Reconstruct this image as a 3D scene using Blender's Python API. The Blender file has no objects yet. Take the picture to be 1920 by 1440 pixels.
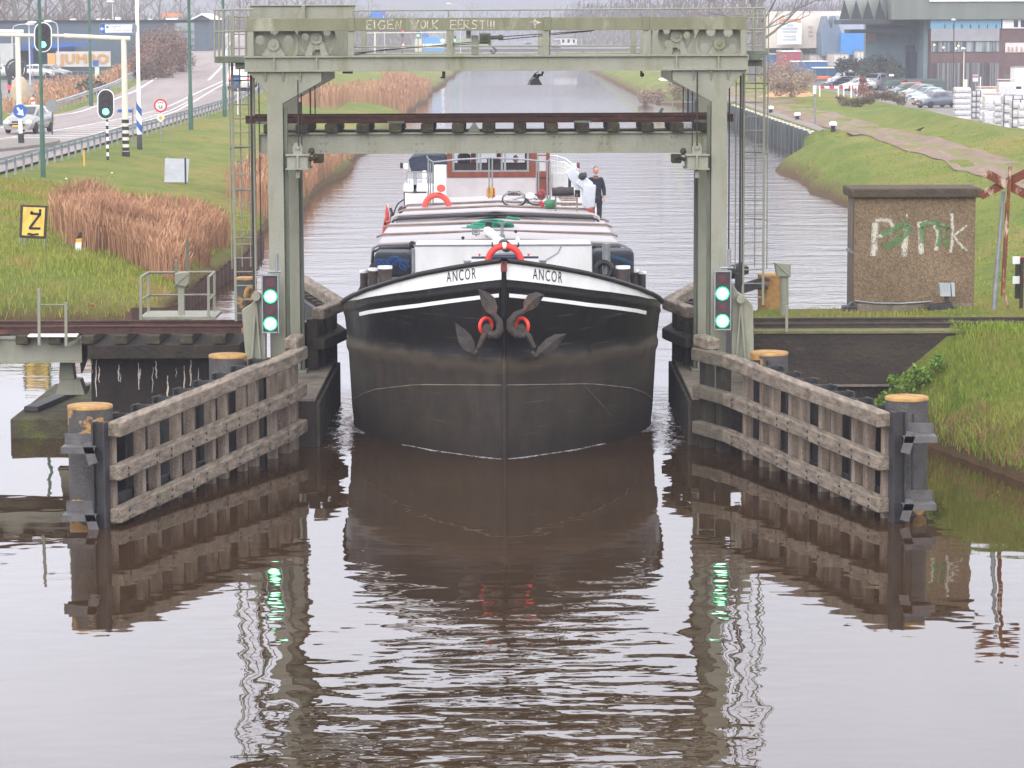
import bpy, math, random
import numpy as np
from mathutils import Vector, Matrix
R = math.radians
sc = bpy.context.scene
col = sc.collection
random.seed(7)
rng = np.random.default_rng(11)
# ------------------------------------------------------------------ camera
CAMH, FPX, PITCH, ROLL = 7.7, 5500.0, 6.945, -0.22
CM = Matrix.Rotation(R(90 - PITCH), 3, 'X') @ Matrix.Rotation(R(ROLL), 3, 'Z')
cam = bpy.data.cameras.new('camera'); camo = bpy.data.objects.new('camera', cam); col.objects.link(camo)
cam.sensor_width = 36.0; cam.lens = 36.0 * FPX / 1920.0
cam.clip_start = 0.5; cam.clip_end = 6000
camo.matrix_world = Matrix.Translation((0, 0, CAMH)) @ CM.to_4x4()
sc.camera = camo
# ------------------------------------------------------------------ world, sun, exposure
SUN_EL, SUN_AZ = 30.0, 200.0
w = bpy.data.worlds.new("World"); sc.world = w; w.use_nodes = True
nt = w.node_tree; nt.nodes.clear()
out = nt.nodes.new('ShaderNodeOutputWorld'); bg = nt.nodes.new('ShaderNodeBackground')
sky = nt.nodes.new('ShaderNodeTexSky'); sky.sky_type = 'NISHITA'; sky.sun_disc = False
sky.sun_elevation = R(SUN_EL); sky.sun_rotation = R(SUN_AZ)
mul = nt.nodes.new('ShaderNodeMix'); mul.data_type = 'RGBA'; mul.blend_type = 'MULTIPLY'; mul.inputs[0].default_value = 1
mul.inputs[7].default_value = (0.1, 0.1, 0.1, 1); nt.links.new(sky.outputs[0], mul.inputs[6])
tc = nt.nodes.new('ShaderNodeTexCoord'); sep = nt.nodes.new('ShaderNodeSeparateXYZ')
nt.links.new(tc.outputs['Generated'], sep.inputs[0])
ramp = nt.nodes.new('ShaderNodeValToRGB')          # overcast cloud deck: dimmer in the murk at the horizon, brighter overhead
e = ramp.color_ramp.elements
e[0].position = 0.0; e[0].color = (0.50, 0.51, 0.59, 1)
e[1].position = 0.55; e[1].color = (1.9, 1.89, 2.0, 1)
x = ramp.color_ramp.elements.new(0.035); x.color = (0.66, 0.66, 0.75, 1)
x = ramp.color_ramp.elements.new(0.12); x.color = (2.0, 2.02, 2.24, 1)
x = ramp.color_ramp.elements.new(0.27); x.color = (2.35, 2.37, 2.62, 1)
nt.links.new(sep.outputs[2], ramp.inputs[0])
nz = nt.nodes.new('ShaderNodeTexNoise'); nz.inputs['Scale'].default_value = 4.0; nz.inputs['Detail'].default_value = 5
nt.links.new(tc.outputs['Generated'], nz.inputs[0])
mr = nt.nodes.new('ShaderNodeMapRange'); mr.inputs[1].default_value = .3; mr.inputs[2].default_value = .7
mr.inputs[3].default_value = .88; mr.inputs[4].default_value = 1.1
nt.links.new(nz.outputs[0], mr.inputs[0])
vm = nt.nodes.new('ShaderNodeVectorMath'); vm.operation = 'SCALE'
south = nt.nodes.new('ShaderNodeMapRange'); south.inputs[1].default_value = -1; south.inputs[2].default_value = 1   # the cloud is thinner, so brighter, towards the hidden sun
south.inputs[3].default_value = 1.55; south.inputs[4].default_value = .98; nt.links.new(sep.outputs[1], south.inputs[0])
sm = nt.nodes.new('ShaderNodeMath'); sm.operation = 'MULTIPLY'; nt.links.new(mr.outputs[0], sm.inputs[0]); nt.links.new(south.outputs[0], sm.inputs[1])
nt.links.new(ramp.outputs[0], vm.inputs[0]); nt.links.new(sm.outputs[0], vm.inputs[3])
mx = nt.nodes.new('ShaderNodeMix'); mx.data_type = 'RGBA'; mx.inputs[0].default_value = 0.92
nt.links.new(mul.outputs[2], mx.inputs[6]); nt.links.new(vm.outputs[0], mx.inputs[7])
nt.links.new(mx.outputs[2], bg.inputs[0]); bg.inputs[1].default_value = 1.0
nt.links.new(bg.outputs[0], out.inputs[0])
sun = bpy.data.lights.new('sun', 'SUN'); suno = bpy.data.objects.new('sun', sun); col.objects.link(suno)
sun.energy = 1.5; sun.angle = R(50); sun.color = (1.0, 0.96, 0.9)
suno.rotation_euler = (R(90 - SUN_EL), 0, R(180 - SUN_AZ)); suno.location = (0, -30, 60)
sc.view_settings.view_transform = 'Standard'; sc.view_settings.look = 'None'
sc.view_settings.exposure = 0.0; sc.view_settings.gamma = 1.0
cy = sc.cycles
cy.use_denoising = True; cy.max_bounces = 6; cy.diffuse_bounces = 2; cy.glossy_bounces = 3
cy.transmission_bounces = 4; cy.volume_bounces = 1; cy.transparent_max_bounces = 12
cy.caustics_reflective = False; cy.caustics_refractive = False; cy.sample_clamp_indirect = 4.0
# ------------------------------------------------------------------ pixel -> place helpers (pixels of the 1920x1440 photograph)
def ray(u, v): return CM @ Vector(((u - 960) / FPX, -(v - 720) / FPX, -1.0))
def at(u, v, Y):
    d = ray(u, v); t = Y / d.y
    return Vector((d.x * t, Y, CAMH + d.z * t))
def gnd(u, v, z=0.0):
    d = ray(u, v); t = (z - CAMH) / d.z
    return Vector((d.x * t, d.y * t, z))
def onter(u, v, f, y0=40, y1=900):
    d = ray(u, v); a, b = y0, y1; g = lambda Y: CAMH + d.z * Y / d.y - f(d.x * Y / d.y, Y)
    n = 400; py = y0
    for i in range(1, n + 1):
        Y = y0 * (y1 / y0) ** (i / n)
        if g(Y) < 0: a, b = py, Y; break
        py = Y
    for _ in range(30):
        m = (a + b) / 2
        if g(m) > 0: a = m
        else: b = m
    return Vector((d.x * b / d.y, b, f(d.x * b / d.y, b)))
def lin(c): return tuple((x / 255 / 12.92) if x / 255 <= .04045 else ((x / 255 + .055) / 1.055) ** 2.4 for x in c)
def interp(x, xs, ys): return float(np.interp(x, xs, ys))
def smooth(a, b, x):
    t = min(1, max(0, (x - a) / (b - a))); return t * t * (3 - 2 * t)
# ------------------------------------------------------------------ mesh builder
ZUP = Vector((0, 0, 1))
def wm(o):
    m = o.matrix_basis.copy()
    while o.parent: o = o.parent; m = o.matrix_basis @ m
    return m
class MB:
    def __init__(s): s.v = []; s.f = []; s.sm = []; s.mi = []; s.m = 0
    def add(s, vs, fs, smooth=False):
        o = len(s.v); s.v += [tuple(v) for v in vs]; s.f += [[i + o for i in f] for f in fs]
        s.sm += [smooth] * len(fs); s.mi += [s.m] * len(fs)
    def box(s, x0, x1, y0, y1, z0, z1):
        x0, x1 = min(x0, x1), max(x0, x1); y0, y1 = min(y0, y1), max(y0, y1); z0, z1 = min(z0, z1), max(z0, z1)
        s.add([(x0,y0,z0),(x1,y0,z0),(x1,y1,z0),(x0,y1,z0),(x0,y0,z1),(x1,y0,z1),(x1,y1,z1),(x0,y1,z1)],
              [(0,3,2,1),(4,5,6,7),(0,1,5,4),(1,2,6,5),(2,3,7,6),(3,0,4,7)])
    def pbox(s, u0, u1, v0, v1, Y, dep):
        um, vm_ = (u0 + u1) / 2, (v0 + v1) / 2
        s.box(at(u0, vm_, Y).x, at(u1, vm_, Y).x, Y, Y + dep, at(um, v1, Y).z, at(um, v0, Y).z)
    def pprism(s, uv, Y, dep):
        s.prism([at(u, v, Y) for u, v in uv], Vector((0, dep, 0)))
    def prism(s, poly, vec):
        n = len(poly); vec = Vector(vec); p = [Vector(a) for a in poly]
        s.add(p + [a + vec for a in p], [list(range(n)), list(range(2 * n - 1, n - 1, -1))] + [((i + 1) % n, i, i + n, (i + 1) % n + n) for i in range(n)])
    def bar(s, p, q, w, h, up=ZUP):
        p, q = Vector(p), Vector(q); d = (q - p).normalized(); up = Vector(up)
        sx = d.cross(up)
        if sx.length < 1e-4: sx = d.cross(Vector((0, 1, 0)))
        sx.normalize(); sz = sx.cross(d).normalized(); a, b = sx * w / 2, sz * h / 2
        vs = [p-a-b, p+a-b, p+a+b, p-a+b, q-a-b, q+a-b, q+a+b, q-a+b]
        s.add(vs, [(0,3,2,1),(4,5,6,7),(0,1,5,4),(1,2,6,5),(2,3,7,6),(3,0,4,7)][::1])
    def tube(s, p, q, r, r2=None, n=8, cap=True):
        s.path([p, q], [r, r if r2 is None else r2], n, cap=cap)
    def path(s, pts, r, n=6, closed=False, cap=True):
        pts = [Vector(p) for p in pts]; m = len(pts)
        rs = r if isinstance(r, (list, tuple)) else [r] * m
        rings = []; ref = None
        for i in range(m):
            if closed: d = pts[(i + 1) % m] - pts[i - 1]
            else: d = pts[min(i + 1, m - 1)] - pts[max(i - 1, 0)]
            if d.length < 1e-9: d = Vector((0, 0, 1))
            d.normalize()
            if ref is None:
                ref = d.cross(ZUP)
                if ref.length < 1e-3: ref = d.cross(Vector((1, 0, 0)))
            a = ref - d * ref.dot(d)
            if a.length < 1e-4: a = d.orthogonal()
            a.normalize(); ref = a; b = d.cross(a)
            rings.append([pts[i] + (a * math.cos(2*math.pi*k/n) + b * math.sin(2*math.pi*k/n)) * rs[i] for k in range(n)])
        vs = [v for rg in rings for v in rg]; fs = []
        for i in range(m if closed else m - 1):
            j = (i + 1) % m
            for k in range(n): fs.append((i*n+k, i*n+(k+1)%n, j*n+(k+1)%n, j*n+k))
        s.add(vs, fs, True)
        if cap and not closed:
            s.add(rings[0], [list(range(n - 1, -1, -1))]); s.add(rings[-1], [list(range(n))])
    def lathe(s, c, prof, n=16, M=None, smooth=True, cap=True):
        c = Vector(c); vs = []; fs = []
        for r, z in prof:
            for k in range(n):
                v = Vector((r * math.cos(2*math.pi*k/n), r * math.sin(2*math.pi*k/n), z))
                vs.append(c + (M @ v if M else v))
        for i in range(len(prof) - 1):
            for k in range(n): fs.append((i*n+k, i*n+(k+1)%n, (i+1)*n+(k+1)%n, (i+1)*n+k))
        s.add(vs, fs, smooth)
        if cap and prof[0][0] > 1e-6: s.add(vs[:n], [list(range(n - 1, -1, -1))])
        if cap and prof[-1][0] > 1e-6: s.add(vs[-n:], [list(range(n))])
    def disc(s, c, r, dep, n=20):            # a disc or cylinder whose axis is Y (facing the camera)
        s.lathe(c, [(r, 0), (r, dep)], n, Matrix.Rotation(R(-90), 3, 'X'), False)
    def ball(s, c, r, nu=10, nv=7):
        if not isinstance(r, (tuple, list)): r = (r, r, r)
        c = Vector(c); vs = []; fs = []
        for j in range(nv + 1):
            t = math.pi * j / nv
            for i in range(nu):
                p = 2 * math.pi * i / nu
                vs.append(c + Vector((r[0]*math.sin(t)*math.cos(p), r[1]*math.sin(t)*math.sin(p), r[2]*math.cos(t))))
        for j in range(nv):
            for i in range(nu): fs.append((j*nu+i, (j+1)*nu+i, (j+1)*nu+(i+1)%nu, j*nu+(i+1)%nu))
        s.add(vs, fs, True)
    def torus(s, c, Rr, r, M=None, n=24, m=8, a0=0, a1=360, cap=True):
        c = Vector(c); full = abs(a1 - a0) >= 359.9; k = n if full else n + 1
        pts = []
        for i in range(k):
            a = R(a0 + (a1 - a0) * i / n); v = Vector((Rr * math.cos(a), 0, Rr * math.sin(a)))
            pts.append(c + (M @ v if M else v))
        s.path(pts, r, m, closed=full, cap=cap)
    def grid(s, rows, smooth=True, closed=False):
        n = len(rows[0]); vs = [p for rw in rows for p in rw]; fs = []
        for i in range(len(rows) - 1):
            for k in range(n if closed else n - 1):
                fs.append((i*n+k, i*n+(k+1)%n, (i+1)*n+(k+1)%n, (i+1)*n+k))
        s.add(vs, fs, smooth)
    def ibeam(s, p, q, w, h, tf=.03, tw=.03, up=ZUP):
        p, q, up = Vector(p), Vector(q), Vector(up)
        s.bar(p + up * (h - tf) / 2, q + up * (h - tf) / 2, w, tf, up); s.bar(p - up * (h - tf) / 2, q - up * (h - tf) / 2, w, tf, up)
        s.bar(p, q, tw, h - 2 * tf, up)
    def build(s, name, mat, parent=None, bevel=0, world=True, seg=1):
        me = bpy.data.meshes.new(name)
        vs = s.v
        if parent is not None and world:
            mi = wm(parent).inverted(); vs = [tuple(mi @ Vector(v)) for v in s.v]
        me.from_pydata(vs, [], s.f); me.update()
        mats = mat if isinstance(mat, (list, tuple)) else [mat]
        for m in mats: me.materials.append(m)
        me.polygons.foreach_set('use_smooth', s.sm); me.polygons.foreach_set('material_index', s.mi)
        o = bpy.data.objects.new(name, me); col.objects.link(o)
        if parent is not None: o.parent = parent
        if bevel:
            b = o.modifiers.new('bevel', 'BEVEL'); b.width = bevel; b.segments = seg; b.limit_method = 'ANGLE'; b.angle_limit = R(40)
        return o
def props(o, label=None, cat=None, group=None, kind=None):
    if label: o['label'] = label
    if cat: o['category'] = cat
    if group: o['group'] = group
    if kind: o['kind'] = kind
    return o
def thing(name, label, cat, loc=(0, 0, 0), rz=0, group=None):
    o = bpy.data.objects.new(name, None); col.objects.link(o); o.empty_display_size = .2
    o.location = loc; o.rotation_euler = (0, 0, rz)
    return props(o, label, cat, group)
def solo(mb, name, mat, label, cat, group=None, loc=None, bevel=0, seg=1):
    """A thing that is one mesh; its origin goes to the middle of its base."""
    if loc is None:
        a = np.array(mb.v); loc = (a[:,0].mean(), a[:,1].mean(), a[:,2].min())
    l = Vector(loc); mb.v = [tuple(Vector(v) - l) for v in mb.v]
    o = mb.build(name, mat, None, bevel, seg=seg); o.location = l
    return props(o, label, cat, group)
KIDS = lambda o: [c for c in bpy.data.objects if c.parent == o]
def copy_tree(o, parent=None):
    c = o.copy(); col.objects.link(c)
    if parent is not None: c.parent = parent
    for ch in KIDS(o): copy_tree(ch, c)
    return c
def text_geo(s, h, sx=1.0, sp=1.0, bold=0):
    cu = bpy.data.curves.new('lettering', 'FONT'); cu.body = s; cu.size = 1; cu.space_character = sp; cu.resolution_u = 3; cu.offset = bold
    ob = bpy.data.objects.new('lettering', cu); me = bpy.data.meshes.new_from_object(ob)
    vs = np.array([v.co[:] for v in me.vertices]); fs = [list(p.vertices) for p in me.polygons]
    bpy.data.objects.remove(ob); bpy.data.meshes.remove(me); bpy.data.curves.remove(cu)
    k = h / 0.69
    vs[:,0] -= (vs[:,0].min() + vs[:,0].max()) / 2
    return [(x * k * sx, y * k) for x, y, z in vs], fs
def text_on(mb, s, c, h, sx=1.0, sp=1.0, bold=0, ex=Vector((1,0,0)), ez=ZUP):
    """Flat lettering centred at c (baseline middle)."""
    vs, fs = text_geo(s, h, sx, sp, bold); c = Vector(c)
    mb.add([c + ex * a + ez * b for a, b in vs], fs)
def stroke(mb, pts, wd, f):
    """A painted stroke: a ribbon of width wd along 2-D pts, placed by f(x, y)."""
    P = [Vector((a, b)) for a, b in pts]; L = []; Rr = []
    for i in range(len(P)):
        d = (P[min(i+1, len(P)-1)] - P[max(i-1, 0)]).normalized(); n = Vector((-d.y, d.x)) * wd / 2
        L.append(f(*(P[i] + n))); Rr.append(f(*(P[i] - n)))
    mb.grid([L, Rr], False)
# ------------------------------------------------------------------ materials
def NT(name):
    m = bpy.data.materials.new(name); m.use_nodes = True; t = m.node_tree
    return m, t, t.nodes['Principled BSDF']
def c4(c): return (*lin(c), 1)
def noise(t, scale, detail=4, stretch=(1, 1, 1), rough=.6, loc=(0, 0, 0), vec=None):
    if vec is None:
        g = t.nodes.new('ShaderNodeNewGeometry'); vec = g.outputs['Position']
    mp = t.nodes.new('ShaderNodeMapping'); mp.inputs['Scale'].default_value = stretch; mp.inputs['Location'].default_value = loc
    t.links.new(vec, mp.inputs[0])
    n = t.nodes.new('ShaderNodeTexNoise'); n.inputs['Scale'].default_value = scale; n.inputs['Detail'].default_value = detail
    n.inputs['Roughness'].default_value = rough
    t.links.new(mp.outputs[0], n.inputs['Vector']); return n.outputs[0]
def rng_(t, sock, a, b, lo=0., hi=1.):
    m = t.nodes.new('ShaderNodeMapRange'); m.inputs[1].default_value = a; m.inputs[2].default_value = b
    m.inputs[3].default_value = lo; m.inputs[4].default_value = hi; t.links.new(sock, m.inputs[0]); return m.outputs[0]
def mix(t, fac, a, b):
    m = t.nodes.new('ShaderNodeMix'); m.data_type = 'RGBA'
    for s_, v in ((0, fac), (6, a), (7, b)):
        if isinstance(v, (tuple, float, int)): m.inputs[s_].default_value = v
        else: t.links.new(v, m.inputs[s_])
    return m.outputs[2]
def math_(t, op, a, b=0.):
    m = t.nodes.new('ShaderNodeMath'); m.operation = op
    for i, v in enumerate((a, b)):
        if isinstance(v, (int, float)): m.inputs[i].default_value = v
        else: t.links.new(v, m.inputs[i])
    return m.outputs[0]
def bump(t, bs, h, dist=.01, strength=1.):
    b = t.nodes.new('ShaderNodeBump'); b.inputs['Distance'].default_value = dist; b.inputs['Strength'].default_value = strength
    t.links.new(h, b.inputs['Height']); t.links.new(b.outputs[0], bs.inputs['Normal'])
def mat(name, c, c2=None, sc_=3., st=(1, 1, 1), a=.35, b=.65, c3=None, sc3=1.2, st3=(1, 1, 1), a3=.55, b3=.7, rough=.6, metal=0., bp=0., bsc=25., spec=.4, island=0., fine=0.06, rust=0.):
    """Painted, weathered surface: two tones of noise, an optional stain, fine grain and a bump."""
    m, t, bs = NT(name)
    cc = c4(c)
    if c2: cc = mix(t, rng_(t, noise(t, sc_, 5, st), a, b), c4(c), c4(c2))
    if c3: cc = mix(t, rng_(t, noise(t, sc3, 6, st3, .65, (5.3, 1.7, 2.2)), a3, b3), cc, c4(c3))
    if rust:
        cc = mix(t, rng_(t, noise(t, 5.5, 7, (1, 1, .55), .75, (9.1, 3.3, 4.7)), .66, .76, 0, rust), cc, c4((116, 82, 58)))
        cc = mix(t, rng_(t, noise(t, 8, 5, (1, 1, .05), .6, (2.1, 7.3, .4)), .58, .8, 0, .45), cc, c4((104, 102, 84)))
    if fine:
        g = noise(t, 60, 2); v = t.nodes.new('ShaderNodeHueSaturation')
        t.links.new(rng_(t, g, .3, .7, 1 - fine * 2, 1 + fine * 2), v.inputs['Value'])
        if isinstance(cc, tuple): v.inputs['Color'].default_value = cc
        else: t.links.new(cc, v.inputs['Color'])
        cc = v.outputs[0]
    if island:
        g = t.nodes.new('ShaderNodeNewGeometry'); v = t.nodes.new('ShaderNodeHueSaturation')
        t.links.new(rng_(t, g.outputs['Random Per Island'], 0, 1, 1 - island, 1 + island), v.inputs['Value'])
        if isinstance(cc, tuple): v.inputs['Color'].default_value = cc
        else: t.links.new(cc, v.inputs['Color'])
        cc = v.outputs[0]
    if isinstance(cc, tuple): bs.inputs['Base Color'].default_value = cc
    else: t.links.new(cc, bs.inputs['Base Color'])
    bs.inputs['Roughness'].default_value = rough; bs.inputs['Metallic'].default_value = metal
    bs.inputs['Specular IOR Level'].default_value = spec
    if bp: bump(t, bs, noise(t, bsc, 4), bp*.12)
    return m
def glow(name, c, e, k):
    m, t, bs = NT(name); bs.inputs['Base Color'].default_value = c4(c)
    bs.inputs['Emission Color'].default_value = c4(e); bs.inputs['Emission Strength'].default_value = k; return m
# ------------------------------------------------------------------ palette
m_green = mat('grey_green_paint', (140,140,126), (129,130,111), 2.2, (1,1,.5), .4, .7, (108,108,70), 1.6, (1.6,1.6,.35), .56, .78, rough=.55, bp=.08, bsc=40, rust=.8)
m_algae = mat('algae_paint', (122,122,100), (108,109,82), 3, (1,1,.3), .35, .65, (158,158,138), 2.4, (1,1,.4), .55, .75, rough=.65, bp=.03)
m_greend = mat('dull_green_paint', (108,114,100), (88,94,78), 3, (1,1,.4), .35, .65, (74,74,52), 2, (1.5,1.5,.4), .55, .75, rough=.6, bp=.1)
m_rust = mat('rusty_rail', (86,60,51), (66,48,43), 8, (1,1,1), .35, .65, (122,84,66), 3, (.4,1,1), .55, .75, rough=.7, metal=.25, bp=.15, bsc=60)
m_sleep = mat('tarred_sleeper', (72,66,50), (46,42,34), 5, (1,1,1), .35, .65, (92,94,58), 6, (1,1,1), .55, .75, rough=.85, bp=.3)
m_black = mat('black_paint', (30,31,33), (42,42,42), 3, rough=.5, bp=.05)
m_dark = mat('dark_steel', (56,56,58), (40,38,38), 3, (1,1,.4), .35, .65, (84,64,48), 4, (1,1,.5), .58, .8, rough=.6, bp=.12)
m_cable = mat('greased_cable', (38,34,32), (54,48,44), 20, rough=.5)
m_galv = mat('galvanised_steel', (150,154,156), (128,132,134), 5, rough=.4, metal=.5, bp=.03)
m_rail = mat('guardrail_steel', (178,184,190), (146,152,156), 2, (1,.2,1), .35, .65, rough=.38, metal=.45)
m_white = mat('white_paint', (244,244,243), (230,229,226), 2.5, (1,1,.4), .4, .7, (190,180,166), 3, (2,2,.4), .66, .85, rough=.4, spec=.5)
m_wood = mat('weathered_timber', (154,141,126), (104,93,81), 3.4, (3.2,.45,3.2), .35, .65, (112,114,84), 2.2, (1,.5,1), .56, .78, rough=.85, bp=.35, bsc=30, fine=.12)
m_woodv = mat('weathered_plank', (158,144,128), (120,105,92), 9, (1,1,.12), .35, .65, (108,94,80), 3, (1.5,1.5,.5), .58, .82, rough=.85, bp=.35, bsc=30, fine=.12)
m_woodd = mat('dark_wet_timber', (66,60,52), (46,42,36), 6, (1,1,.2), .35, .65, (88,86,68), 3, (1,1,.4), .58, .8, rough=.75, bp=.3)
m_bracket = mat('grey_steel_bracket', (98,96,96), (78,76,76), 4, (1,1,.5), .35, .65, (104,80,58), 4, (1,1,.6), .6, .8, rough=.55, bp=.1)
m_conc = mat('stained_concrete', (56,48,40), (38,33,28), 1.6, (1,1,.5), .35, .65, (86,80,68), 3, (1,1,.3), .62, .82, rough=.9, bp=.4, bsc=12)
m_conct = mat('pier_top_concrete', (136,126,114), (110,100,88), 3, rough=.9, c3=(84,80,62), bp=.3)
m_mossc = mat('mossy_concrete', (82,76,56), (62,58,42), 4, rough=.9, c3=(88,96,46), bp=.35)
m_yel = mat('worn_yellow_paint', (176,138,76), (138,104,62), 5, rough=.7, bp=.1)
def pile_mat():
    m, t, bs = NT('tarred_pile')
    g = noise(t, 1.1, 3, (1, 1, 1.6), .5); a = mix(t, rng_(t, noise(t, 3, 5), .35, .65), c4((78,75,74)), c4((60,57,56)))
    g2 = noise(t, 9, 4)
    gg = t.nodes.new('ShaderNodeNewGeometry'); sz = t.nodes.new('ShaderNodeSeparateXYZ'); t.links.new(gg.outputs['Position'], sz.inputs[0])
    top = math_(t, 'ADD', rng_(t, sz.outputs[2], 1.35, 1.75, 0, .10), rng_(t, sz.outputs[2], .1, .35, .07, 0))
    f = rng_(t, math_(t, 'ADD', math_(t, 'ADD', g, top), math_(t, 'MULTIPLY', g2, .12)), .655, .672)
    y = mix(t, rng_(t, noise(t, 7, 4), .35, .65), c4((176,136,74)), c4((146,106,64)))
    t.links.new(mix(t, f, a, y), bs.inputs['Base Color']); bs.inputs['Roughness'].default_value = .6; bump(t, bs, noise(t, 20, 4), .015); return m
m_pile = pile_mat()
m_grass = None
def grass_ground():
    m, t, bs = NT('grass_ground')
    a = mix(t, rng_(t, noise(t, .5, 6, (1, .5, 1)), .35, .65), c4((120,138,62)), c4((146,151,72)))
    a = mix(t, rng_(t, noise(t, .22, 5, (1, .45, 1), .6, (3, 9, 1)), .48, .66), a, c4((166,152,86)))
    a = mix(t, rng_(t, noise(t, 1.7, 6, (1, .6, 1), .7, (1, 2, 1)), .54, .72), a, c4((92,120,42)))
    a = mix(t, rng_(t, noise(t, 9, 5, (1, .5, 1), .7), .3, .7), mix(t, .35, a, c4((70,80,40))), a)
    # bare earth and reedy brown at the water line
    g = t.nodes.new('ShaderNodeNewGeometry'); s = t.nodes.new('ShaderNodeSeparateXYZ'); t.links.new(g.outputs['Position'], s.inputs[0])
    h = math_(t, 'ADD', s.outputs[2], math_(t, 'MULTIPLY', noise(t, .9, 4), .7))
    a = mix(t, rng_(t, h, .55, 1.15, 1, 0), a, c4((112,92,66)))
    t.links.new(a, bs.inputs['Base Color']); bs.inputs['Roughness'].default_value = .95; bs.inputs['Specular IOR Level'].default_value = .15
    bump(t, bs, noise(t, 6, 6, rough=.75), .25); return m
m_grass = grass_ground()
def blade_mat(name, c1, c2, c3, rough=.8):
    m, t, bs = NT(name)
    g = t.nodes.new('ShaderNodeNewGeometry')
    a = mix(t, g.outputs['Random Per Island'], c4(c1), c4(c2))
    a = mix(t, rng_(t, noise(t, .35, 4), .45, .65), a, c4(c3))
    t.links.new(a, bs.inputs['Base Color']); bs.inputs['Roughness'].default_value = rough; bs.inputs['Specular IOR Level'].default_value = .2
    return m
m_blade = blade_mat('grass_blades', (70,102,28), (144,164,62), (150,148,74))
m_blade2 = blade_mat('rough_grass_blades', (94,116,38), (158,158,70), (160,134,84))
m_reed = blade_mat('dry_reed', (166,124,94), (190,150,118), (146,108,82))
m_shore = blade_mat('dead_shore_growth', (128,96,70), (160,128,92), (112,104,66))
m_leaf = blade_mat('bramble_leaves', (72,104,44), (116,144,64), (96,120,54))
def asphalt(name, c1, c2):
    m, t, bs = NT(name)
    a = mix(t, rng_(t, noise(t, .4, 5, (1.6, .12, 1)), .35, .65), c4(c1), c4(c2))
    a = mix(t, rng_(t, noise(t, 30, 3), .3, .7), mix(t, .2, a, c4((60,58,56))), a)
    t.links.new(a, bs.inputs['Base Color']); bs.inputs['Roughness'].default_value = .85; bump(t, bs, noise(t, 40, 3), .1); return m
m_road = asphalt('asphalt', (182,170,165), (164,152,148))
m_line = mat('road_marking_paint', (224,222,218), (196,192,188), 6, rough=.7)
m_pave = asphalt('quay_paving', (170,158,146), (150,138,128))
m_yard = asphalt('yard_paving', (158,152,144), (140,134,128))
def path_mat():
    m, t, bs = NT('dirt_path')
    a = mix(t, rng_(t, noise(t, .8, 6, (1.6, .4, 1)), .35, .65), c4((166,142,122)), c4((142,120,100)))
    a = mix(t, rng_(t, noise(t, 5, 5), .5, .75), a, c4((112,100,76)))
    g = t.nodes.new('ShaderNodeNewGeometry'); s = t.nodes.new('ShaderNodeSeparateXYZ'); t.links.new(g.outputs['Position'], s.inputs[0])
    d = math_(t, 'ABSOLUTE', math_(t, 'SUBTRACT', s.outputs[0], 20.1))
    d = math_(t, 'ADD', d, math_(t, 'MULTIPLY', noise(t, 1.1, 5), .6))
    a = mix(t, rng_(t, d, .38, .62, 1, 0), a, c4((136,136,80)))
    t.links.new(a, bs.inputs['Base Color']); bs.inputs['Roughness'].default_value = .95; bump(t, bs, noise(t, 8, 5), .3); return m
m_path = path_mat()
# ------------------------------------------------------------------ terrain
RY = [100,150,170,195,230,280,330,420,520,700]
def XLr(y): return np.interp(y, RY, [-40,-36,-32,-29.8,-30,-33,-36.6,-42,-50,-70])
def XRr(y): return np.interp(y, [100,200,220,250,300,350,420,520,700], [-20.4,-20.3,-19.7,-20.7,-24,-30,-37,-45,-65])
def zr(y): return np.interp(y, [0,170,200,215,230,280,330,420,520,700], [2,2,2.12,2.45,2.85,3.9,5.0,6.3,6.8,6.8])
def xl(y): return -9.0 + .25*np.sin(y*.21) + .2*np.sin(y*.083+1)
def xr(y):
    b = np.interp(y, [20,38,45,49,53.4,54.99,55.05,58.5,60,64,75,85,95,158,166,168,285,302,340,900,1700],
                  [22,12,9.7,8.6,7.6,6.1,4.55,4.55,5.2,7.1,9.3,11.8,14,14.1,16.8,17.6,17.3,13.6,14.0,13.4,13])
    return b + np.where(y > 62, .2*np.sin(y*.31)+.12*np.sin(y*.77), 0) * np.where((y > 160) & (y < 300), 0, 1)
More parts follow.
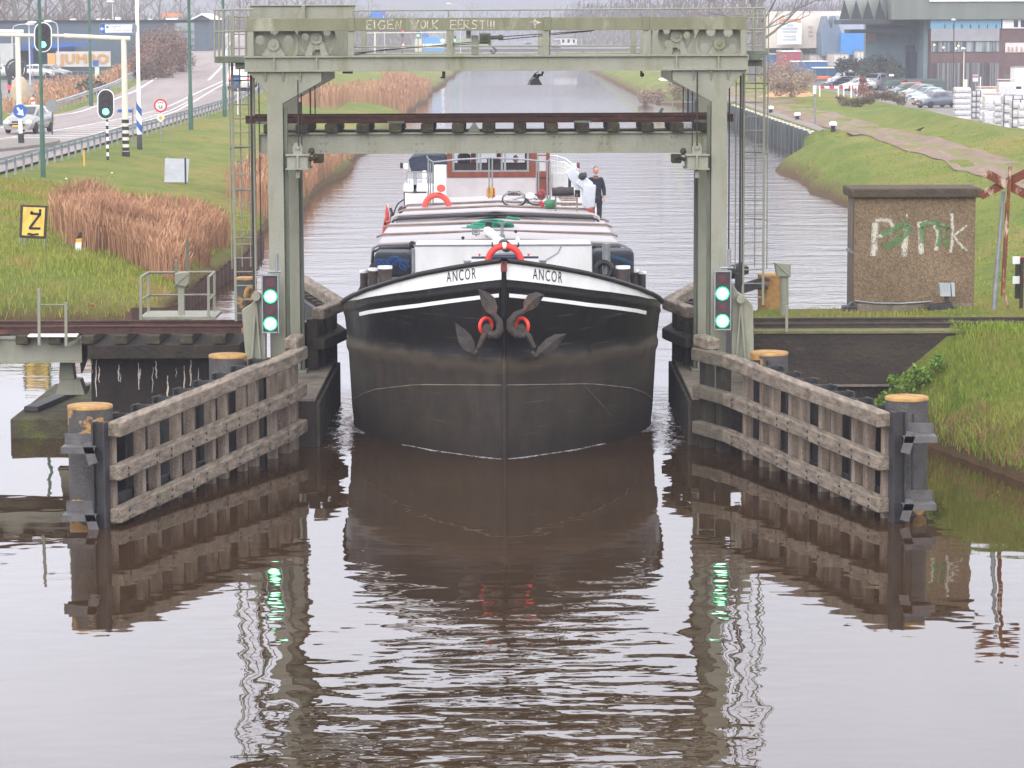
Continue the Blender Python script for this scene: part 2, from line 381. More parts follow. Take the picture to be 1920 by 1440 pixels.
def ter(x, y):
    x = np.asarray(x, float); y = np.asarray(y, float)
    # left bank
    yf = 75.5 + .12*(x+10) + .15*np.sin(x*1.3)
    dl = np.minimum(xl(y) - x, (y - yf) * .95)
    zl = np.interp(dl, [-1.5,-.05,.05,.5,3,9,14], [-1.5,-1.4,.28,.55,1.15,1.95,2.0])
    far = np.clip((y-160)/60, 0, 1)
    out = np.maximum(np.maximum(XLr(y) - 1.5 - x, x - XRr(y) - 1.0), 0)
    zl = np.where(x < -8, np.maximum(zl, np.where(y > 165, zr(y) - out*.38, -9)), zl)
    # right bank
    d = x - xr(y)
    zq = np.interp(d, [-1.5,0,.25,2,5,7], [-1.5,-.15,.3,1.15,1.8,2.0])
    z_ab = np.interp(d, [-.4,-.02,.02,1], [-1.5,-1.5,1.97,1.97])
    z_em = np.interp(d, [-1.5,-.05,.15,.6,2.35,3], [-1.5,-.4,.22,.5,2.0,2.05])
    z_qy = np.interp(d, [-.6,-.02,.02,1,3], [-1.5,-1.5,1.55,1.6,1.9])
    zrb = np.where(y < 55.02, z_em, np.where(y < 59.5, z_ab, zq))
    zrb = np.where((y > 164) & (y < 292), np.minimum(z_qy, np.where(d > 0, 9, -1.5)), zrb)
    ridge = np.interp(y, [95,125,140,160,173,184,194,200], [0,.25,.32,.6,.85,.65,.2,0])*np.exp(-((x-24.2)/1.2)**2)
    drop = np.interp(x, [28,31.5], [0, 1.75]) * np.clip((y-120)/15, 0, 1)
    hump = .35*np.exp(-((x-16.8)/2.2)**2 - ((y-150)/20)**2)
    zrb = zrb + np.where(d > 3, ridge - drop + np.interp(x, [21,25], [0,.06]), 0) + np.where(d > .5, hump, 0)
    zrb = zrb + np.where((y > 58) & (d > 2) & (x < 24), .05*np.sin(x*1.7+y*.4)+.04*np.sin(y*.9), 0)
    return np.where(x < -2, zl, np.where(x > 2, zrb, -1.5))
def T(x, y): return float(ter(x, y))
xs = np.unique(np.concatenate([np.arange(-440,-60,20), np.arange(-60,-24,1.), np.arange(-24,-8,.25), np.arange(-8,4,1.), np.arange(4,26,.2), np.arange(26,60,1.), np.arange(60,441,20)]))
ys = [25.]
while ys[-1] < 130: ys.append(ys[-1] + .35)
ys += [55.0, 55.04, 59.49, 59.51]
y_ = 130.5
while y_ < 1640: ys.append(y_); y_ *= 1.011
ys = np.unique(np.array(ys))
GX, GY = np.meshgrid(xs, ys); GZ = ter(GX, GY)
inroad = (GX > XLr(GY)-.3) & (GX < XRr(GY)+.3) & (GY > 90) & (GX < -15)
GZ = GZ - np.where(inroad, .06, 0) - np.where((GX > 18.4) & (GX < 21.8) & (GY > 90) & (GY < 420), .03, 0)
def np_mesh(name, V, F, mat_, smooth=True, kind=None):
    me = bpy.data.meshes.new(name); k = F.shape[1]
    me.vertices.add(len(V)); me.vertices.foreach_set('co', V.astype(np.float32).ravel())
    me.loops.add(F.size); me.loops.foreach_set('vertex_index', F.astype(np.int32).ravel())
    me.polygons.add(len(F)); me.polygons.foreach_set('loop_start', np.arange(0, F.size, k, dtype=np.int32))
    me.polygons.foreach_set('loop_total', np.full(len(F), k, dtype=np.int32))
    me.polygons.foreach_set('use_smooth', np.full(len(F), smooth)); me.materials.append(mat_); me.update(); me.validate()
    o = bpy.data.objects.new(name, me); col.objects.link(o)
    if kind: o['kind'] = kind
    return o
ny, nx = GX.shape
idx = np.arange(ny*nx).reshape(ny, nx)
F = np.stack([idx[:-1,:-1].ravel(), idx[:-1,1:].ravel(), idx[1:,1:].ravel(), idx[1:,:-1].ravel()], 1)
np_mesh('ground', np.stack([GX.ravel(), GY.ravel(), GZ.ravel()], 1), F, m_grass, True, 'structure')
# ------------------------------------------------------------------ water
def water_mat():
    m, t, bs = NT('canal_water')
    g = t.nodes.new('ShaderNodeNewGeometry'); s = t.nodes.new('ShaderNodeSeparateXYZ'); t.links.new(g.outputs['Position'], s.inputs[0])
    X, Y = s.outputs[0], s.outputs[1]
    murk = mix(t, rng_(t, noise(t, .25, 3), .35, .65), c4((50,36,22)), c4((60,44,28)))
    t.links.new(murk, bs.inputs['Base Color'])
    bs.inputs['Roughness'].default_value = .015; bs.inputs['IOR'].default_value = 1.52; bs.inputs['Specular IOR Level'].default_value = .5
    # calm between the fenders, livelier in the middle foreground, at the bow and out on the open canal
    front = rng_(t, Y, 36.0, 44.5, 1, 0)
    mid = rng_(t, math_(t, 'ABSOLUTE', X), 2.2, 4.4, 1, 0.04)
    patch = rng_(t, noise(t, .35, 3, (1, .6, 1)), .38, .62, .35, 1)
    a = math_(t, 'MULTIPLY', math_(t, 'MULTIPLY', front, mid), patch)
    bowx = math_(t, 'SUBTRACT', math_(t, 'ABSOLUTE', math_(t, 'ADD', X, .15)), 3.25)
    bow = math_(t, 'MULTIPLY', rng_(t, math_(t, 'ABSOLUTE', bowx), .25, .8, 1, 0), math_(t, 'MULTIPLY', rng_(t, Y, 52.5, 54, 0, 1), rng_(t, Y, 60, 63, 1, 0)))
    far = rng_(t, Y, 58, 75, 0, 1)
    right = rng_(t, X, -4, 6, .55, 1.2)
    fade = rng_(t, Y, 150, 420, 1, .35)
    far = math_(t, 'MULTIPLY', math_(t, 'MULTIPLY', far, right), fade)
    ha = math_(t, 'MULTIPLY', noise(t, 1.5, 1, (.85, 1.25, 1), .4), math_(t, 'ADD', math_(t, 'MULTIPLY', a, .030), .0034))
    hb = math_(t, 'MULTIPLY', noise(t, 5.0, 1, (.9, 1.3, 1), .4, (4, 4, 4)), math_(t, 'ADD', math_(t, 'MULTIPLY', a, .0030), .00012))
    hc = math_(t, 'MULTIPLY', noise(t, 2.6, 4, (1, 1, 1), .55), math_(t, 'ADD', math_(t, 'MULTIPLY', far, .022), math_(t, 'MULTIPLY', bow, .06)))
    hd = math_(t, 'MULTIPLY', noise(t, .5, 2, (.6, 1.2, 1), .5), math_(t, 'ADD', math_(t, 'MULTIPLY', far, .05), .0022))
    h = math_(t, 'ADD', math_(t, 'ADD', ha, hb), math_(t, 'ADD', hc, hd))
    bump(t, bs, h, 1.0); return m
m_water = water_mat()
b = MB(); b.add([(-440,-20,0),(440,-20,0),(440,1640,0),(-440,1640,0)], [(0,1,2,3)])
props(b.build('water', m_water), kind='structure')
# ------------------------------------------------------------------ haze
hb = MB(); hb.box(-445, 445, -30, 1650, -3.0, 42)
mh = bpy.data.materials.new('haze'); mh.use_nodes = True; t = mh.node_tree; t.nodes.clear()
o_ = t.nodes.new('ShaderNodeOutputMaterial'); pv = t.nodes.new('ShaderNodeVolumePrincipled')
pv.inputs['Color'].default_value = (.52, .53, .60, 1); pv.inputs['Density'].default_value = .0007
t.links.new(pv.outputs[0], o_.inputs['Volume'])
props(hb.build('haze', mh), kind='stuff')
# ------------------------------------------------------------------ roads, markings, path
def strip(name, ylist, fa, fb, dz, m, kind='structure'):
    rows = [[(fa(y), y, 0) for y in ylist], [((fa(y)+fb(y))/2, y, 0) for y in ylist], [(fb(y), y, 0) for y in ylist]]
    rows = [[(float(x), float(y), T(x, y) + dz) for x, y, _ in r] for r in rows]
    q = MB(); q.grid(rows, True); o = q.build(name, m)
    if kind: o['kind'] = kind
    return o
yr = list(np.arange(96, 240, 4.)) + list(np.arange(240, 560, 10.))
q = MB(); rows = []
for k in range(9):
    f = k / 8; rows.append([(float(XLr(y)*(1-f)+XRr(y)*f), float(y), float(max(zr(y), 2.0))+.02) for y in yr])
q.grid(rows, True); props(q.build('road', m_road), kind='structure')
mk = MB()
def mline(y0, y1, fx, w=.16, dz=.03, step=5):
    n = max(2, int((y1-y0)/step)+1); yy = np.linspace(y0, y1, n)
    mk.grid([[(float(fx(y))-w/2, float(y), float(max(zr(y),2))+dz) for y in yy], [(float(fx(y))+w/2, float(y), float(max(zr(y),2))+dz) for y in yy]], False)
off = lambda k: (lambda y: XRr(y) - k)
for y in np.arange(104, 133, 3.6): mline(y, y + 1.9, lambda y: -21.9, .2)
mline(134, 245, lambda y: np.interp(y, [134,190,245], [-21.8,-22.4,-23.6]))
mline(120, 250, lambda y: np.interp(y, [120,160,184,205,250], [-29,-25.9,-24.4,-23.9,-24.2]))
mline(152, 215, lambda y: np.interp(y, [152,215], [-22.4,-23.3]), .12)
for y in np.arange(153, 205, 3.2):
    xa = np.interp(y, [152,184,205], [-26.3,-24.4,-24.0]); xb = np.interp(y, [152,215], [-22.5,-23.2])
    z = float(zr(y)) + .028
    mk.add([(xa,y+1.5,z),(xb,y,z),(xb,y+.5,z),(xa,y+2.0,z)], [(0,1,2,3)])
mline(175, 500, lambda y: XLr(y) + .8, .22)
mline(215, 500, lambda y: XRr(y) - .6, .2)
mline(250, 480, lambda y: XRr(y) - (XRr(y)-XLr(y))*.47, .22)
for y in np.arange(110, 175, 6.): mline(y, y + 2.2, lambda y: -29.5, .18)
props(mk.build('road_markings', m_line), kind='structure')
# traffic island with a real kerb
isl = MB(); pts = []
for k in range(40):
    a = 2*math.pi*k/40; r = 1 if math.cos(a) < 0 else 1
    pts.append((-24.7 + 2.0*math.cos(a) + .9*math.sin(a), 142 + 8.0*math.sin(a), 2.0))
isl.prism(pts, (0, 0, .16)); props(isl.build('traffic_island', mat('island_stone', (132,126,118), (112,108,100), 4, rough=.9)), kind='structure')
strip('dirt_path', list(np.arange(92, 160, 2.)) + list(np.arange(160, 420, 6.)), lambda y: 18.75 + .15*math.sin(y*.3), lambda y: 21.45 + .15*math.sin(y*.23), .01, m_path)
strip('quay_paving', list(np.arange(171, 282, 4.)), lambda y: 17.95, lambda y: min(18.7, 18.3 + (y-171)*.05), .03, m_pave)
strip('parking_yard', list(np.arange(150, 420, 5.)), lambda y: 31.7, lambda y: 130, .03, m_yard)
strip('left_yard', list(np.arange(205, 330, 5.)), lambda y: -110., lambda y: XLr(y) - 9, .04, m_yard)
# ------------------------------------------------------------------ growth nobody could count
def blades(name, P, h, wd, lean, m, seed=0, plume=False):
    g = np.random.default_rng(seed); n = len(P); h = np.asarray(h) * g.uniform(.6, 1.25, n)
    a = g.uniform(0, 2*np.pi, n); la = g.uniform(0, 2*np.pi, n); l = g.uniform(.2, 1, n) * lean * h
    dx, dy = np.cos(a)*wd/2, np.sin(a)*wd/2; tx, ty = np.cos(la)*l, np.sin(la)*l
    P = np.asarray(P)
    v0 = P + np.stack([-dx,-dy,0*dx-.02],1); v1 = P + np.stack([dx,dy,0*dx-.02],1)
    if plume:
        m0 = P + np.stack([-dx*.8+tx*.5,-dy*.8+ty*.5,h*.75],1); m1 = P + np.stack([dx*.8+tx*.5,dy*.8+ty*.5,h*.75],1)
        k = 2.4
        q0 = P + np.stack([-dx*k+tx*.8,-dy*k+ty*.8,h*.88],1); q1 = P + np.stack([dx*k+tx*.8,dy*k+ty*.8,h*.88],1)
        tp = P + np.stack([tx*1.2,ty*1.2,h],1)
        V = np.stack([v0,v1,m1,m0,q1,q0,tp],1).reshape(-1,3); i = np.arange(n)*7
        F = np.concatenate([np.stack([i,i+1,i+2],1), np.stack([i,i+2,i+3],1), np.stack([i+3,i+2,i+4],1), np.stack([i+3,i+4,i+5],1), np.stack([i+5,i+4,i+6],1)])
    else:
        m0 = P + np.stack([-dx*.7+tx*.35,-dy*.7+ty*.35,h*.6],1); m1 = P + np.stack([dx*.7+tx*.35,dy*.7+ty*.35,h*.6],1)
        tp = P + np.stack([tx,ty,h*.95],1)
        V = np.stack([v0,v1,m1,m0,tp],1).reshape(-1,3); i = np.arange(n)*5
        F = np.concatenate([np.stack([i,i+1,i+2],1), np.stack([i,i+2,i+3],1), np.stack([i+3,i+2,i+4],1)])
    return np_mesh(name, V, F, m, False, 'stuff')
def scatter(n, x0, x1, y0, y1, ok=None, seed=1):
    g = np.random.default_rng(seed); x = g.uniform(x0, x1, n); y = g.uniform(y0, y1, n)
    if ok is not None: k = ok(x, y); x, y = x[k], y[k]
    z = ter(x, y); k = z > .1
    return np.stack([x[k], y[k], z[k]], 1)
def vn(x, y, f, s=0):       # cheap smooth noise for clumps
    return (np.sin(x*f+s)+np.sin(y*f*.8+1.7*s)+np.sin((x+y)*f*.6+2.1*s)+np.sin((x-y)*f*1.3+s*.7))/4
Pg = scatter(60000, 5.0, 11.5, 44, 56.0, lambda x, y: (x > xr(y)+.05) & ((y < 54.9) | (x > 8.3)), 3)
blades('bank_grass', Pg, .10+.09*(vn(Pg[:,0],Pg[:,1],2.5)+.4).clip(0), .012, 1.0, m_blade, 4)
Pg = scatter(16000, 4.6, 14, 55.1, 70, lambda x, y: (x > xr(y)+.1) & ~((y > 55.35) & (y < 56.95)), 5)
blades('trackside_grass', Pg, .05+.08*(vn(Pg[:,0],Pg[:,1],1.9,1)).clip(0), .014, .6, m_blade2, 6)
Pg = scatter(70000, -24, -9.3, 74, 112, lambda x, y: vn(x, y, .7, 2) > -.75, 7)
blades('rough_grass', Pg, .12+.16*(vn(Pg[:,0],Pg[:,1],1.1,3)+.35).clip(0), .022, .7, m_blade2, 8)
Pg = scatter(40000, 9, 24, 66, 150, lambda x, y: (x > xr(y)+.2) & ~((x > 18.6) & (x < 21.6)), 9)
blades('meadow_grass', Pg, .05+.05*(vn(Pg[:,0],Pg[:,1],.9,3)).clip(0), .03, .7, m_blade, 10)
# reeds: a big stand on the near left bank, more along the edge, pale clumps farther off
def reed_ok(x, y):
    front = 84.0 + np.interp(x, [-13.6,-12,-10.8,-9.4], [3.2,2.2,0,-1.0]) + .5*np.sin(x*2.1)
    return (x > -.152*y + .5*np.sin(y*1.3)) & (x < -9.5 + .3*np.sin(y)) & (y > front) & (y < 96 + 1.5*np.sin(x*1.7)) & (vn(x, y, 1.1, 5) > -.55)
Pr = scatter(36000, -15.5, -9.2, 82, 98, reed_ok, 12)
blades('reed_bed', Pr, 1.0+.3*vn(Pr[:,0],Pr[:,1],.9), .015, .26, m_reed, 13, True)
Pr2 = scatter(5200, -11.4, -9.0, 114, 178, lambda x, y: vn(x, y, .33, 4) > -.35, 14)
blades('reed_fringe', Pr2, np.interp(Pr2[:,1], [108,140,178], [1.3,1.0,.5]), .03, .22, m_reed, 15, True)
Pr3 = scatter(9000, -18, -8.6, 215, 335, lambda x, y: ((x > -13.2 + 1.2*np.sin(y*.09)) & (y > 252 + 3*np.sin(x))) | ((x < -13.6) & (y > 226) & (y < 250 + 4*np.sin(x*1.3))), 16)
blades('far_reeds', Pr3, 1.45, .045, .22, m_reed, 17, True)
Ps = scatter(9000, 6, 19, 62, 340, lambda x, y: (x - xr(y) < .9) & (x > xr(y)-.05) & ((y < 160) | (y > 292)), 18)
blades('shore_growth', Ps, .32, .03, .8, m_shore, 19)
Ps = scatter(16000, 6, 12, 44, 55, lambda x, y: (x - xr(y) < .75 + .2*np.sin(y*3)), 20)
blades('water_edge_growth', Ps, .24, .014, .9, m_shore, 21)
Pv = scatter(9000, -46, -30, 195, 340, lambda x, y: (x < XLr(y)-2.5) & (x > XLr(y) - 9 - 3*np.sin(y*.05)), 22)
blades('verge_weeds', Pv, .9, .05, .5, m_reed, 23, True)
# ================================================================== lift bridge
YF, YR = 54.0, 57.8
CX = at(933, 400, YF).x
def Zc(v, Y=YF): return at(933, v, Y).z
HI = (at(1348, 400, YF).x - at(518, 400, YF).x) / 2           # half distance between the column centres
CW = 29 / 5500 * 54.4
gan = thing('lift_bridge_gantry', 'tall grey green steel portal of the lift bridge spanning the canal over the barge', 'lift bridge', (CX, 56, .9))
PZ = .9
def tw(x, y0, y1, z0, z1, side, Y, dep):
    """column head: a plate flaring towards the middle of the bridge"""
    i = -side
    w = CW / 2
    zt, zk = Zc(133), Zc(193)
    poly = [(x + side*w, Y, Zc(172)), (x + side*(w+.2), Y, Zc(148)), (x + side*(w+.36), Y, zt), (x + i*(w+.72), Y, zt), (x + i*(w+.72), Y, Zc(152)), (x + i*w, Y, zk)]
    if side > 0: poly = poly[::-1]
    b = MB(); b.prism(poly, (0, dep, 0)); b.prism([(x-w, Y+.002, PZ), (x+w, Y+.002, PZ), (x+w, Y+.002, zk+.3), (x-w, Y+.002, zk+.3)], (0, dep-.004, 0)); return b
for side in (-1, 1):
    for Y in (YF, YR):
        x = CX + side * HI
        b = tw(x, 0, 0, 0, 0, side, Y, .34)
        b.box(x-CW/2-.12, x+CW/2+.12, Y-.1, Y+.44, PZ-.02, PZ+.05)
        if Y == YF:
            for k in (-.32, .0, .32):                          # gussets under the flange
                xx = x - side*.16 + k
                b.prism([(xx-.012, Y-.07, Zc(134)), (xx-.012, Y+.0, Zc(134)), (xx-.012, Y+.0, Zc(152)), (xx-.012, Y-.015, Zc(152))], (.024, 0, 0))
        b.build('column', m_green, gan, .008)
        # guide rail on the inner face
        g = MB(); g.box(x - side*(CW/2+.01), x - side*(CW/2+.07), Y+.1, Y+.24, PZ, Zc(200))
        g.build('guide_rail', m_greend, gan)
xL, xR = at(458, 119, YF).x, at(1403, 116, YF).x
for Y in (YF, YR):
    b = MB(); zt, zb = Zc(103.5), Zc(133)
    b.box(xL, xR, Y-.08, Y+.42, zt-.03, zt); b.box(xL, xR, Y-.08, Y+.42, zb, zb+.03); b.box(xL+.01, xR-.01, Y-.02, Y+.02, zb+.03, zt-.03)
    for u in (514, 594, 1268, 1347): xx = at(u, 118, Y).x; b.box(xx-.015, xx+.015, Y-.07, Y-.021, zb+.03, zt-.03)
    b.build('top_girder', m_green, gan)
for side in (-1, 1):
    b = MB(); x = CX + side*(HI+.25); b.box(x-.13, x+.13, YF+.43, YR-.09, Zc(131), Zc(108)); b.build('cross_girder', m_green, gan, .005)
# graffiti beam, its posts and the rear frame
for Y, m in ((YF-.03, m_algae), (YR+.1, m_green)):
    b = MB(); z1, z0 = Zc(33), Zc(57); x0, x1 = at(463, 46, YF).x, at(1399, 44, YF).x
    b.box(x0, x1, Y, Y+.05, z0, z1); b.box(x0, x1, Y+.05, Y+.2, z1-.03, z1-.002); b.box(x0, x1, Y+.05, Y+.2, z0+.002, z0+.03)
    ob = b.build('upper_beam', m, gan, .004)
    if Y < YF: upper_beam = ob
    for u in ((470, 658, 843, 1023, 1211, 1394) if Y < YF else (478, 662, 838, 1018, 1204, 1388)):
        p = MB(); xx = at(u, 80, YF).x; p.box(xx-.055, xx+.055, Y+.006, Y+.12, Zc(103.5)-.001, Zc(57)); p.build('upper_post', m_green, gan, .004)
for u in (659, 1030-4, 1211): b = MB(); xx = at(u, 46, YF).x; b.box(xx-.06, xx+.06, YF-.05, YF-.032, Zc(57.5), Zc(32)); b.build('splice_plate', m_algae, upper_beam, .003)
# painted letters on the beam
def spray(name, c, dens=.5):
    m, t, bs = NT(name); m.surface_render_method = 'DITHERED' if hasattr(m, 'surface_render_method') else None
    bs.inputs['Base Color'].default_value = c4(c); bs.inputs['Roughness'].default_value = .9
    n = noise(t, 55, 3); n2 = noise(t, 9, 3)
    a = math_(t, 'ADD', math_(t, 'MULTIPLY', n, .7), math_(t, 'MULTIPLY', n2, .5))
    t.links.new(rng_(t, a, dens-.12, dens+.1), bs.inputs['Alpha']); return m
m_spw = spray('white_spray_paint', (200,196,178), .56); m_spw2 = spray('white_wall_spray', (196,190,176), .52); m_spg = spray('green_wall_spray', (88,128,78), .585)
GL = {'E': [[(1,1),(0,1),(0,0),(1,0)],[(0,.5),(.8,.5)]], 'I': [[(.4,1),(.5,0)]], 'G': [[(1,.9),(.4,1),(0,.5),(.3,0),(.9,.1),(1,.45),(.5,.45)]],
      'N': [[(0,0),(.1,1),(.8,0),(.9,1)]], 'V': [[(0,1),(.55,0),(1,1.05)]], 'O': [[(.5,1),(.1,.7),(.1,.25),(.5,0),(.9,.3),(.9,.75),(.5,1)]],
      'L': [[(.1,1),(.05,0),(.9,.05)]], 'K': [[(0,1),(.05,0)],[(1,1),(.05,.45),(1,-.1)]], 'R': [[(0,0),(.05,1),(.8,.9),(.7,.55),(.05,.5),(.9,0)]],
      'S': [[(.95,.95),(.3,1),(.1,.7),(.85,.4),(.7,.05),(0,.05)]], 'T': [[(0,1),(1,1)],[(.5,1),(.5,0)]], '!': [[(.5,1),(.5,.25)],[(.5,.1),(.5,0)]]}
b = MB(); zb = YF - .036
for ch, u0, u1 in [('E',688,697),('I',700,705),('G',709,722),('E',727,738),('N',742,753),('V',770,785),('O',788,799),('L',801,809),('K',811,821),
                   ('E',845,857),('E',859,868),('R',870,881),('S',884,896),('T',899,910),('!',912,917),('!',918,923),('!',923,929)]:
    dv = random.uniform(-1, 1)
    for s in GL[ch]:
        stroke(b, [(u0 + a*(u1-u0), 54.5 + dv - c*16) for a, c in s], 2.2, lambda u, v: at(u, v, zb))
st = [(1003 + (13 if k % 2 == 0 else 4) * math.sin(k*math.pi/4), 42 - (12 if k % 2 == 0 else 4) * math.cos(k*math.pi/4)) for k in range(8)]
b.add([at(u, max(34, min(55, v)), zb) for u, v in st], [tuple(range(8))])
b.build('painted_slogan', m_spw, upper_beam)
# counterweight housing on the left tower, walkway, railings
b = MB(); b.pbox(470, 661, 10, 36, YF+.9, .9); b.pbox(468, 663, 9, 11.5, YF+.86, 1.0)
b.pprism([(556, 36), (572, 36), (572, 11), (567, 9)], YF+.82, .06); b.build('machinery_cover', m_green, gan, .01)
b = MB(); b.pbox(466, 660, 58, 103, YR-.6, .03); b.build('rear_plate', m_green, gan)
b = MB(); b.pbox(1200, 1400, 57, 102, YR-.5, .03); b.build('rear_plate', m_green, gan)
b = MB(); zf = Zc(103.4)
b.box(at(660, 100, YF).x, at(1205, 100, YF).x, YF+.43, YR-.09, zf-.06, zf-.02); b.build('walkway_grating', m_greend, gan)
b = MB(); b.pbox(402, 460, 106, 118, YF+.5, 2.2); b.pbox(441, 459, 118, 130, YF+.6, .3); b.build('ladder_landing', m_greend, gan, .006)
b = MB(); b.pbox(1404, 1440, 95, 103, YF+.5, 2.2)
b.pprism([(1404,103),(1404,113),(1422,113),(1436,103)], YF+.48, .03); b.pbox(1404, 1430, 113, 124, YF+.7, .3); b.build('ladder_landing', m_greend, gan, .006)
def rail_set(posts, rails, Y, r=.02):
    b = MB()
    for u, v0, v1 in posts: b.tube(at(u, v1, Y), at(u, v0, Y), r, n=6)
    for pts in rails: b.path([at(u, v, Y) for u, v in pts], r, 6)
    return b
b = rail_set([(402.5,18,107),(411,18,107),(418,18,107),(438,18,107),(461,18,107)], [[(402,18.5),(475,17.5)],[(402,59.5),(466,58)]], YF+.55)
b.path([at(402.5,18.5,YF+.55), at(406,18.5,YR-1)], .02); b.build('railing', m_green, gan)
b = rail_set([(841,19,33),(1031,18,33),(1222,17,33),(841,57,103),(1031,57,103),(1222,57,103)], [[(661,20),(960,18.6),(1395,15.5)],[(661,88),(1200,85.5)]], YF+.1, .017)
b.build('railing', m_green, gan)
b = rail_set([(1395,16,95),(1412,15.5,97),(1434,14.5,95)], [[(1395,15.5),(1435,14.5)],[(1397,55),(1436,54.5)]], YF+.55)
b.build('railing', m_green, gan)
# ladders with cages
def ladder(u0, u1, v0, v1, cage, hoops, Y):
    b = MB(); z0, z1 = at(u0, v1, Y).z, at(u0, v0, Y).z
    xa, xb = at(u0, 350, Y).x, at(u1, 350, Y).x
    for x in (xa, xb): b.bar((x, Y, z0), (x, Y, z1), .045, .03)
    lad = b.build('ladder', m_green, gan)
    z = z0 + .15
    while z < z1: q = MB(); q.tube((xa, Y, z), (xb, Y, z), .013, n=6); q.build('rung', m_green, lad); z += .265
    c = MB(); xm = (xa + xb) / 2; rr = (at(cage[-1], 200, Y).x - at(cage[0], 200, Y).x) / 2; xc = at((cage[0]+cage[-1])/2, 200, Y).x
    zz0 = at(u0, 505, Y).z
    for f in (-1, -.35, .35, 1): c.tube((xc + rr*f, Y + .62*math.sqrt(1-.96*f*f), zz0), (xc + rr*f, Y + .62*math.sqrt(1-.96*f*f), z1), .013, n=6)
    for v in hoops:
        z = at(u0, v, Y).z
        c.path([(xc + rr*math.cos(a), Y + .62*math.sin(a), z) for a in np.linspace(0, math.pi, 13)], .015, 6)
    c.build('ladder_cage', m_green, lad)
ladder(438.5, 476, 28, 602, (429.5, 476), (31, 152, 279, 360, 450), YF+1.9)
ladder(1394, 1432, 22, 572, (1381, 1441), (27, 157, 288, 414), YF+1.9)
# rope sheaves
def sheave(u, v, rpx, Y, holes, rot, hubpx=11):
    c = at(u, v, Y); r = rpx / 5500 * Y * 1.006; b = MB(); n = 40
    # web with round holes: rings of quads around each hole keep real openings
    hr = r * .19; hd = r * .60
    M_ = Matrix.Rotation(R(-90), 3, 'X')
    b.lathe(c, [(r*.86, -.04), (r, -.05), (r, .05), (r*.86, .04), (r*.86, -.04)], 36, M_, False, False)
    na, nr = 160, 30; hs_ = [(hd*math.cos(rot + 2*math.pi*k/holes), hd*math.sin(rot + 2*math.pi*k/holes)) for k in range(holes)]
    for yy in (-.02, .02):
        vs = []; fs = []
        for i in range(nr + 1):
            q = r*(.12 + .76*i/nr)
            for j in range(na): t = 2*math.pi*j/na; vs.append(c + Vector((q*math.cos(t), yy, q*math.sin(t))))
        for i in range(nr):
            q = r*(.12 + .76*(i+.5)/nr)
            for j in range(na):
                t = 2*math.pi*(j+.5)/na
                if all(math.hypot(q*math.cos(t)-h0, q*math.sin(t)-h1) > hr for h0, h1 in hs_): fs.append((i*na+j, (i+1)*na+j, (i+1)*na+(j+1)%na, i*na+(j+1)%na))
        b.add(vs, fs)
    wh = b.build('sheave', m_green, gan)
    h = MB(); hrad = hubpx / 5500 * Y; h.disc(c + Vector((0, -.16, 0)), hrad, .30, 20); h.disc(c + Vector((0, -.19, 0)), hrad*.28, .04, 10); h.build('hub', m_green, wh, .004)
    # bearing pedestal
    p = MB(); zb_ = Zc(103.4) + .001
    for s in (-1, 1):
        p.prism([(c.x + s*hrad*.95, c.y-.13, c.z - .02), (c.x + s*hrad*.5, c.y-.13, c.z - hrad*1.0), (c.x + s*hrad*.72, c.y-.13, zb_), (c.x + s*hrad*2.0, c.y-.13, zb_)][::s], (0, .09, 0))
    p.box(c.x-hrad*.72, c.x+hrad*.72, c.y-.12, c.y-.06, c.z-hrad*1.9, c.z-hrad*.9)
    p.build('bearing_pedestal', m_green, gan)
sheave(514, 84, 46, YF+.28, 5, .3); sheave(594, 72, 36, YF+.3, 5, .5); sheave(1267.5, 68, 34, YF+.3, 5, .1); sheave(1348, 82, 45, YF+.28, 5, .9)
sheave(520, 82, 44, YR-.25, 5, .0); sheave(1344, 80, 43, YR-.25, 5, .5)
# winding motor in the middle of the walkway
b = MB(); b.pbox(884, 897, 66, 103, YF+.3, .4); b.pbox(874, 883, 57, 72, YF+.3, .16); b.build('motor_stand', m_green, gan, .01)
b = MB(); c0 = at(902, 70, YF+.3); b.tube(at(899,72,YF+.4), at(920,72,YF+.4), .1, n=12); b.tube(at(908,71,YF+.35), at(938,70,YF+.35), .04, n=8); b.ball(at(939,70,YF+.35), .055)
b.pbox(899, 916, 76, 80, YF+.3, .2); b.path([at(u, v, YF+.3) for u, v in [(915,80),(919,85),(924,88),(931,95),(925,101),(920,95)]], .02); b.build('winding_motor', m_greend, gan, .006)
b = MB()
for p in ([(661,100),(905,77)], [(661,103),(720,93),(905,81)], [(938,69),(1115,57)], [(935,75),(1110,58)]): b.path([at(u, v, YF+.4) for u, v in p], .008, 5)
b.build('hoist_cable', m_cable, gan)
# vertical hoist cables of the towers
def cable(u, v0, v1, Y, r=.012):
    b = MB(); p = at(u, v0, Y); q = at(u, v1, Y); b.tube((q.x, Y, q.z), (q.x, Y, p.z), r, n=6); b.build('hoist_cable', m_cable, gan)
for u, v0, v1, dy, r in [(476,128,545,.3,.022),(490,130,500,.9,.012),(560,150,280,-.12,.014),(566,150,276,.25,.012),(582,130,216,2.5,.016),(591,130,216,2.8,.012),
                         (1281,132,216,2.8,.012),(1290,132,216,2.4,.016),(1298,132,285,.25,.012),(1307,132,275,-.12,.016),(1366,130,510,.9,.015),(1387,128,535,.3,.022),(1391,128,535,.5,.012)]:
    cable(u, v0, v1, YF+dy, r)
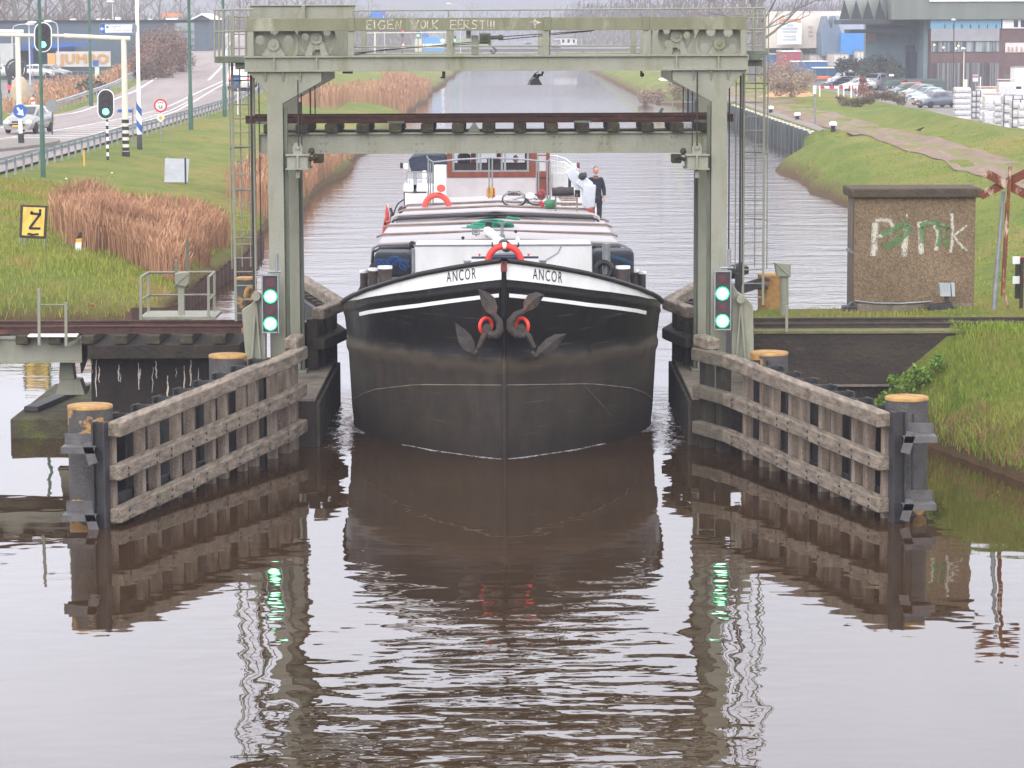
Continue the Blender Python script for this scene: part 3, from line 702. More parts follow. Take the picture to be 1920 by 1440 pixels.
# counterweight guide brackets beside the column feet
for side, uv, pv in ((-1, [(453,582),(470,571),(484,553),(498,553),(498,692),(462,692)], (480,556)), (1, [(1372,530),(1384,548),(1396,556),(1412,573),(1414,690),(1372,690)], (1389,561))):
    b = MB(); b.pprism(uv, YF-.32, .3)
    for k in (-1, 1): b.pprism([(pv[0]-2, 565), (pv[0]+2, 565), (pv[0]+k*9+2, 688), (pv[0]+k*9-2, 688)], YF-.40, .07)
    b.disc(at(pv[0], pv[1], YF-.5), .08, .2, 16); b.build('counterweight_bracket', m_green, gan, .01)
# ------------------------------------------------------------------ lifting deck
dk = thing('lift_bridge_deck', 'raised railway span hanging level between the bridge columns with rusty rail and dark sleepers', 'bridge deck', (CX, 55.9, Zc(288)))
GY0 = 54.85
def Zd(v): return at(933, v, GY0).z
for Y in (GY0, GY0+1.75):
    b = MB(); x0, x1 = at(484, 268, GY0).x, at(1342, 268, GY0).x; zt, zb = Zd(248), Zd(287.5)
    b.box(x0, x1, Y, Y+.3, zt-.03, zt); b.box(x0, x1, Y, Y+.3, zb, zb+.03); b.box(x0+.01, x1-.01, Y+.06, Y+.1, zb+.03, zt-.03)
    b.box(x0, x0+.02, Y+.01, Y+.29, zb+.03, zt-.03); b.box(x1-.02, x1, Y+.01, Y+.29, zb+.03, zt-.03)
    gd = b.build('deck_girder', m_green, dk)
    if Y == GY0:
        for u in (692,703,781,792,933,944,1039,1050,1128,1139,1258,1268,602,612):
            for v in (256, 269, 283): 
                if v == 269 and u in (933, 944): continue
                q = MB(); q.ball(at(u, v, Y+.055), (.02,.012,.02), 8, 5); q.build('rivet', m_green, gd)
for k, u in enumerate([506, 566, 621, 680, 741, 801, 859, 916, 975, 1034.5, 1093, 1150, 1214, 1270, 1324]):
    b = MB(); c = at(u, 239, GY0-.12).x; b.box(c-.118, c+.118, GY0-.14, GY0+2.2, Zd(248)+.002, Zd(231)); b.build('sleeper', m_sleep, dk, .015)
for yy in (GY0+.28, GY0+1.28):
    b = MB(); x0, x1 = at(458, 222, GY0).x, at(1377, 222, GY0).x; z1, z0 = Zd(215.5), Zd(230.7)
    h = z1 - z0
    sec = [(-.07,0),(.07,0),(.07,.014),(.012,.03),(.012,h-.045),(.036,h-.035),(.036,h-.004),(-.036,h-.004),(-.036,h-.035),(-.012,h-.045),(-.012,.03),(-.07,.014)]
    b.prism([(x0, yy+a, z0+c) for a, c in sec][::-1], (x1-x0, 0, 0)); b.build('rail', m_rust, dk)
b = MB()
for u in (741, 1093, 493, 1320): c = at(u, 230, GY0-.15); b.box(c.x-.16, c.x+.16, GY0+.06, GY0+.5, Zd(231)+.002, Zd(227))
for u in (858, 889): c = at(u, 240, GY0-.1); b.prism([(c.x-.03*(4 if u > 870 else 1), GY0-.02, Zd(247)), (c.x+.03*(4 if u > 870 else 1), GY0-.02, Zd(247)), (c.x+.02, GY0-.02, Zd(230)), (c.x-.02, GY0-.02, Zd(230))], (0, .03, 0))
b.build('rail_clamp', m_greend, dk)
for s, u0, u1, uc in ((-1, 538, 577, 558), (1, 1289, 1328, 1307)):
    b = MB(); b.pbox(u0, u1, 293, 316, YF-.12, .9); b.pbox(u0-3, u1+3, 289.5, 293, YF-.16, .98); b.pbox(u0-3, u1+3, 316, 319, YF-.16, .98)
    b.pbox(uc-2, uc+2, 292, 318, YF-.17, .05)
    b.pprism([(uc-9,291),(uc+9,291),(uc+9,276),(uc+5,268),(uc-5,268),(uc-9,276)], YF-.1, .06)
    b.disc(at(uc, 277, YF-.15), .035, .2, 10); b.pbox(uc-4, uc+4, 319, 334, YF-.05, .1); lb = b.build('lifting_bracket', m_green, dk, .006)
    q = MB(); qu = uc + (-1 if s > 0 else 1)*38
    q.pbox(qu-9, qu+9, 290, 306, YF+.4, .4); q.ball(at(uc - s*26, 284, YF+.3), (.06,.06,.07)); q.tube(at(uc - s*22, 300, YF+.2), at(uc - s*38, 293, YF+.2), .04); q.build('lock_gear', m_sleep, dk, .01)
# ------------------------------------------------------------------ lamps hanging under the girder
b = MB(); Y = YF-.02
b.pprism([(994,156),(1015,156),(1010,147),(999,147)], Y+.0, .16); b.pbox(993, 1016, 156, 159.5, Y-.02, .2)
b.tube(at(1004,147,Y+.08), at(1008,140,Y+.08), .05); b.path([at(u, v, Y+.08) for u, v in [(1008,140),(1016,141),(1018,134)]], .025)
b.path([at(u, v, Y+.03) for u, v in [(999,149),(992,154),(990,159),(994,150),(1003,138),(1010,134)]], .008, 5)
solo(b, 'floodlight', m_black, 'black floodlight on a bent arm hanging under the middle of the top girder', 'floodlight')
b = MB(); b.pbox(829, 835, 134, 147, Y+.05, .06); b.pbox(826, 831, 144, 147, Y+.05, .05); solo(b, 'clearance_lamp', m_black, 'tiny dark fitting under the top girder, left of the floodlight', 'lamp')
b = MB(); b.path([at(u, v, Y+.08) for u, v in [(1202,133),(1203,138),(1205,140),(1201,143)]], .022); b.ball(at(1204,140,Y+.08), .04); solo(b, 'clearance_lamp', m_black, 'tiny dark fitting under the top girder, right of the floodlight', 'lamp')
b = MB(); b.pbox(642, 661, 133.6, 138, Y, .14); solo(b, 'junction_box', m_dark, 'flat dark box under the top girder beside the left column', 'box', bevel=.005)
# ------------------------------------------------------------------ navigation signals
m_lg = glow('lit_green_lens', (180,255,220), (190,255,222), 3.6); m_lg2 = glow('green_lens_halo', (20,200,120), (10,220,120), 3.0)
m_lr = mat('dark_red_lens', (74,34,38), rough=.25, spec=.6); m_sig = mat('signal_louvre', (48,44,46), (66,56,58), 60, rough=.5)
for nm, u0, u1, v0, v1, uc, vr in (('left', 490.5, 523, 515, 625, 507, (530,556,582,607)), ('right', 1339, 1371.5, 508, 619.5, 1354.7, (522,550.5,577,602))):
    Y = 53.45; c = at((u0+u1)/2, v1, Y)
    t_ = thing('navigation_signal', f'grey cased canal signal with two lit green lamps, fixed to the {nm} bridge column', 'signal', (c.x, Y, c.z), 0, 'canal signals on the bridge')
    b = MB(); b.pbox(u0, u1, v0, v1, Y+.03, .17); 
    for a in ((u0,u0+2.6,v0,v1),(u1-2.6,u1,v0,v1),(u0+2.6,u1-2.6,v0,v0+2.6),(u0+2.6,u1-2.6,v1-2.6,v1)): b.pbox(*a, Y-.03, .06)
    b.tube(at((u0+u1)/2+12, v0-8, Y+.15), at((u0+u1)/2+12, v0-40, Y+.15), .035); b.path([at((u0+u1)/2+d, v, Y+.15) for d, v in ((-4,v0),(-4,v0-6),(20,v0-6))], .025)
    b.build('housing', m_galv, t_, .004)
    b = MB(); b.pbox(u0+2.6, u1-2.6, v0+2.6, v1-2.6, Y+.0, .028); b.build('louvre_panel', m_sig, t_)
    for k, v in enumerate(vr):
        p = at(uc, v, Y-.012)
        q = MB(); q.disc(p, .105 if k % 2 else .085, .02, 24); l_ = q.build('lens', m_lg if k % 2 else m_lr, t_)
        if k % 2: q = MB(); q.torus(p, .113, .012, None, 28, 6); q.build('rim', m_lg2, l_)  # glowing ring added to imitate the green halo round a lit lens
# ------------------------------------------------------------------ piers, abutments, tracks
for nm, s in (('left', -1), ('right', 1)):
    xi = -3.63 if s < 0 else 3.32
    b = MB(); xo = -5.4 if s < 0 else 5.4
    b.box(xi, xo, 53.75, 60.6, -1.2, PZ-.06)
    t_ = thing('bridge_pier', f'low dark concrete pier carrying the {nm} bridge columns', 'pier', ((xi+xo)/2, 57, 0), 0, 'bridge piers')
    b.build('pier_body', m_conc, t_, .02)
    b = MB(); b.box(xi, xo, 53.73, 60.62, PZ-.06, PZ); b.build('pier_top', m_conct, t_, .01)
    q = MB()
    for k in range(9): yy = 53.8 + k*.75; q.box(xi - s*.0, xi - s*.07, yy, yy+.7, -.6, PZ-.1)
    q.build('timber_facing', m_woodd, t_, .01)
lw = thing('left_abutment', 'dark stained concrete wall under the rails left of the bridge with pale lime streaks', 'abutment', at(310, 790, 55.6), 0)
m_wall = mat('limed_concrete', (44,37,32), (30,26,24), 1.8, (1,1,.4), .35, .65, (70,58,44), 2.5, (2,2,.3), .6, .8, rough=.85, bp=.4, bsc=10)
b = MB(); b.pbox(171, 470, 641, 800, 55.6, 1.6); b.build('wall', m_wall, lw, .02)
rr = random.Random(3); m_lime = spray('lime_deposit', (206,196,184), .5)
for u in (172,180,186,222,226,259,262,286,293,315,330,345,358,372):
    v0 = rr.uniform(665, 705); L = rr.uniform(40, 70) if u in (180,259,286,315,345,358) else rr.uniform(14, 38); w_ = rr.uniform(1.2, 3.4)
    pts = [(u + rr.uniform(-1.5,1.5), v0 + L*k/5) for k in range(6)]
    b = MB()
    for k in range(5):
        (ua, va), (ub, vb) = pts[k], pts[k+1]; ww = w_*(1-abs(k-2)/4)
        b.add([at(ua-ww/2, va, 55.594), at(ub-ww/2, vb, 55.594), at(ub+ww/2, vb, 55.594), at(ua+ww/2, va, 55.594)], [(0,1,2,3)])
    b.build('lime_streak', m_lime, lw)
b = MB(); z = .38; fl = gnd(30, 776, z); fr = gnd(470, 776, z); b.box(fl.x, fr.x, 55.0, 56.0, -1, z)
b.prism([(fl.x, 56.0, -1), (fl.x, 56.0, z), (fl.x, 60.5, z), (fl.x, 60.5, -1)], (1.6, 0, 0)); b.build('footing', m_mossc, lw, .03)
b = MB(); b.pprism([(104,741),(160,741),(150,712),(112,712)], 55.9, .4); b.pprism([(110,712),(140,712),(136,680),(112,680)], 55.95, .3); b.build('bearing_block', m_green, lw, .01)
b = MB(); b.bar((fl.x+.25, 55.9, z+.06), (fl.x+.75, 59.4, z+.06), .28, .1); b.build('drain_plate', m_dark, lw, .01)
sp = thing('approach_span', 'grey green steel approach girder carrying the rails at the far left', 'bridge girder', at(60, 690, 55.2))
for Y in (55.2, 56.5):
    b = MB(); z1, z0 = at(80, 633, 55.2).z, at(80, 680, 55.2).z; x0, x1 = -30, at(153, 650, 55.2).x
    b.box(x0, x1, Y, Y+.32, z1-.03, z1); b.box(x0, x1, Y, Y+.32, z0, z0+.03); b.box(x0, x1-.005, Y+.05, Y+.09, z0+.03, z1-.03); b.box(x1-.03, x1, Y+.005, Y+.31, z0+.03, z1-.03)
    b.build('girder', m_green, sp)
b = MB(); b.pprism([(150,633),(163,633),(163,668),(152,700),(150,680)], 55.6, .3); b.build('end_bracket', m_dark, sp)
# railway tracks on both sides: two rails on sleepers
def track(nm, x0, x1, label):
    t_ = thing('railway_track', label, 'railway track', ((x0+x1)/2, 56, 1.95), 0, 'railway track on either side of the bridge')
    zt = at(300 if x0 < 0 else 1650, 600 if x0 < 0 else 595, 56.3).z
    for yy in (55.33, 56.33):
        b = MB(); h = .155; z0 = zt - h
        sec = [(-.07,0),(.07,0),(.07,.014),(.012,.03),(.012,h-.045),(.036,h-.035),(.036,h-.004),(-.036,h-.004),(-.036,h-.035),(-.012,h-.045),(-.012,.03),(-.07,.014)]
        b.prism([(x0, yy+a, z0+c) for a, c in sec][::-1], (x1-x0, 0, 0)); b.build('rail', m_rust if x0 < 0 else m_rust2, t_)
    k = 0; xx = x0 + .25
    while xx < x1 - .2 and k < 60:
        b = MB(); b.box(xx-.12, xx+.12, 54.95, 56.9, zt-.155-.17, zt-.157); b.build('sleeper', m_sleep, t_, .015); xx += .62; k += 1
    return zt
m_rust2 = mat('dull_old_rail', (70,58,50), (52,46,42), 8, rough=.75, bp=.1)
xle = at(452, 610, 55.3).x
zt = track('left', -16.3, xle, 'brown rusty railway track running in from the left on open sleepers')
track('right', at(1414, 605, 55.3).x, 13.5, 'dull old railway track sunk in grass on the right bank beside the hut')
b = MB(); b.box(-8.0, xle, 54.95, 57.0, zt-.6, zt-.34); b.build('bed_beam', m_conc, lw, .01)
ra = thing('right_abutment', 'dark stained concrete retaining wall below the track on the right bank', 'abutment', at(1610, 750, 55))
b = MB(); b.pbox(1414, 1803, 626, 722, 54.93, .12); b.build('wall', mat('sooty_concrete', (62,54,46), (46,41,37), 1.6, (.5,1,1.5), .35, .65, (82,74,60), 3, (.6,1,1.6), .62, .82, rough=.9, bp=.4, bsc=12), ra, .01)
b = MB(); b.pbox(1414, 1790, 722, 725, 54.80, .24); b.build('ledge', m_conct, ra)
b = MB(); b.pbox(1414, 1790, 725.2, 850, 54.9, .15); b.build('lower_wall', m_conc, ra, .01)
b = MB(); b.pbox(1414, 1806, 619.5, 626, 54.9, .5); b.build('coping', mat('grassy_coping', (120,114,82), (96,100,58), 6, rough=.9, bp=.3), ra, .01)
# ------------------------------------------------------------------ guide fenders
m_woodn = mat('dark_weathered_timber', (120,112,98), (92,86,74), 3.4, (3.2,.45,3.2), .35, .65, (96,98,68), 2.2, (1,.5,1), .56, .78, rough=.85, bp=.3)
def fender(label, P0, P1, side, ztop, tpair, nose, rise=.25):
    P0, P1 = Vector((*P0, 0)), Vector((*P1, 0)); d = (P1-P0); L = d.length; d.normalize(); n = Vector((-d.y*-side, d.x*-side, 0))
    n = Vector((d.y, -d.x, 0)) * (1 if side < 0 else -1)
    if (n.x < 0) == (side < 0): n = -n
    t_ = thing('guide_fender', label, 'timber fender', ((P0+P1)/2).to_tuple(), 0, 'timber guide fenders in front of the bridge')
    hs = (ztop - .12, ztop - .80, ztop - 1.47)
    for h in hs:
        cuts = [0, .2, .42, .63, .82, 1]
        for a, c in zip(cuts, cuts[1:]):
            b = MB(); p, q = P0 + d*L*a, P0 + d*(L*c-.012)
            sag = random.uniform(-.012, .012)
            b.bar(p + n*.1 + ZUP*(h+sag+rise*a), q + n*.1 + ZUP*(h+sag+rise*c), .24 if h == hs[0] else .2, .23)
            b.build('rail', m_wood, t_, .018)
    N = Vector((*nose, 0)); nd = (N-P1).normalized(); nn = Vector((-nd.y, nd.x, 0)); nn = nn if (nn.x > 0) == (side < 0) else -nn
    for h in hs:
        b = MB(); b.bar(P1 + n*.1 + ZUP*(h+rise), N + nn*.1 + ZUP*(h+rise*1.15), .24 if h == hs[0] else .2, .23); b.build('rail', m_wood if side < 0 else m_woodn, t_, .018)
    for f in (.45, .97):
        b = MB(); p = P1.lerp(N, f) - nn*.1; b.bar(p + ZUP*-.6, p + ZUP*(hs[0]-.12+rise), .22, .2, nd); b.build('post', m_woodv if side < 0 else m_woodd, t_, .012)
    b = MB(); b.bar(P1.lerp(N, .6) + ZUP*(ztop+.10+rise), N + nd*.1 + ZUP*(ztop+.14+rise), .26, .22); b.build('nose_block', m_wood, t_, .03)
    for tp in tpair:
        b = MB(); p = P0 + d*L*tp; b.bar(p - n*.10 + ZUP*-.6, p - n*.10 + ZUP*(hs[0]-.12+rise*tp), .16, .15, d)
        b.build('post', m_woodv, t_, .012)
    for tp in tpair:
        for h in hs:
            for dz in (-.06, .05):
                bt = MB(); p = P0 + d*(L*tp) + n*.203 + ZUP*(h+dz+rise*tp); bt.bar(p, p + n*.012, .035, .035); bt.build('bolt', m_dark, t_)
    # steel piles behind the timber
    for tp in np.linspace(.08, .98, 9):
        b = MB(); p = P0 + d*L*tp - n*.42; b.ibeam(p + ZUP*-.8, p + ZUP*(ztop-.1+rise*tp), .34, .3, .03, .03, n); b.build('steel_pile', m_dark, t_)
    b = MB(); b.bar(P0 - n*.24 + ZUP*(ztop-.2), P1 - n*.24 + ZUP*(ztop-.2+rise), .08, .16); b.bar(P0 - n*.24 + ZUP*.3, P1 - n*.24 + ZUP*.3, .08, .16); b.build('steel_waling', m_dark, t_)
    # end column and brackets out to the mooring pile
    b = MB(); p = P0 - d*.06 - n*.10; b.ibeam(p + ZUP*-.8, p + ZUP*(ztop+.02), .2, .22, .03, .03, n); b.build('end_pile', m_dark, t_)
    ox = Vector((side, 0, 0))
    for h in (ztop-.36, ztop-1.42):
        b = MB(); e_ = p + ox*.06 + Vector((0, -.02, 0)); f_ = e_ + ox*.52
        b.bar(e_ + ZUP*h, f_ + ZUP*h, .44, .025); b.bar(e_ + ZUP*(h+.04) + Vector((0,.22,0)), f_ + ZUP*(h+.04) + Vector((0,.22,0)), .022, .26)
        b.bar(e_ + ZUP*(h-.06) - Vector((0,.22,0)), e_ + ox*.14 + ZUP*(h-.10) - Vector((0,.22,0)), .022, .34); b.bar(e_ + ZUP*(h-.03) - Vector((0,.22,0)), f_ + ZUP*(h-.03) - Vector((0,.22,0)), .022, .10); b.build('bracket', m_bracket, t_)
    return t_
tp = [.04, .185, .262, .378, .455, .572, .648, .760, .835, .955]
fender('weathered timber guide fender with three rails on the left of the barge', (-6.27, 45.05), (-4.12, 52.6), -1, 1.63, tp, (-3.95, 53.45), .25)
fender('weathered timber guide fender with three rails on the right of the barge', (5.89, 45.25), (3.98, 52.4), 1, 1.72, [.05,.15,.22,.345,.42,.545,.615,.74,.81,.93], (3.48, 53.5), .12)
def far_fender(s, pts, label):
    t_ = thing('inner_fender', label, 'timber fender', (pts[1][0], pts[1][1], 0), 0, 'timber fenders behind the bridge')
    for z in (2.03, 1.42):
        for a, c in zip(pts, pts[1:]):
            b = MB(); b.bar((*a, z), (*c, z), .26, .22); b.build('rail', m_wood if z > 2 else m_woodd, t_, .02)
    for a, c in zip(pts, pts[1:]):
        n_ = max(2, int((Vector(c)-Vector(a)).length/.75)+1)
        for k in range(n_):
            f = (k+.3)/n_; p = Vector(a).lerp(Vector(c), f); b = MB(); b.bar((p.x - s*-.16, p.y, -.6), (p.x - s*-.16, p.y, 1.92), .22, .22); b.build('post', m_woodd, t_, .01)
    b = MB()
    for a, c in zip(pts, pts[1:]): b.bar((a[0]+s*.34, a[1], 1.0), (c[0]+s*.34, c[1], 1.0), .1, 1.7)
    b.build('backing', m_dark, t_)
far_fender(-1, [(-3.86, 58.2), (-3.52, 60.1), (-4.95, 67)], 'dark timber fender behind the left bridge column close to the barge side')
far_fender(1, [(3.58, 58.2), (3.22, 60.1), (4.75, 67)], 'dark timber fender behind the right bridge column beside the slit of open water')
# mooring piles
def pile(u0, u1, vt, Y, label, zb=-1.0):
    c = at((u0+u1)/2, vt, Y); r = (at(u1, vt, Y).x - at(u0, vt, Y).x)/2
    t_ = thing('mooring_pile', label, 'pile', (c.x, Y+r, 0), 0, 'thick yellow topped steel piles')
    b = MB(); b.lathe((c.x, Y+r, 0), [(r, zb), (r, c.z-.02)], 28); b.build('tube', m_pile, t_)
    b = MB(); b.lathe((c.x, Y+r, 0), [(r+.006, c.z-.05), (r+.006, c.z-.01), (r-.01, c.z), (0, c.z+.002)], 28); b.build('cap', m_yel, t_)
pile(120.5, 205, 764, 45.6, 'thick steel pile with yellow cap at the near end of the left fender')
pile(388, 460, 668, 52.3, 'short looking yellow capped pile behind the left fender near the grey bracket')
pile(1410, 1481, 663, 52.3, 'yellow capped pile with peeling band behind the right fender below the column')
pile(1665, 1746, 748, 45.8, 'thick steel pile with yellow cap at the near end of the right fender')
pile(441, 480, 521, 60.5, 'dark pile with yellow rim behind the left ladder')
pile(1423, 1471, 515, 60.5, 'pile with large yellow patch behind the right ladder')
b = MB(); c = at(468, 552, 60.2); b.torus(c, .13, .05, Matrix.Rotation(R(60), 3, 'Z'), 20, 8); solo(b, 'mooring_ring', m_yel, 'worn yellow ring on the dark pile behind the left ladder', 'ring')
b = MB(); b.pbox(1382, 1404, 500, 514, 60.4, .5); b.tube(at(1366,512,60.4), at(1395,503,60.4), .14, n=14); b.tube(at(1384,512,60), at(1384,560,60), .07); b.bar(at(1380,545,60.2), at(1432,528,60.2), .1, .2); b.pbox(1376, 1440, 536, 543, 60.2, .3)
solo(b, 'buffer_frame', m_dark, 'dark steel frame with roller between the right column and the yellow pile', 'frame', bevel=.01)
# ================================================================== barge
BX = at(946, 862, 52).x
bg_ = thing('barge', 'long black cargo barge with white bow band, coming straight through the lifted bridge', 'barge', (BX, 52.0, 0), R(.55))
BM = wm(bg_); BI = BM.inverted()
S_ = [0,.85,1.35,2.4,3.3,4.2,5.4,8,12,40]
f_sheer = lambda s: interp(s, S_, [3.63,3.40,3.27,2.97,2.74,2.55,2.36,2.12,2.0,1.95])
f_low = lambda s: interp(s, S_, [3.28,3.08,2.97,2.78,2.62,2.50,2.30,2.04,1.92,1.86])
f_kn = lambda s: interp(s, [0,2,4.2,6,8,40], [1.80,1.73,1.60,1.5,1.45,1.4])
B_s = [0,.05,.15,.3,.6,1,1.35,2,2.75,3.5,4.2,5,6,9,34,38,40]
B_v = [0.02,.085,.23,.42,.77,1.17,1.47,1.96,2.41,2.71,2.89,3.0,3.05,3.06,3.06,2.9,2.3]
def hb(s, z):
    k = interp(z, [-.6,0,1.6,2.6,3.6], [.94,.975,1.0,1.035,1.05]); return interp(s, B_s, B_v) * k
def stemy(z): return -.14*z + .02*z*z*0
def hp(s, z, side, o=0.):
    """point on the hull (barge space), o metres proud of the plating"""
    x = hb(s, z); e = .06; nx = hb(s+e, z) - hb(max(0, s-e), z); n = Vector((2*e, -nx)).normalized()
    return Vector((side*(x + n.x*o), stemy(z) + s + n.y*o, z))
ss = [0,.02,.05,.1,.2,.35,.5,.7,.9,1.1,1.35,1.6,1.9,2.2,2.5,2.8,3.15,3.3,3.5,3.9,4.2,4.5,4.8,5.1,5.4,5.8,6.3,7,8,9.5,12,16,22,28,34,36,38,39,40]
def hull_mat():
    m, t, bs = NT('hull_paint')
    tc_ = t.nodes.new('ShaderNodeTexCoord'); s = t.nodes.new('ShaderNodeSeparateXYZ'); t.links.new(tc_.outputs['Object'], s.inputs[0])
    g = noise(t, 1.4, 5, (1, 1, .5), vec=tc_.outputs['Object'])
    blk = mix(t, rng_(t, g, .35, .7), c4((14,14,16)), c4((25,23,22)))
    wear = mix(t, rng_(t, noise(t, 3, 6, (1, 1, .35), vec=tc_.outputs['Object']), .35, .65), c4((52,48,43)), c4((66,59,51)))
    # worn below the knuckle, darker again towards the waterline; scratches along the plating
    z = math_(t, 'ADD', s.outputs[2], math_(t, 'MULTIPLY', g, .35))
    a = mix(t, rng_(t, z, 1.75, 2.1), wear, blk)
    a = mix(t, rng_(t, math_(t, 'ABSOLUTE', math_(t, 'SUBTRACT', z, 1.87)), .04, .16, .8, 0), a, c4((84,75,64)))
    sc_r = noise(t, 2.2, 7, (.35, .35, 9), .7, vec=tc_.outputs['Object'])
    a = mix(t, rng_(t, sc_r, .60, .72, 0, .5), a, c4((118,106,90)))
    rs = noise(t, 4, 6, (1, 1, .3), .7, vec=tc_.outputs['Object'])
    a = mix(t, rng_(t, rs, .60, .76, 0, .5), a, c4((92,64,48)))
    a = mix(t, rng_(t, z, .15, .75, .75, 0), a, c4((40,36,33)))
    t.links.new(a, bs.inputs['Base Color']); t.links.new(rng_(t, z, 1.5, 2.2, .6, .36), bs.inputs['Roughness'])
    bs.inputs['Specular IOR Level'].default_value = .28; bump(t, bs, math_(t, 'ADD', noise(t, 1.1, 2), math_(t, 'MULTIPLY', noise(t, 14, 4), .05)), .035); return m
m_hull = hull_mat()
m_rimb = mat('hull_rim_paint', (30,29,28), (44,41,38), 4, rough=.45, c3=(96,88,74), a3=.6, b3=.75, bp=.05)
h = MB()
for side in (-1, 1):
    rows = []
    for s in ss:
        lo, kn = f_low(s), f_kn(s)
        zs = [(-.7,0),(-.2,0),(.3,0),(.8,0),(1.2,0),(kn-.13,0),(kn-.03,.035),(kn+.07,.035),(kn+.15,0),(kn+.35,0),((kn+.35+lo-.32)/2,0),(lo-.32,0),(lo-.25,0),(lo-.215,0),(lo-.19,.004),(lo-.16,.016),(lo-.13,.016),(lo-.10,.012),(lo-.06,.0),(lo,0)]
        rows.append([hp(s, z, side, o) for z, o in zs])
    rows = rows if side > 0 else rows
    h.grid(rows, True)
    if side < 0: h.f[-(len(rows)-1)*(len(zs)-1):] = [f[::-1] for f in h.f[-(len(rows)-1)*(len(zs)-1):]]
h.path([(0, stemy(z)-.02, z) for z in (-.7, 0, .8, 1.6, 2.4, 3.2, 3.6)], .045, 8)
hu = h.build('hull', m_hull, bg_, world=False)
b = MB()
for side in (-1, 1):
    pts = [hp(s, interp(s, [0,1.5,2.8,4.6,6], [1.37,1.2,.95,.5,.3]), side, .0) for s in ss if s <= 6]; b.path(pts, .011, 5)
    if side > 0: b.path([hp(s, 1.25-(s-1.3)*.9, side) for s in (1.3,1.6,1.9,2.1)], .006, 4)
b.build('weld_seam', mat('rubbed_weld', (138,126,106), (96,86,72), 3, rough=.6), hu, world=False)
# bulwark: white band, then the dark cap
bw = MB()
for side in (-1, 1):
    rows = [[hp(s, z, side, o) for z, o in ((f_low(s), .004), (max(f_low(s)+.01, f_sheer(s)-.055), .004))] for s in ss if s <= 4.6]
    bw.grid(rows, True)
bu = bw.build('bulwark', m_white, bg_, world=False)
cp = MB()
for side in (-1, 1):
    pr = [(-.0,-.055),(.05,-.05),(.06,0),(.03,.035),(-.05,.03),(-.07,-.05)]
    cp.grid([[hp(s, f_sheer(s)+dz, side, o) for o, dz in pr] for s in ss if s <= 7], True)
    # plain black plating between the band's end and the side deck, and the inside of the bulwark
    cp.grid([[hp(s, f_low(s), side, 0), hp(s, f_sheer(s), side, 0)] for s in ss if s >= 4.5], True)
    cp.grid([[hp(s, f_sheer(s), side, -.07), hp(s, f_sheer(s)-.5, side, -.07)] for s in ss if .1 < s <= 8], True)
cp.build('bulwark_rim', m_rimb, bg_, world=False)
st_ = MB()
for side in (-1, 1):
    st_.grid([[hp(s, f_low(s)-.315, side, .006), hp(s, f_low(s)-.245, side, .006)] for s in ss if .04 < s <= 3.3], True)
st_.build('white_stripe', m_white, hu, world=False)
rd = MB(); rd.box(-.055, .055, stemy(3.5)-.07, stemy(3.5)+.05, 3.42, 3.60); rd.build('stem_head', mat('dull_red_paint', (112,44,42), (84,40,38), 6), bg_, world=False, bevel=.01)
# the name on each bow, wrapped round the plating
m_letter = mat('black_lettering', (26,26,30), rough=.5, fine=0)
def s_at_x(x, z):
    a, c = 0, 6
    for _ in range(40):
        m_ = (a+c)/2
        if hb(m_, z) < x: a = m_
        else: c = m_
    return a
for side, u0, u1, vt, vb in ((-1, 840, 895, 508, 529), (1, 999, 1055, 507, 530)):
    vs, fs = text_geo('ANCOR', 1.0, .62, 1.25); xs_ = [p[0] for p in vs]; a0, a1 = min(xs_), max(xs_)
    q = MB(); out_ = []
    for a, c in vs:
        u = u0 + (a-a0)/(a1-a0)*(u1-u0); slope = (abs(u-947)-107)*.135 if True else 0
        x = abs(u-946)/5500*52.6
        v = (vb + slope) - c*20.5
        s = s_at_x(x, 3.1); z = at(u, v, 51.6 + s).z
        out_.append(hp(s, z, side, .010))
    q.add(out_, fs); q.build('ship_name', m_letter, bu, world=False)
# decks
d = MB()
for side in (-1, 1):
    d.grid([[Vector((0, hp(s, f_sheer(s)-.4, side).y, f_sheer(s)-.4)), hp(s, f_sheer(s)-.4, side, -.06)] for s in ss if s <= 7])
    d.grid([[Vector((0, s, 1.72)), hp(s, 1.72, side, -.03)] for s in ss if s >= 6.5])
m_deck = mat('deck_paint', (96,96,98), (78,76,74), 3, rough=.7, bp=.1); d.build('deck', m_deck, bg_, world=False)
# anchors with leaf-shaped flukes, snug against the bow, red hawse rings
m_anc = mat('anchor_iron', (62,55,49), (46,42,38), 6, rough=.6, c3=(104,66,44), sc3=3, a3=.56, b3=.72, bp=.25, bsc=30)
m_red = mat('orange_red_paint', (226,62,48), (206,54,44), 4, rough=.4)
def leaf(mb, pts, wid, Y0, Y1, ridge=.09):
    """a pointed fluke: centre line in pixels, half width in pixels, ridge towards the camera"""
    n = len(pts); L = []; C = []; Rr = []; D = []
    for i in range(n):
        p = Vector(pts[i]); d_ = (Vector(pts[min(i+1,n-1)]) - Vector(pts[max(i-1,0)])).normalized(); nn = Vector((-d_.y, d_.x))
        Y = Y0 + (Y1-Y0)*i/(n-1); wd = wid[i]
        L.append(at(*(p + nn*wd), Y)); Rr.append(at(*(p - nn*wd), Y)); C.append(at(*p, Y-ridge)); D.append(at(*p, Y+ridge*.8))
    mb.grid([L, C, Rr, D, L], False)
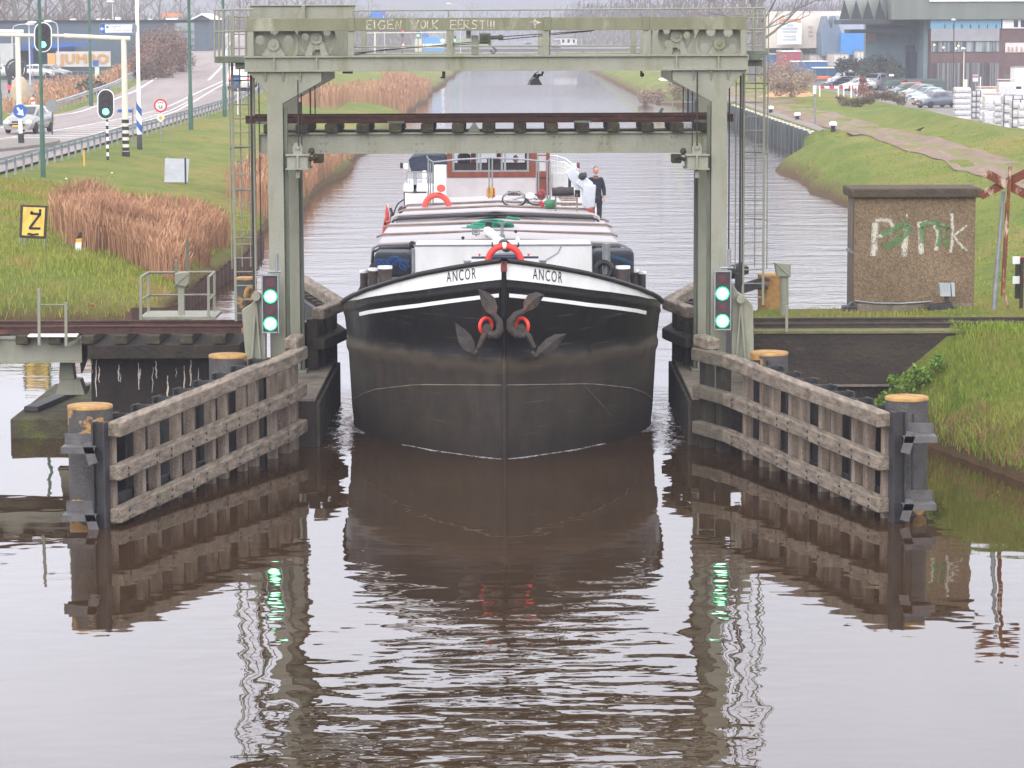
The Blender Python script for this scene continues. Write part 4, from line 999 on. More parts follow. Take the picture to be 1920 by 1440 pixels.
for nm, mir in (('l', -1), ('r', 1)):
    if mir > 0:
        fl1 = [(984,582),(990,573),(1000,562),(1010,556),(1021,553)]; fl2 = [(1004,668),(1016,660),(1032,646),(1046,634),(1062,626)]
        arm = [(984,582),(968,590),(958,603),(957,615),(968,628),(984,630)]; link = [(980,622),(990,630),(1002,652)]; base = [(996,660),(1004,669),(1010,667)]; ring = (979,611)
    else:
        fl1 = [(927,592),(922,580),(916,566),(908,554),(897,542)]; fl2 = [(888,664),(880,650),(872,636),(864,622),(854,606)]
        arm = [(926,590),(936,602),(938,618),(930,628),(915,628)]; link = [(914,622),(906,634),(897,653)]; base = [(896,656),(889,666),(884,662)]; ring = (911,611)
    b = MB(); wdt = [4,11.5,14,9.5,.5]
    leaf(b, fl1, wdt, 51.42, 51.72); leaf(b, fl2, [3.5,11.5,13.5,9,.5], 51.5, 51.95)
    b.path([at(*p, 51.40) for p in arm], [.045,.065,.082,.085,.075,.05], 10); b.path([at(*p, 51.46) for p in link], [.07,.06,.035], 8); b.path([at(*p, 51.5) for p in base], [.04,.05,.03], 8)
    b.tube(at(ring[0]-mir*2, 616, 51.42), at(ring[0]-mir*2, 616, 52.3), .085, n=12)
    a_ = b.build('anchor', m_anc, bg_)
    q = MB(); c = at(*ring, 51.56)
    q.torus(c, .135, .034, Matrix.Rotation(R(-mir*38), 3, 'Z'), 26, 8); q.build('hawse_ring', m_red, bg_)
# fore deck: white locker, dark covered boxes, bollards
m_navy = mat('navy_canvas', (52,60,78), (40,46,60), 4, rough=.8, bp=.2, bsc=12)
m_box = mat('blue_grey_cover', (58,63,72), (44,48,56), 3, rough=.6, bp=.15)
Yw = 57.6
b = MB(); b.pbox(777, 1110, 460.5, 530, Yw, 1.5); b.build('fore_cabin', m_white, bg_, .03, seg=2)
b = MB(); b.pbox(772, 776.5, 466, 530, Yw-.03, .08); b.pbox(775, 1111, 458.5, 461.5, Yw-.02, .06)
b.path([at(u, v, Yw-.03) for u, v in [(1052,462),(1046,474),(1030,484),(1018,490)]], .008, 5); b.build('cabin_trim', m_galv, bg_)
for u0, u1, vt in ((702, 770, 473), (1113, 1189, 470)):
    b = MB(); b.pbox(u0, u1, vt, 520, 58.9, .9); b.build('deck_locker', m_box, bg_, .09, seg=3)
m_boll = mat('bollard_paint', (74,64,58), (58,50,46), 6, rough=.6, c3=(110,98,86), a3=.6, b3=.75)
for us in ((675,689,506),(691,708,502),(709,735,498)), ((1155,1181,498),(1182,1197,505),(1197,1211,508)):
    for u0, u1, vt in us:
        Y = 57.0 if (u1-u0) > 20 else (58.4 if (u1-u0) > 15.5 else 59.6)
        c = at((u0+u1)/2, vt, Y); r = (u1-u0)/2/5500*Y
        b = MB(); b.lathe((c.x, c.y, 0), [(r, 1.7), (r, c.z-.05)], 18); o = b.build('bollard', m_boll, bg_)
        b = MB(); b.lathe((c.x, c.y, 0), [(r+.008, c.z-.06), (r+.008, c.z-.005), (0, c.z)], 18); b.build('bollard_cap', m_white, o)
b = MB(); b.tube(at(1137,515,57.2), at(1137,466,57.2), .08, n=12); b.tube(at(1137,466,57.2), at(1137,456,57.2), .085, n=12); o = b.build('vent_pipe', m_galv, bg_)
b = MB(); c = at(1132,506,57.0); b.torus(c, .15, .05, None, 20, 8); b.torus(c + Vector((.02,.12,-.02)), .15, .05, None, 20, 8); b.build('hose_reel', m_black, bg_)
b = MB(); Y = 53.6
b.pbox(884, 1010, 481, 485, Y, .08); b.pbox(915, 978, 478, 500, Y+.12, .4); b.build('windlass', mat('dark_blue_paint', (50,62,92), (42,50,72), 5, rough=.5), bg_, .01)
for u in (899, 991):
    b = MB(); b.ball(at(u, 477.5, Y), .022); b.tube(at(u, 478, Y), at(u, 482, Y), .008, n=5); b.build('grip_knob', m_red, bg_)
for u, v in ((876, 491), (1018, 490)):
    b = MB(); b.pbox(u-6, u+6, v, v+8, 53.2, .18); b.pbox(u-8, u+8, v-1.5, v, 53.18, .2); b.build('fairlead', m_galv, bg_, .01)
b = MB(); b.path([at(u, v, 55.6) for u, v in [(923,454),(923,462),(930,464),(930,466)]], .018, 6); b.path([at(u, v, 55.6) for u, v in [(972,455),(972,462),(966,464),(966,466)]], .018, 6); b.build('mast_crutch', m_black, bg_)
# hold: coaming and hatch covers, shallow ridge, each cover a part
m_hatch = mat('hatch_aluminium', (172,167,168), (158,152,151), 1.6, (.5,2,1), .35, .65, (176,164,154), 3, (.4,3,1), .6, .8, rough=.5, metal=.0, bp=.04)
m_coam = mat('coaming_paint', (170,166,162), (148,142,138), 2, rough=.6)
def xz(u, v, Y): p = at(u, v, Y); return p.x, p.z
def Yof(v, z): d = ray(935, v); return (z - CAMH) / d.z * d.y
HZ = [(461.5,451,706,1168,3.215,1), (441.5,434,712,1152,3.18,0), (424.5,417,723,1142,3.14,0), (414,408,730,1136,3.11,0), (405.5,397,742,1116,3.25,1), (395,387.5,752,1112,3.23,0), (386,379,760,1108,3.22,0), (372,366,772,1096,3.22,0)]
def hatch(k):
    vL, vC, u0, u1, z, lip = HZ[k]; Y0 = Yof(vL, z); n_ = HZ[k+1]; Y1 = Yof(n_[0], n_[4]) + (.05 if n_[5] else 0)
    x0 = at(u0, vL, Y0).x; x1 = at(u1, vL, Y0).x; xc = (x0+x1)/2; zL = z; zC = at((u0+u1)/2, vC, Y0).z
    q0 = at(n_[2], n_[0], Y1).x; q1 = at(n_[3], n_[0], Y1).x
    thick = .3 if lip else .22
    def sec(a, c, zl, zc): m_ = (a+c)/2; return [(a, zl-thick), (a, zl-.06), (a+.06, zl), (m_, zc), (c-.06, zl), (c, zl-.06), (c, zl-thick)]
    dzn = (n_[4]-z) if not n_[5] else n_[4]-z-.07
    r0 = sec(x0, x1, zL, zC); r1 = sec(q0, q1, zL+dzn-.012, zC+dzn-.012)
    rows = [[(x, Y0, zz) for x, zz in r0], [(x, Y1, zz) for x, zz in r1]]
    b = MB(); b.grid(rows, False); b.add([Vector(p) for p in rows[0]], [(0,1,2,3),(3,4,5,6)]); b.add([Vector(p) for p in rows[1]], [(3,2,1,0),(6,5,4,3)])
    o = b.build('hatch_cover', m_hatch, bg_)
    e0 = [(x0-.09, zL-.26), (x0-.07, zL-.03), (x0+.07, zL+.03), (xc, zC+.02), (x1-.07, zL+.03), (x1+.07, zL-.03), (x1+.09, zL-.26)]
    if lip:
        b = MB(); b.path([(x, Y0-.06, zz-.075) for x, zz in e0], .03, 8); b.build('rubber_seal', m_black, o)
        b = MB(); b.path([(x, Y0-.02, zz+.01) for x, zz in e0], .036, 8); b.build('edge_trim', m_hatch, o)
    else:
        b = MB(); b.path([(x, Y0-.01, zz+.004) for x, zz in e0[1:-1]], .028, 6); b.build('edge_trim', m_trim, o)
    return Y0
m_trim = mat('brown_edge_trim', (140,122,112), (118,102,94), 4, rough=.6)
Yh0 = Yof(461.5, 3.215); cm = MB(); x0, zL = xz(712, 462, Yh0); x1, _ = xz(1163, 462, Yh0)
cm.prism([(x0, Yh0+.1, 1.7), (x1, Yh0+.1, 1.7), (x1-.35, 80, 1.7), (x0+.05, 80, 1.7)], (0, 0, zL-1.85)); cm.build('coaming', m_coam, bg_)
for k in range(len(HZ)-1): hatch(k)
# aft: wheelhouse, aft deck house, railings
m_mahog = mat('varnished_mahogany', (128,66,48), (106,54,40), 6, (1,1,.3), rough=.3, spec=.5)
m_cabin = mat('cream_cabin_paint', (190,184,185), (178,170,171), 2, rough=.5)
m_glassd = mat('dim_window_glass', (96,110,118), rough=.05, spec=.8)
Yh = 85.0
wz0 = 1.9
b = MB(); b.pbox(838, 1006, 331, 420, Yh, 3.4); b.build('wheelhouse_wall', m_cabin, bg_)
b = MB(); zt = at(920, 262, Yh).z
X = lambda u, Y=Yh: at(u, 320, Y).x
Z = lambda v, Y=Yh: at(925, v, Y).z
b.box(X(838), X(1030), Yh-.03, Yh+.1, Z(332.5), Z(322)); b.box(X(838), X(1006), Yh-.03, Yh+.1, Z(276), zt)
b.box(X(838), X(848), Yh-.03, Yh+.1, Z(322), Z(276)); b.box(X(993), X(1007), Yh-.03, Yh+.1, Z(322), Z(276))
for yy in (Yh+3.3,): 
    for u in (838, 880, 930, 985): b.box(X(u), X(u+10), yy, yy+.1, Z(340), zt)
    b.box(X(838), X(1006), yy+.01, yy+.09, Z(345), Z(325))
b.build('window_wall', m_mahog, bg_, .004)
b = MB()
for u in (848, 893, 899, 939, 945, 988): b.box(X(u), X(u+4), Yh-.01, Yh+.05, Z(322), Z(276))
b.box(X(848), X(992), Yh-.012, Yh+.052, Z(322.2), Z(319)); b.build('window_frame', m_galv, bg_)
# low dark furniture seen through the panes
b = MB(); b.pbox(850, 990, 306, 322, Yh+.6, .5); b.pbox(858, 882, 290, 306, Yh+1.2, .5); b.pbox(913, 935, 296, 310, Yh+.9, .5); b.pprism([(858,306),(880,306),(876,280),(862,280)], Yh+1.0, .1)
b.build('helm_console', mat('dark_console', (60,50,50), (46,42,44), 5), bg_, .03)
b = MB(); b.box(X(835), X(1036), Yh-.25, Yh+3.6, zt, zt+.08); b.build('wheelhouse_roof', m_white, bg_, .02)
b = MB(); b.pbox(1003, 1024, 322, 366, Yh+.05, .06); b.pbox(1008, 1026, 290, 322, Yh+.06, .05); b.build('cabin_door', m_mahog, bg_)
b = MB(); b.pbox(1024, 1031, 275, 366, Yh, .1); b.build('door_post', m_mahog, bg_)
b = MB(); b.pbox(1009, 1025, 292, 321, Yh+.045, .01); b.build('door_pane', m_cabin, bg_)
# side bulwark aft (white, curving) and its open rail
b = MB(); b.pprism([(1031,300),(1062,304),(1084,322),(1092,345),(1092,392),(1031,392)], Yh+2.0, .1); b.pbox(1036, 1066, 325, 352, Yh+1.9, .12); b.build('aft_bulwark', m_white, bg_, .01)
b = MB()
for dv in (0, 9, 18): b.path([at(u, v+dv, Yh+1.7) for u, v in [(1024,292),(1045,293),(1060,298),(1072,307),(1084,318)]], .03 if dv == 0 else .016, 6)
for u, v in ((1045,293),(1058,298),(1070,306)): b.tube(at(u, v, Yh+1.7), at(u, v+38, Yh+1.7), .016, n=6)
b.build('aft_railing', m_white, bg_)
b = MB(); b.pbox(757, 838, 345, 388, Yh+.1, 3); b.pprism([(757,363),(800,360),(800,388),(757,388)], Yh-.6, .7); b.pbox(765, 792, 345, 364, Yh+1.0, 1.5); b.pbox(814, 838, 309, 345, Yh+.15, .1); b.pbox(792, 800, 320, 362, Yh+.4, .06); b.build('aft_cabin', m_white, bg_, .02)
b = MB(); b.pbox(757, 800, 359, 361.5, Yh-.63, .06); b.pbox(757, 759, 361, 388, Yh-.63, .04); b.build('cabin_edge', m_dark, bg_)
b = MB(); b.path([at(u, v, Yh+.2) for u, v in [(763,345),(763,322),(800,323)]], .022, 6); b.path([at(u, v, Yh+.2) for u, v in [(768,345),(768,334),(800,334)]], .016, 6); b.pbox(775, 782, 324, 362, Yh+.1, .08); b.build('cabin_rail', m_galv, bg_)
# canvas-covered dinghy on the cabin roof
b = MB(); rows = []
for i, Y in enumerate(np.linspace(Yh+.6, Yh+3.4, 7)):
    k = math.sin(math.pi*(.12+.76*i/6)); rows.append([at(u, v, Yh+.6) + Vector((0, Y-Yh-.6, 0)) for u, v in [(772,323),(768,312),(766,300),(772,295),(800,290),(826,293),(838,300),(838,324)]])
b.grid(rows, True); b.add(rows[0], [tuple(range(8))]); b.build('canvas_cover', m_navy, bg_)
for u0, u1, c_ in ((756, 765, m_white), (1073, 1081, m_white)):
    b = MB(); b.pbox(u0, u1, 307, 318, Yh+.1, .2); o = b.build('side_lamp', c_, bg_, .04, seg=2)
    b = MB(); s = 1 if u0 > 1000 else -1; uu = u1+1 if s > 0 else u0-6; b.pbox(uu, uu+5, 305, 316, Yh+.08, .22); b.build('lamp_shade', mat('lamp_shade_paint', (110,44,44)) if s > 0 else m_black, o, .02)
# tubular railing before the wheelhouse
b = MB(); Yr = 73.6
for u, v0, v1 in ((803,300,386),(807,305,386),(812,304,380),(917,295,372),(923,297,372),(1006,301,368),(1010,302,372),(1026,304,380),(1031,304,376)): b.tube(at(u, v1, Yr), at(u, v0, Yr), .022, n=6)
b.path([at(u, v, Yr) for u, v in [(800,292),(802,298),(812,304),(860,299),(920,296),(970,298),(1026,303),(1032,299)]], .026, 6)
b.build('foredeck_railing', m_galv, bg_)
# folding crane at the starboard side
m_crane = mat('crane_white', (196,200,206), (180,184,192), 3, rough=.35)
b = MB(); Yc = 72.0
b.bar(at(1068,318,Yc), at(1090,352,Yc), .2, .26); b.bar(at(1086,335,Yc-.1), at(1106,352,Yc-.1), .18, .28); b.bar(at(1106,346,Yc-.2), at(1103,388,Yc-.2), .24, .3); b.bar(at(1094,352,Yc-.05), at(1098,376,Yc-.05), .1, .14)
b.tube(at(1104,375,Yc-.25), at(1104,390,Yc-.25), .1, n=10); cr = b.build('deck_crane', m_crane, bg_, .02)
b = MB(); b.ball(at(1092,331,Yc-.15), (.1,.1,.1)); b.pbox(1078, 1088, 357, 370, Yc, .3); b.tube(at(1068,330,Yc+.1), at(1068,360,Yc+.1), .04); b.path([at(u, v, Yc-.1) for u, v in [(1090,328),(1098,324),(1100,334),(1090,338)]], .03); b.build('crane_hydraulics', m_black, cr, .02)
b = MB(); b.pprism([(1098,392),(1112,390),(1116,402),(1114,405),(1102,396)], 70.2, .4); b.build('crane_foot', mat('brick_red_paint', (142,70,58), (120,58,48), 5), bg_, .01)
b = MB(); b.pbox(1116, 1118, 389, 404, 70.3, .03); b.build('marker_strip', m_white, bg_)
# derrick mast lying over the hatches, with lamps
b = MB(); b.tube(at(914,432,62.5), at(946,460,57.4), .09, .1, 12); o = b.build('lowered_mast', m_white, bg_)
b = MB(); b.tube(at(944,458,57.5), at(950,463,57.2), .108, .108, 12); b.pbox(910, 922, 417, 435, 62.4, .2); b.pbox(909, 923, 416, 418, 62.36, .28); b.pbox(909, 923, 430, 433, 62.36, .28); b.build('mast_fitting', m_dark, o, .02)
b = MB(); b.tube(at(941.5,455,58.6), at(941.5,419,58.6), .03, n=8); b.path([at(u, v, 58.6) for u, v in [(935,416),(938,420),(945,420),(948,416)]], .02, 6); b.pbox(936, 947, 440, 456, 58.8, .2); b.build('mast_post', m_galv, bg_)
b = MB(); b.path([at(u, v, 61) for u, v in [(886,439),(886,429),(899,429),(899,439),(886,439)]], .015, 5); b.pbox(888, 897, 431, 437, 61.0, .04); b.tube(at(893,438,61), at(893,443,61), .02, n=6); b.build('deck_lamp', m_galv, bg_)
b = MB()
for u, v in ((773,458),(781,461),(828,457.5),(868,446),(967,434)): b.ball(at(u, v, 59.5), .035 if u > 775 else .07); 
b.build('coaming_cleat', m_dark, bg_)
# ------------------------------------------------------------------ loose things aboard
b = MB(); c = at(946, 492, 53.3); r_ = 31/5500*53.5
b.torus(c, r_, .062, None, 36, 10); o = thing('lifebuoy', 'orange lifebuoy with white band standing upright behind the bow', 'lifebuoy', c)
b.build('ring', m_red, o)
b = MB(); b.torus(c, r_, .066, None, 3, 10, 84, 96, False); b.build('band', m_white, o)
b = MB(); c = at(819, 388, 73.2); b.torus(c, 22/5500*74, .075, None, 28, 10, 0, 180); b.tube(at(826,353,73.0), at(828,353,73.3), .10, n=14); solo(b, 'lifebuoy', mat('faded_orange', (222,86,70), (204,78,66), 5), 'faded orange lifebuoy leaning by the railing left of the wheelhouse', 'lifebuoy')
b = MB(); Yg = 65.9
for k in range(5):
    pts = []
    for j in range(28):
        a = 2*math.pi*j/28; rr_ = 1 + .12*math.sin(3*a+k); x = 919 + (46-k*4)*math.cos(a)*rr_ + (k-2)*3; z_ = at(x, 411-abs(x-930)*.0, Yg)
        pts.append(Vector((z_.x, Yg + .5*math.sin(a)*rr_, 3.17 - abs(z_.x+.4)*.028 + .05 + .03*k + .02*math.sin(2*a+k))))
    b.path(pts, .028, 6, closed=True)
b.path([at(u, v, Yg-.3) + Vector((0,0,.03)) for u, v in [(950,410),(962,412),(975,413)]], .036, 6)
solo(b, 'mooring_rope', mat('green_rope', (58,152,122), (44,132,106), 14, rough=.8, bp=.3, bsc=60), 'coil of green rope lying on the hatch covers', 'rope')
b = MB(); b.pprism([(917,370),(919,352),(922,349),(926,352),(927,370)], 73.3, .2); b.pbox(912, 916, 353, 370, 73.3, .2); b.pbox(925, 928.5, 353, 370, 73.3, .2); solo(b, 'rope_bag', mat('yellow_brown_sacking', (196,146,76), (160,110,58), 25, rough=.9), 'yellow brown bag hanging on the middle railing post of the barge', 'bag')
# bicycle lying on the deck: wheels, frame, saddle
bk = thing('bicycle', 'bicycle lying on its side on the hatches before the wheelhouse', 'bicycle', at(975, 378, 73))
def whl(u, v, r, tilt):
    M_ = Matrix.Rotation(R(tilt), 3, 'X') @ Matrix.Rotation(R(-8), 3, 'Y'); c = at(u, v, 73)
    b = MB(); b.torus(c, r, .022, M_, 30, 8); o = b.build('wheel', m_black, bk)
    b = MB(); b.torus(c + Vector((0,-.02,.02)), r*.92, .014, M_, 30, 6)
    for k in range(10):
        a = 2*math.pi*k/10; b.tube(c, c + M_ @ Vector((r*.92*math.cos(a), 0, r*.92*math.sin(a))), .004, n=4)
    b.build('rim', m_galv, o)
whl(964, 374, .29, -55); whl(1008, 374, .26, -62)
b = MB(); b.path([at(u, v, 72.95) for u, v in [(964,374),(978,370),(994,372),(1008,374),(988,366),(978,370)]], .018, 6); b.path([at(u, v, 72.9) for u, v in [(985,366),(978,361),(972,363)]], .014, 6); b.build('frame', m_galv, bk)
b = MB(); b.ball(at(994, 368, 72.9), (.12,.1,.09)); b.build('saddle', m_white, bk)
b = MB(); b.lathe(at(1032,392,70.9), [(.0,0),(.12,0),(.15,.19),(.1,.225),(0,.225)], 16); solo(b, 'bucket', mat('green_plastic', (60,124,84), (48,104,70), 4, rough=.4), 'upturned green bucket on the deck between bicycle and bench', 'bucket')
bn = thing('garden_bench', 'weathered wooden bench on the deck beside the white crane', 'bench', at(1062, 394, 70.2))
b = MB(); 
for k in range(4): b.bar(at(1042+k*3, 366+k*3.2, 71.2-k*.2), at(1077+k*1.6, 366+k*3.2, 71.2-k*.2), .12, .03)
b.pbox(1052, 1080, 380, 386, 70.2, .03); b.build('seat', m_wood, bn)
for u in (1042, 1082):
    b = MB(); b.pbox(u-1.5, u+1.5, 370, 396, 70.2, .04); b.pbox(u-1.3, u+1.3, 364, 394, 71.2, .04); b.build('leg', m_wood, bn)
b = MB(); b.tube(at(1035,360,71), at(1076,358,71), .1, n=12); b.ball(at(1052,355,71.1), (.14,.12,.07)); solo(b, 'rolled_tarpaulin', mat('dark_tarpaulin', (70,62,62), (56,50,52), 8, rough=.8, bp=.3), 'dark rolled tarpaulin lying across the bench beside the crane', 'tarpaulin')
b = MB(); b.pprism([(1008,379),(1016,376),(1022,388),(1016,390)], 71.3, .1); solo(b, 'cloth', mat('red_cloth', (168,52,50)), 'small red cloth on the deck left of the green bucket', 'cloth', bevel=.01)
b = MB(); b.ball(at(1015,365,73.2), (.12,.12,.14)); b.path([at(u, v, 73.1) for u, v in [(1016,358),(1020,364),(1022,370),(1018,372)]], .015); solo(b, 'mooring_fender', mat('maroon_fender', (124,50,50)), 'round maroon fender ball by the railing below the cabin door', 'fender')
b = MB(); b.pbox(952, 976, 359, 367, 74.2, .25); solo(b, 'wooden_box', mat('brown_crate', (96,80,68), (80,64,54), 8), 'small brown wooden box behind the lying bicycle', 'box', bevel=.01)
b = MB(); b.pprism([(990,459),(994,453),(1001,452),(1007,455),(1018,456),(1028,459),(1020,460),(995,461)], 60.4, .25); solo(b, 'cloth', mat('orange_cloth', (226,140,70), rough=.9), 'orange cloth lying at the front edge of the hatches', 'cloth', bevel=.03, seg=2)
b = MB(); b.pprism([(962,459),(966,452),(971,441),(977,455),(983,459)], 58.2, .12); b.pprism([(930,456),(920,440),(926,444),(934,458)], 58.2, .1); solo(b, 'cloth', m_white, 'white cloth bundled on the mast crutch behind the lifebuoy', 'cloth', bevel=.02, seg=2)
b = MB()
for k in range(4): b.path([at(705 + t*60 + random.uniform(-3,3), 496 - 9*math.sin(t*9+k) - (6 if .3 < t < .7 else 0), 58.6) for t in np.linspace(0, 1, 14)], .016, 5)
solo(b, 'blue_rope', mat('blue_rope', (46,92,156), (36,76,134), 20, rough=.8), 'tangle of blue rope on the dark locker left of the white cabin', 'rope')
b = MB()
for k in range(3): b.path([at(1128 + t*58, 479 + 14*t*t + random.uniform(-1,1) + k*2, 58.6) for t in np.linspace(0, 1, 12)], .014, 5)
solo(b, 'blue_rope', mat('teal_rope', (46,96,128), (36,76,104), 20, rough=.8), 'dark blue rope draped over the locker beside the hose reel', 'rope')
b = MB()
for (p, q) in (((719,437),(727,383)),((724,436),(731,408)),((721,420),(729,415))): b.bar(at(*p, 71), at(*q, 71), .12, .06)
b.pprism([(717,438),(724,437),(730,400),(727,384)], 71.1, .05); solo(b, 'gangway_board', mat('worn_red_paint', (196,74,68), (214,190,184), 5, (1,1,.5), .5, .6), 'red and white boarding ladder standing at the left side of the hatches', 'ladder')
b = MB(); b.path([at(u, v, 72) for u, v in [(735,412),(741,392),(746,382),(757,374)]], .02); b.path([at(u, v, 72) for u, v in [(731,418),(735,400),(732,390)]], .04); b.ball(at(754,395,74), (.1,.1,.1)); b.torus(at(755,395,74), .08, .04); solo(b, 'tow_fender', m_dark, 'dark rope fender hung at the left edge of the hatches', 'fender')
# ------------------------------------------------------------------ people
m_skin = mat('skin', (206,150,128), (192,136,114), 8, rough=.5, fine=.02); m_hair = mat('dark_brown_hair', (58,42,34), (44,32,28), 30, rough=.7, bp=.3)
m_jack = mat('navy_jacket', (38,42,56), (30,34,44), 6, rough=.85, bp=.25, bsc=30); m_trou = mat('charcoal_trousers', (44,44,50), (36,36,40), 6, rough=.85, bp=.2)
def skin_obj(name, verts, edges, m, parent, sub=2):
    me = bpy.data.meshes.new(name); me.from_pydata([v[0] for v in verts], edges, []); o = bpy.data.objects.new(name, me); col.objects.link(o); o.parent = parent
    sk = o.modifiers.new('skin', 'SKIN'); sk.use_smooth_shade = True; me.skin_vertices or None
    for i, v in enumerate(verts):
        r = v[1]; me.skin_vertices[0].data[i].radius = r if isinstance(r, tuple) else (r, r)
    me.skin_vertices[0].data[0].use_root = True
    su = o.modifiers.new('smooth', 'SUBSURF'); su.levels = sub; su.render_levels = sub; me.materials.append(m); return o
def person(label, loc, rz, sit, mj, mt, group=None):
    t_ = thing('person', label, 'person', loc, rz, group)
    dz = -.42 if sit else 0
    V = [((0,0,.95+dz),(.15,.10)),((0,.0,1.15+dz),(.14,.10)),((0,.01,1.38+dz),(.165,.11)),((0,.0,1.48+dz),(.07,.06)),((0,-.015,1.55+dz),(.055,.055)),
         ((.17,0,1.42+dz),(.06,.06)),((.245,.02,1.15+dz),(.046,.046)),((.25,-.06,.90+dz),(.034,.034)),((.25,-.08,.85+dz),(.03,.022)),
         ((-.17,0,1.42+dz),(.06,.06)),((-.25,.03,1.15+dz),(.046,.046)),((-.26,-.05,.90+dz),(.034,.034)),((-.26,-.07,.85+dz),(.03,.022))]
    E = [(0,1),(1,2),(2,3),(3,4),(2,5),(5,6),(6,7),(7,8),(2,9),(9,10),(10,11),(11,12)]
    for s in (1, -1):
        n = len(V)
        if sit: V += [((.1*s,-.02,.93+dz),(.09,.09)),((.12*s,-.42,.94+dz),(.068,.068)),((.12*s,-.44,.5+dz),(.045,.045)),((.12*s,-.56,.45+dz),(.04,.03))]
        else: V += [((.1*s,0,.88),(.09,.09)),((.11*s,-.01,.5),(.064,.064)),((.11*s,.02,.09),(.042,.042)),((.12*s,-.13,.04),(.042,.03))]
        E += [(0,n),(n,n+1),(n+1,n+2),(n+2,n+3)]
    for w_, s in ((8, 1), (12, -1)):                       # five fingers per hand, lightly curled
        bx, by, bz = V[w_][0]
        for k, (ox, ln) in enumerate(((-.02,.075),(-.006,.085),(.008,.08),(.021,.062))):
            n = len(V); V += [((bx+ox*.3, by+ox, bz-.03),(.0095,.0095)),((bx-.004*s, by+ox, bz-.03-ln*.55),(.0088,.0088)),((bx-.016*s, by+ox, bz-.03-ln),(.0078,.0078))]
            E += [(w_,n),(n,n+1),(n+1,n+2)]
        n = len(V); V += [((bx-.01*s, by-.034, bz-.005),(.011,.011)),((bx-.018*s, by-.05, bz-.045),(.009,.009))]; E += [(w_,n),(n,n+1)]
    body = skin_obj('body', V, E, m_skin, t_)
    # clothing sits over the body
    J = [((0,0,.90+dz),(.19,.135)),((0,0,1.1+dz),(.175,.13)),((0,.01,1.36+dz),(.195,.135)),((0,.005,1.46+dz),(.095,.085)),((.17,0,1.42+dz),(.082,.082)),((.245,.02,1.15+dz),(.068,.068)),((.25,-.055,.92+dz),(.054,.054)),((-.17,0,1.42+dz),(.082,.082)),((-.25,.03,1.15+dz),(.068,.068)),((-.26,-.045,.92+dz),(.054,.054)),((0,0,.78+dz),(.185,.13))]
    skin_obj('jacket', J, [(0,1),(1,2),(2,3),(2,4),(4,5),(5,6),(2,7),(7,8),(8,9),(0,10)], mj, body)
    Q = [((0,0,.92+dz),(.16,.115))]; EE = []
    for s in (1, -1):
        n = len(Q)
        if sit: Q += [((.1*s,-.02,.93+dz),(.1,.1)),((.12*s,-.42,.94+dz),(.084,.084)),((.12*s,-.44,.55+dz),(.066,.066))]
        else: Q += [((.1*s,0,.86),(.1,.1)),((.11*s,-.01,.5),(.08,.08)),((.11*s,.02,.10),(.066,.066))]
        EE += [(0,n),(n,n+1),(n+1,n+2)]
    skin_obj('trousers', Q, EE, mt, body)
    hd = MB(); c = Vector((0,-.02,1.68+dz))
    hd.ball(c, (.074,.092,.115), 18, 14)
    for i, v in enumerate(hd.v):
        x, y, z = Vector(v) - c
        if z < -.03: x *= 1 + (z+.03)*2.2; y = y*(1 + (z+.03)*1.2) - .006
        hd.v[i] = tuple(c + Vector((x, y, z)))
    hd.ball(c + Vector((0,-.1,-.012)), (.014,.02,.02), 8, 6); hd.ball(c + Vector((0,-.088,-.062)), (.028,.012,.008), 8, 5)
    for s in (-1, 1): hd.ball(c + Vector((.077*s,.005,-.01)), (.012,.022,.034), 8, 6); hd.ball(c + Vector((.031*s,-.083,.03)), (.018,.012,.006), 8, 5)
    ho = hd.build('head', m_skin, body, world=False)
    e_ = MB()
    for s in (-1, 1): e_.ball(c + Vector((.031*s,-.084,.014)), (.012,.008,.006), 8, 5)
    e_.build('eyes', m_hair, ho, world=False)
    h_ = MB(); h_.ball(c + Vector((0,.018,.03)), (.083,.092,.105), 18, 12); keep = []
    k = MB(); rows = []
    for j in range(8):
        tt = (math.pi*.56)*j/7; row = []
        for i in range(20):
            p = 2*math.pi*i/20; lim = tt if math.sin(p) > -.3 else min(tt, math.pi*.27); row.append(c + Vector((.081*math.sin(lim)*math.cos(p), .012+.092*math.sin(lim)*math.sin(p), .012+.112*math.cos(lim))))
        rows.append(row)
    k.grid(rows, True, True); k.build('hair', m_hair, ho, world=False)
    for s in (-1, 1):
        b = MB(); b.ball((.115*s, -.05, .04) if not sit else (.12*s,-.5,.04+dz+.42), (.05,.14,.05), 10, 6); b.build('shoe', m_black, body, world=False)
    return t_
pc = at(1117, 402, 86.0)
person('man in navy jacket standing upright at the right rail of the barge', (pc.x, 86.0, at(1117, 312, 86.0).z - 1.80), R(10), False, m_jack, m_trou)
pc = at(967, 291, Yh+2.0)
person('skipper in grey beige pullover seated behind the wheelhouse window', (pc.x, Yh+2.0, pc.z - 1.38), R(4), True, mat('beige_pullover', (150,136,122), (122,112,104), 8, rough=.9), m_trou)

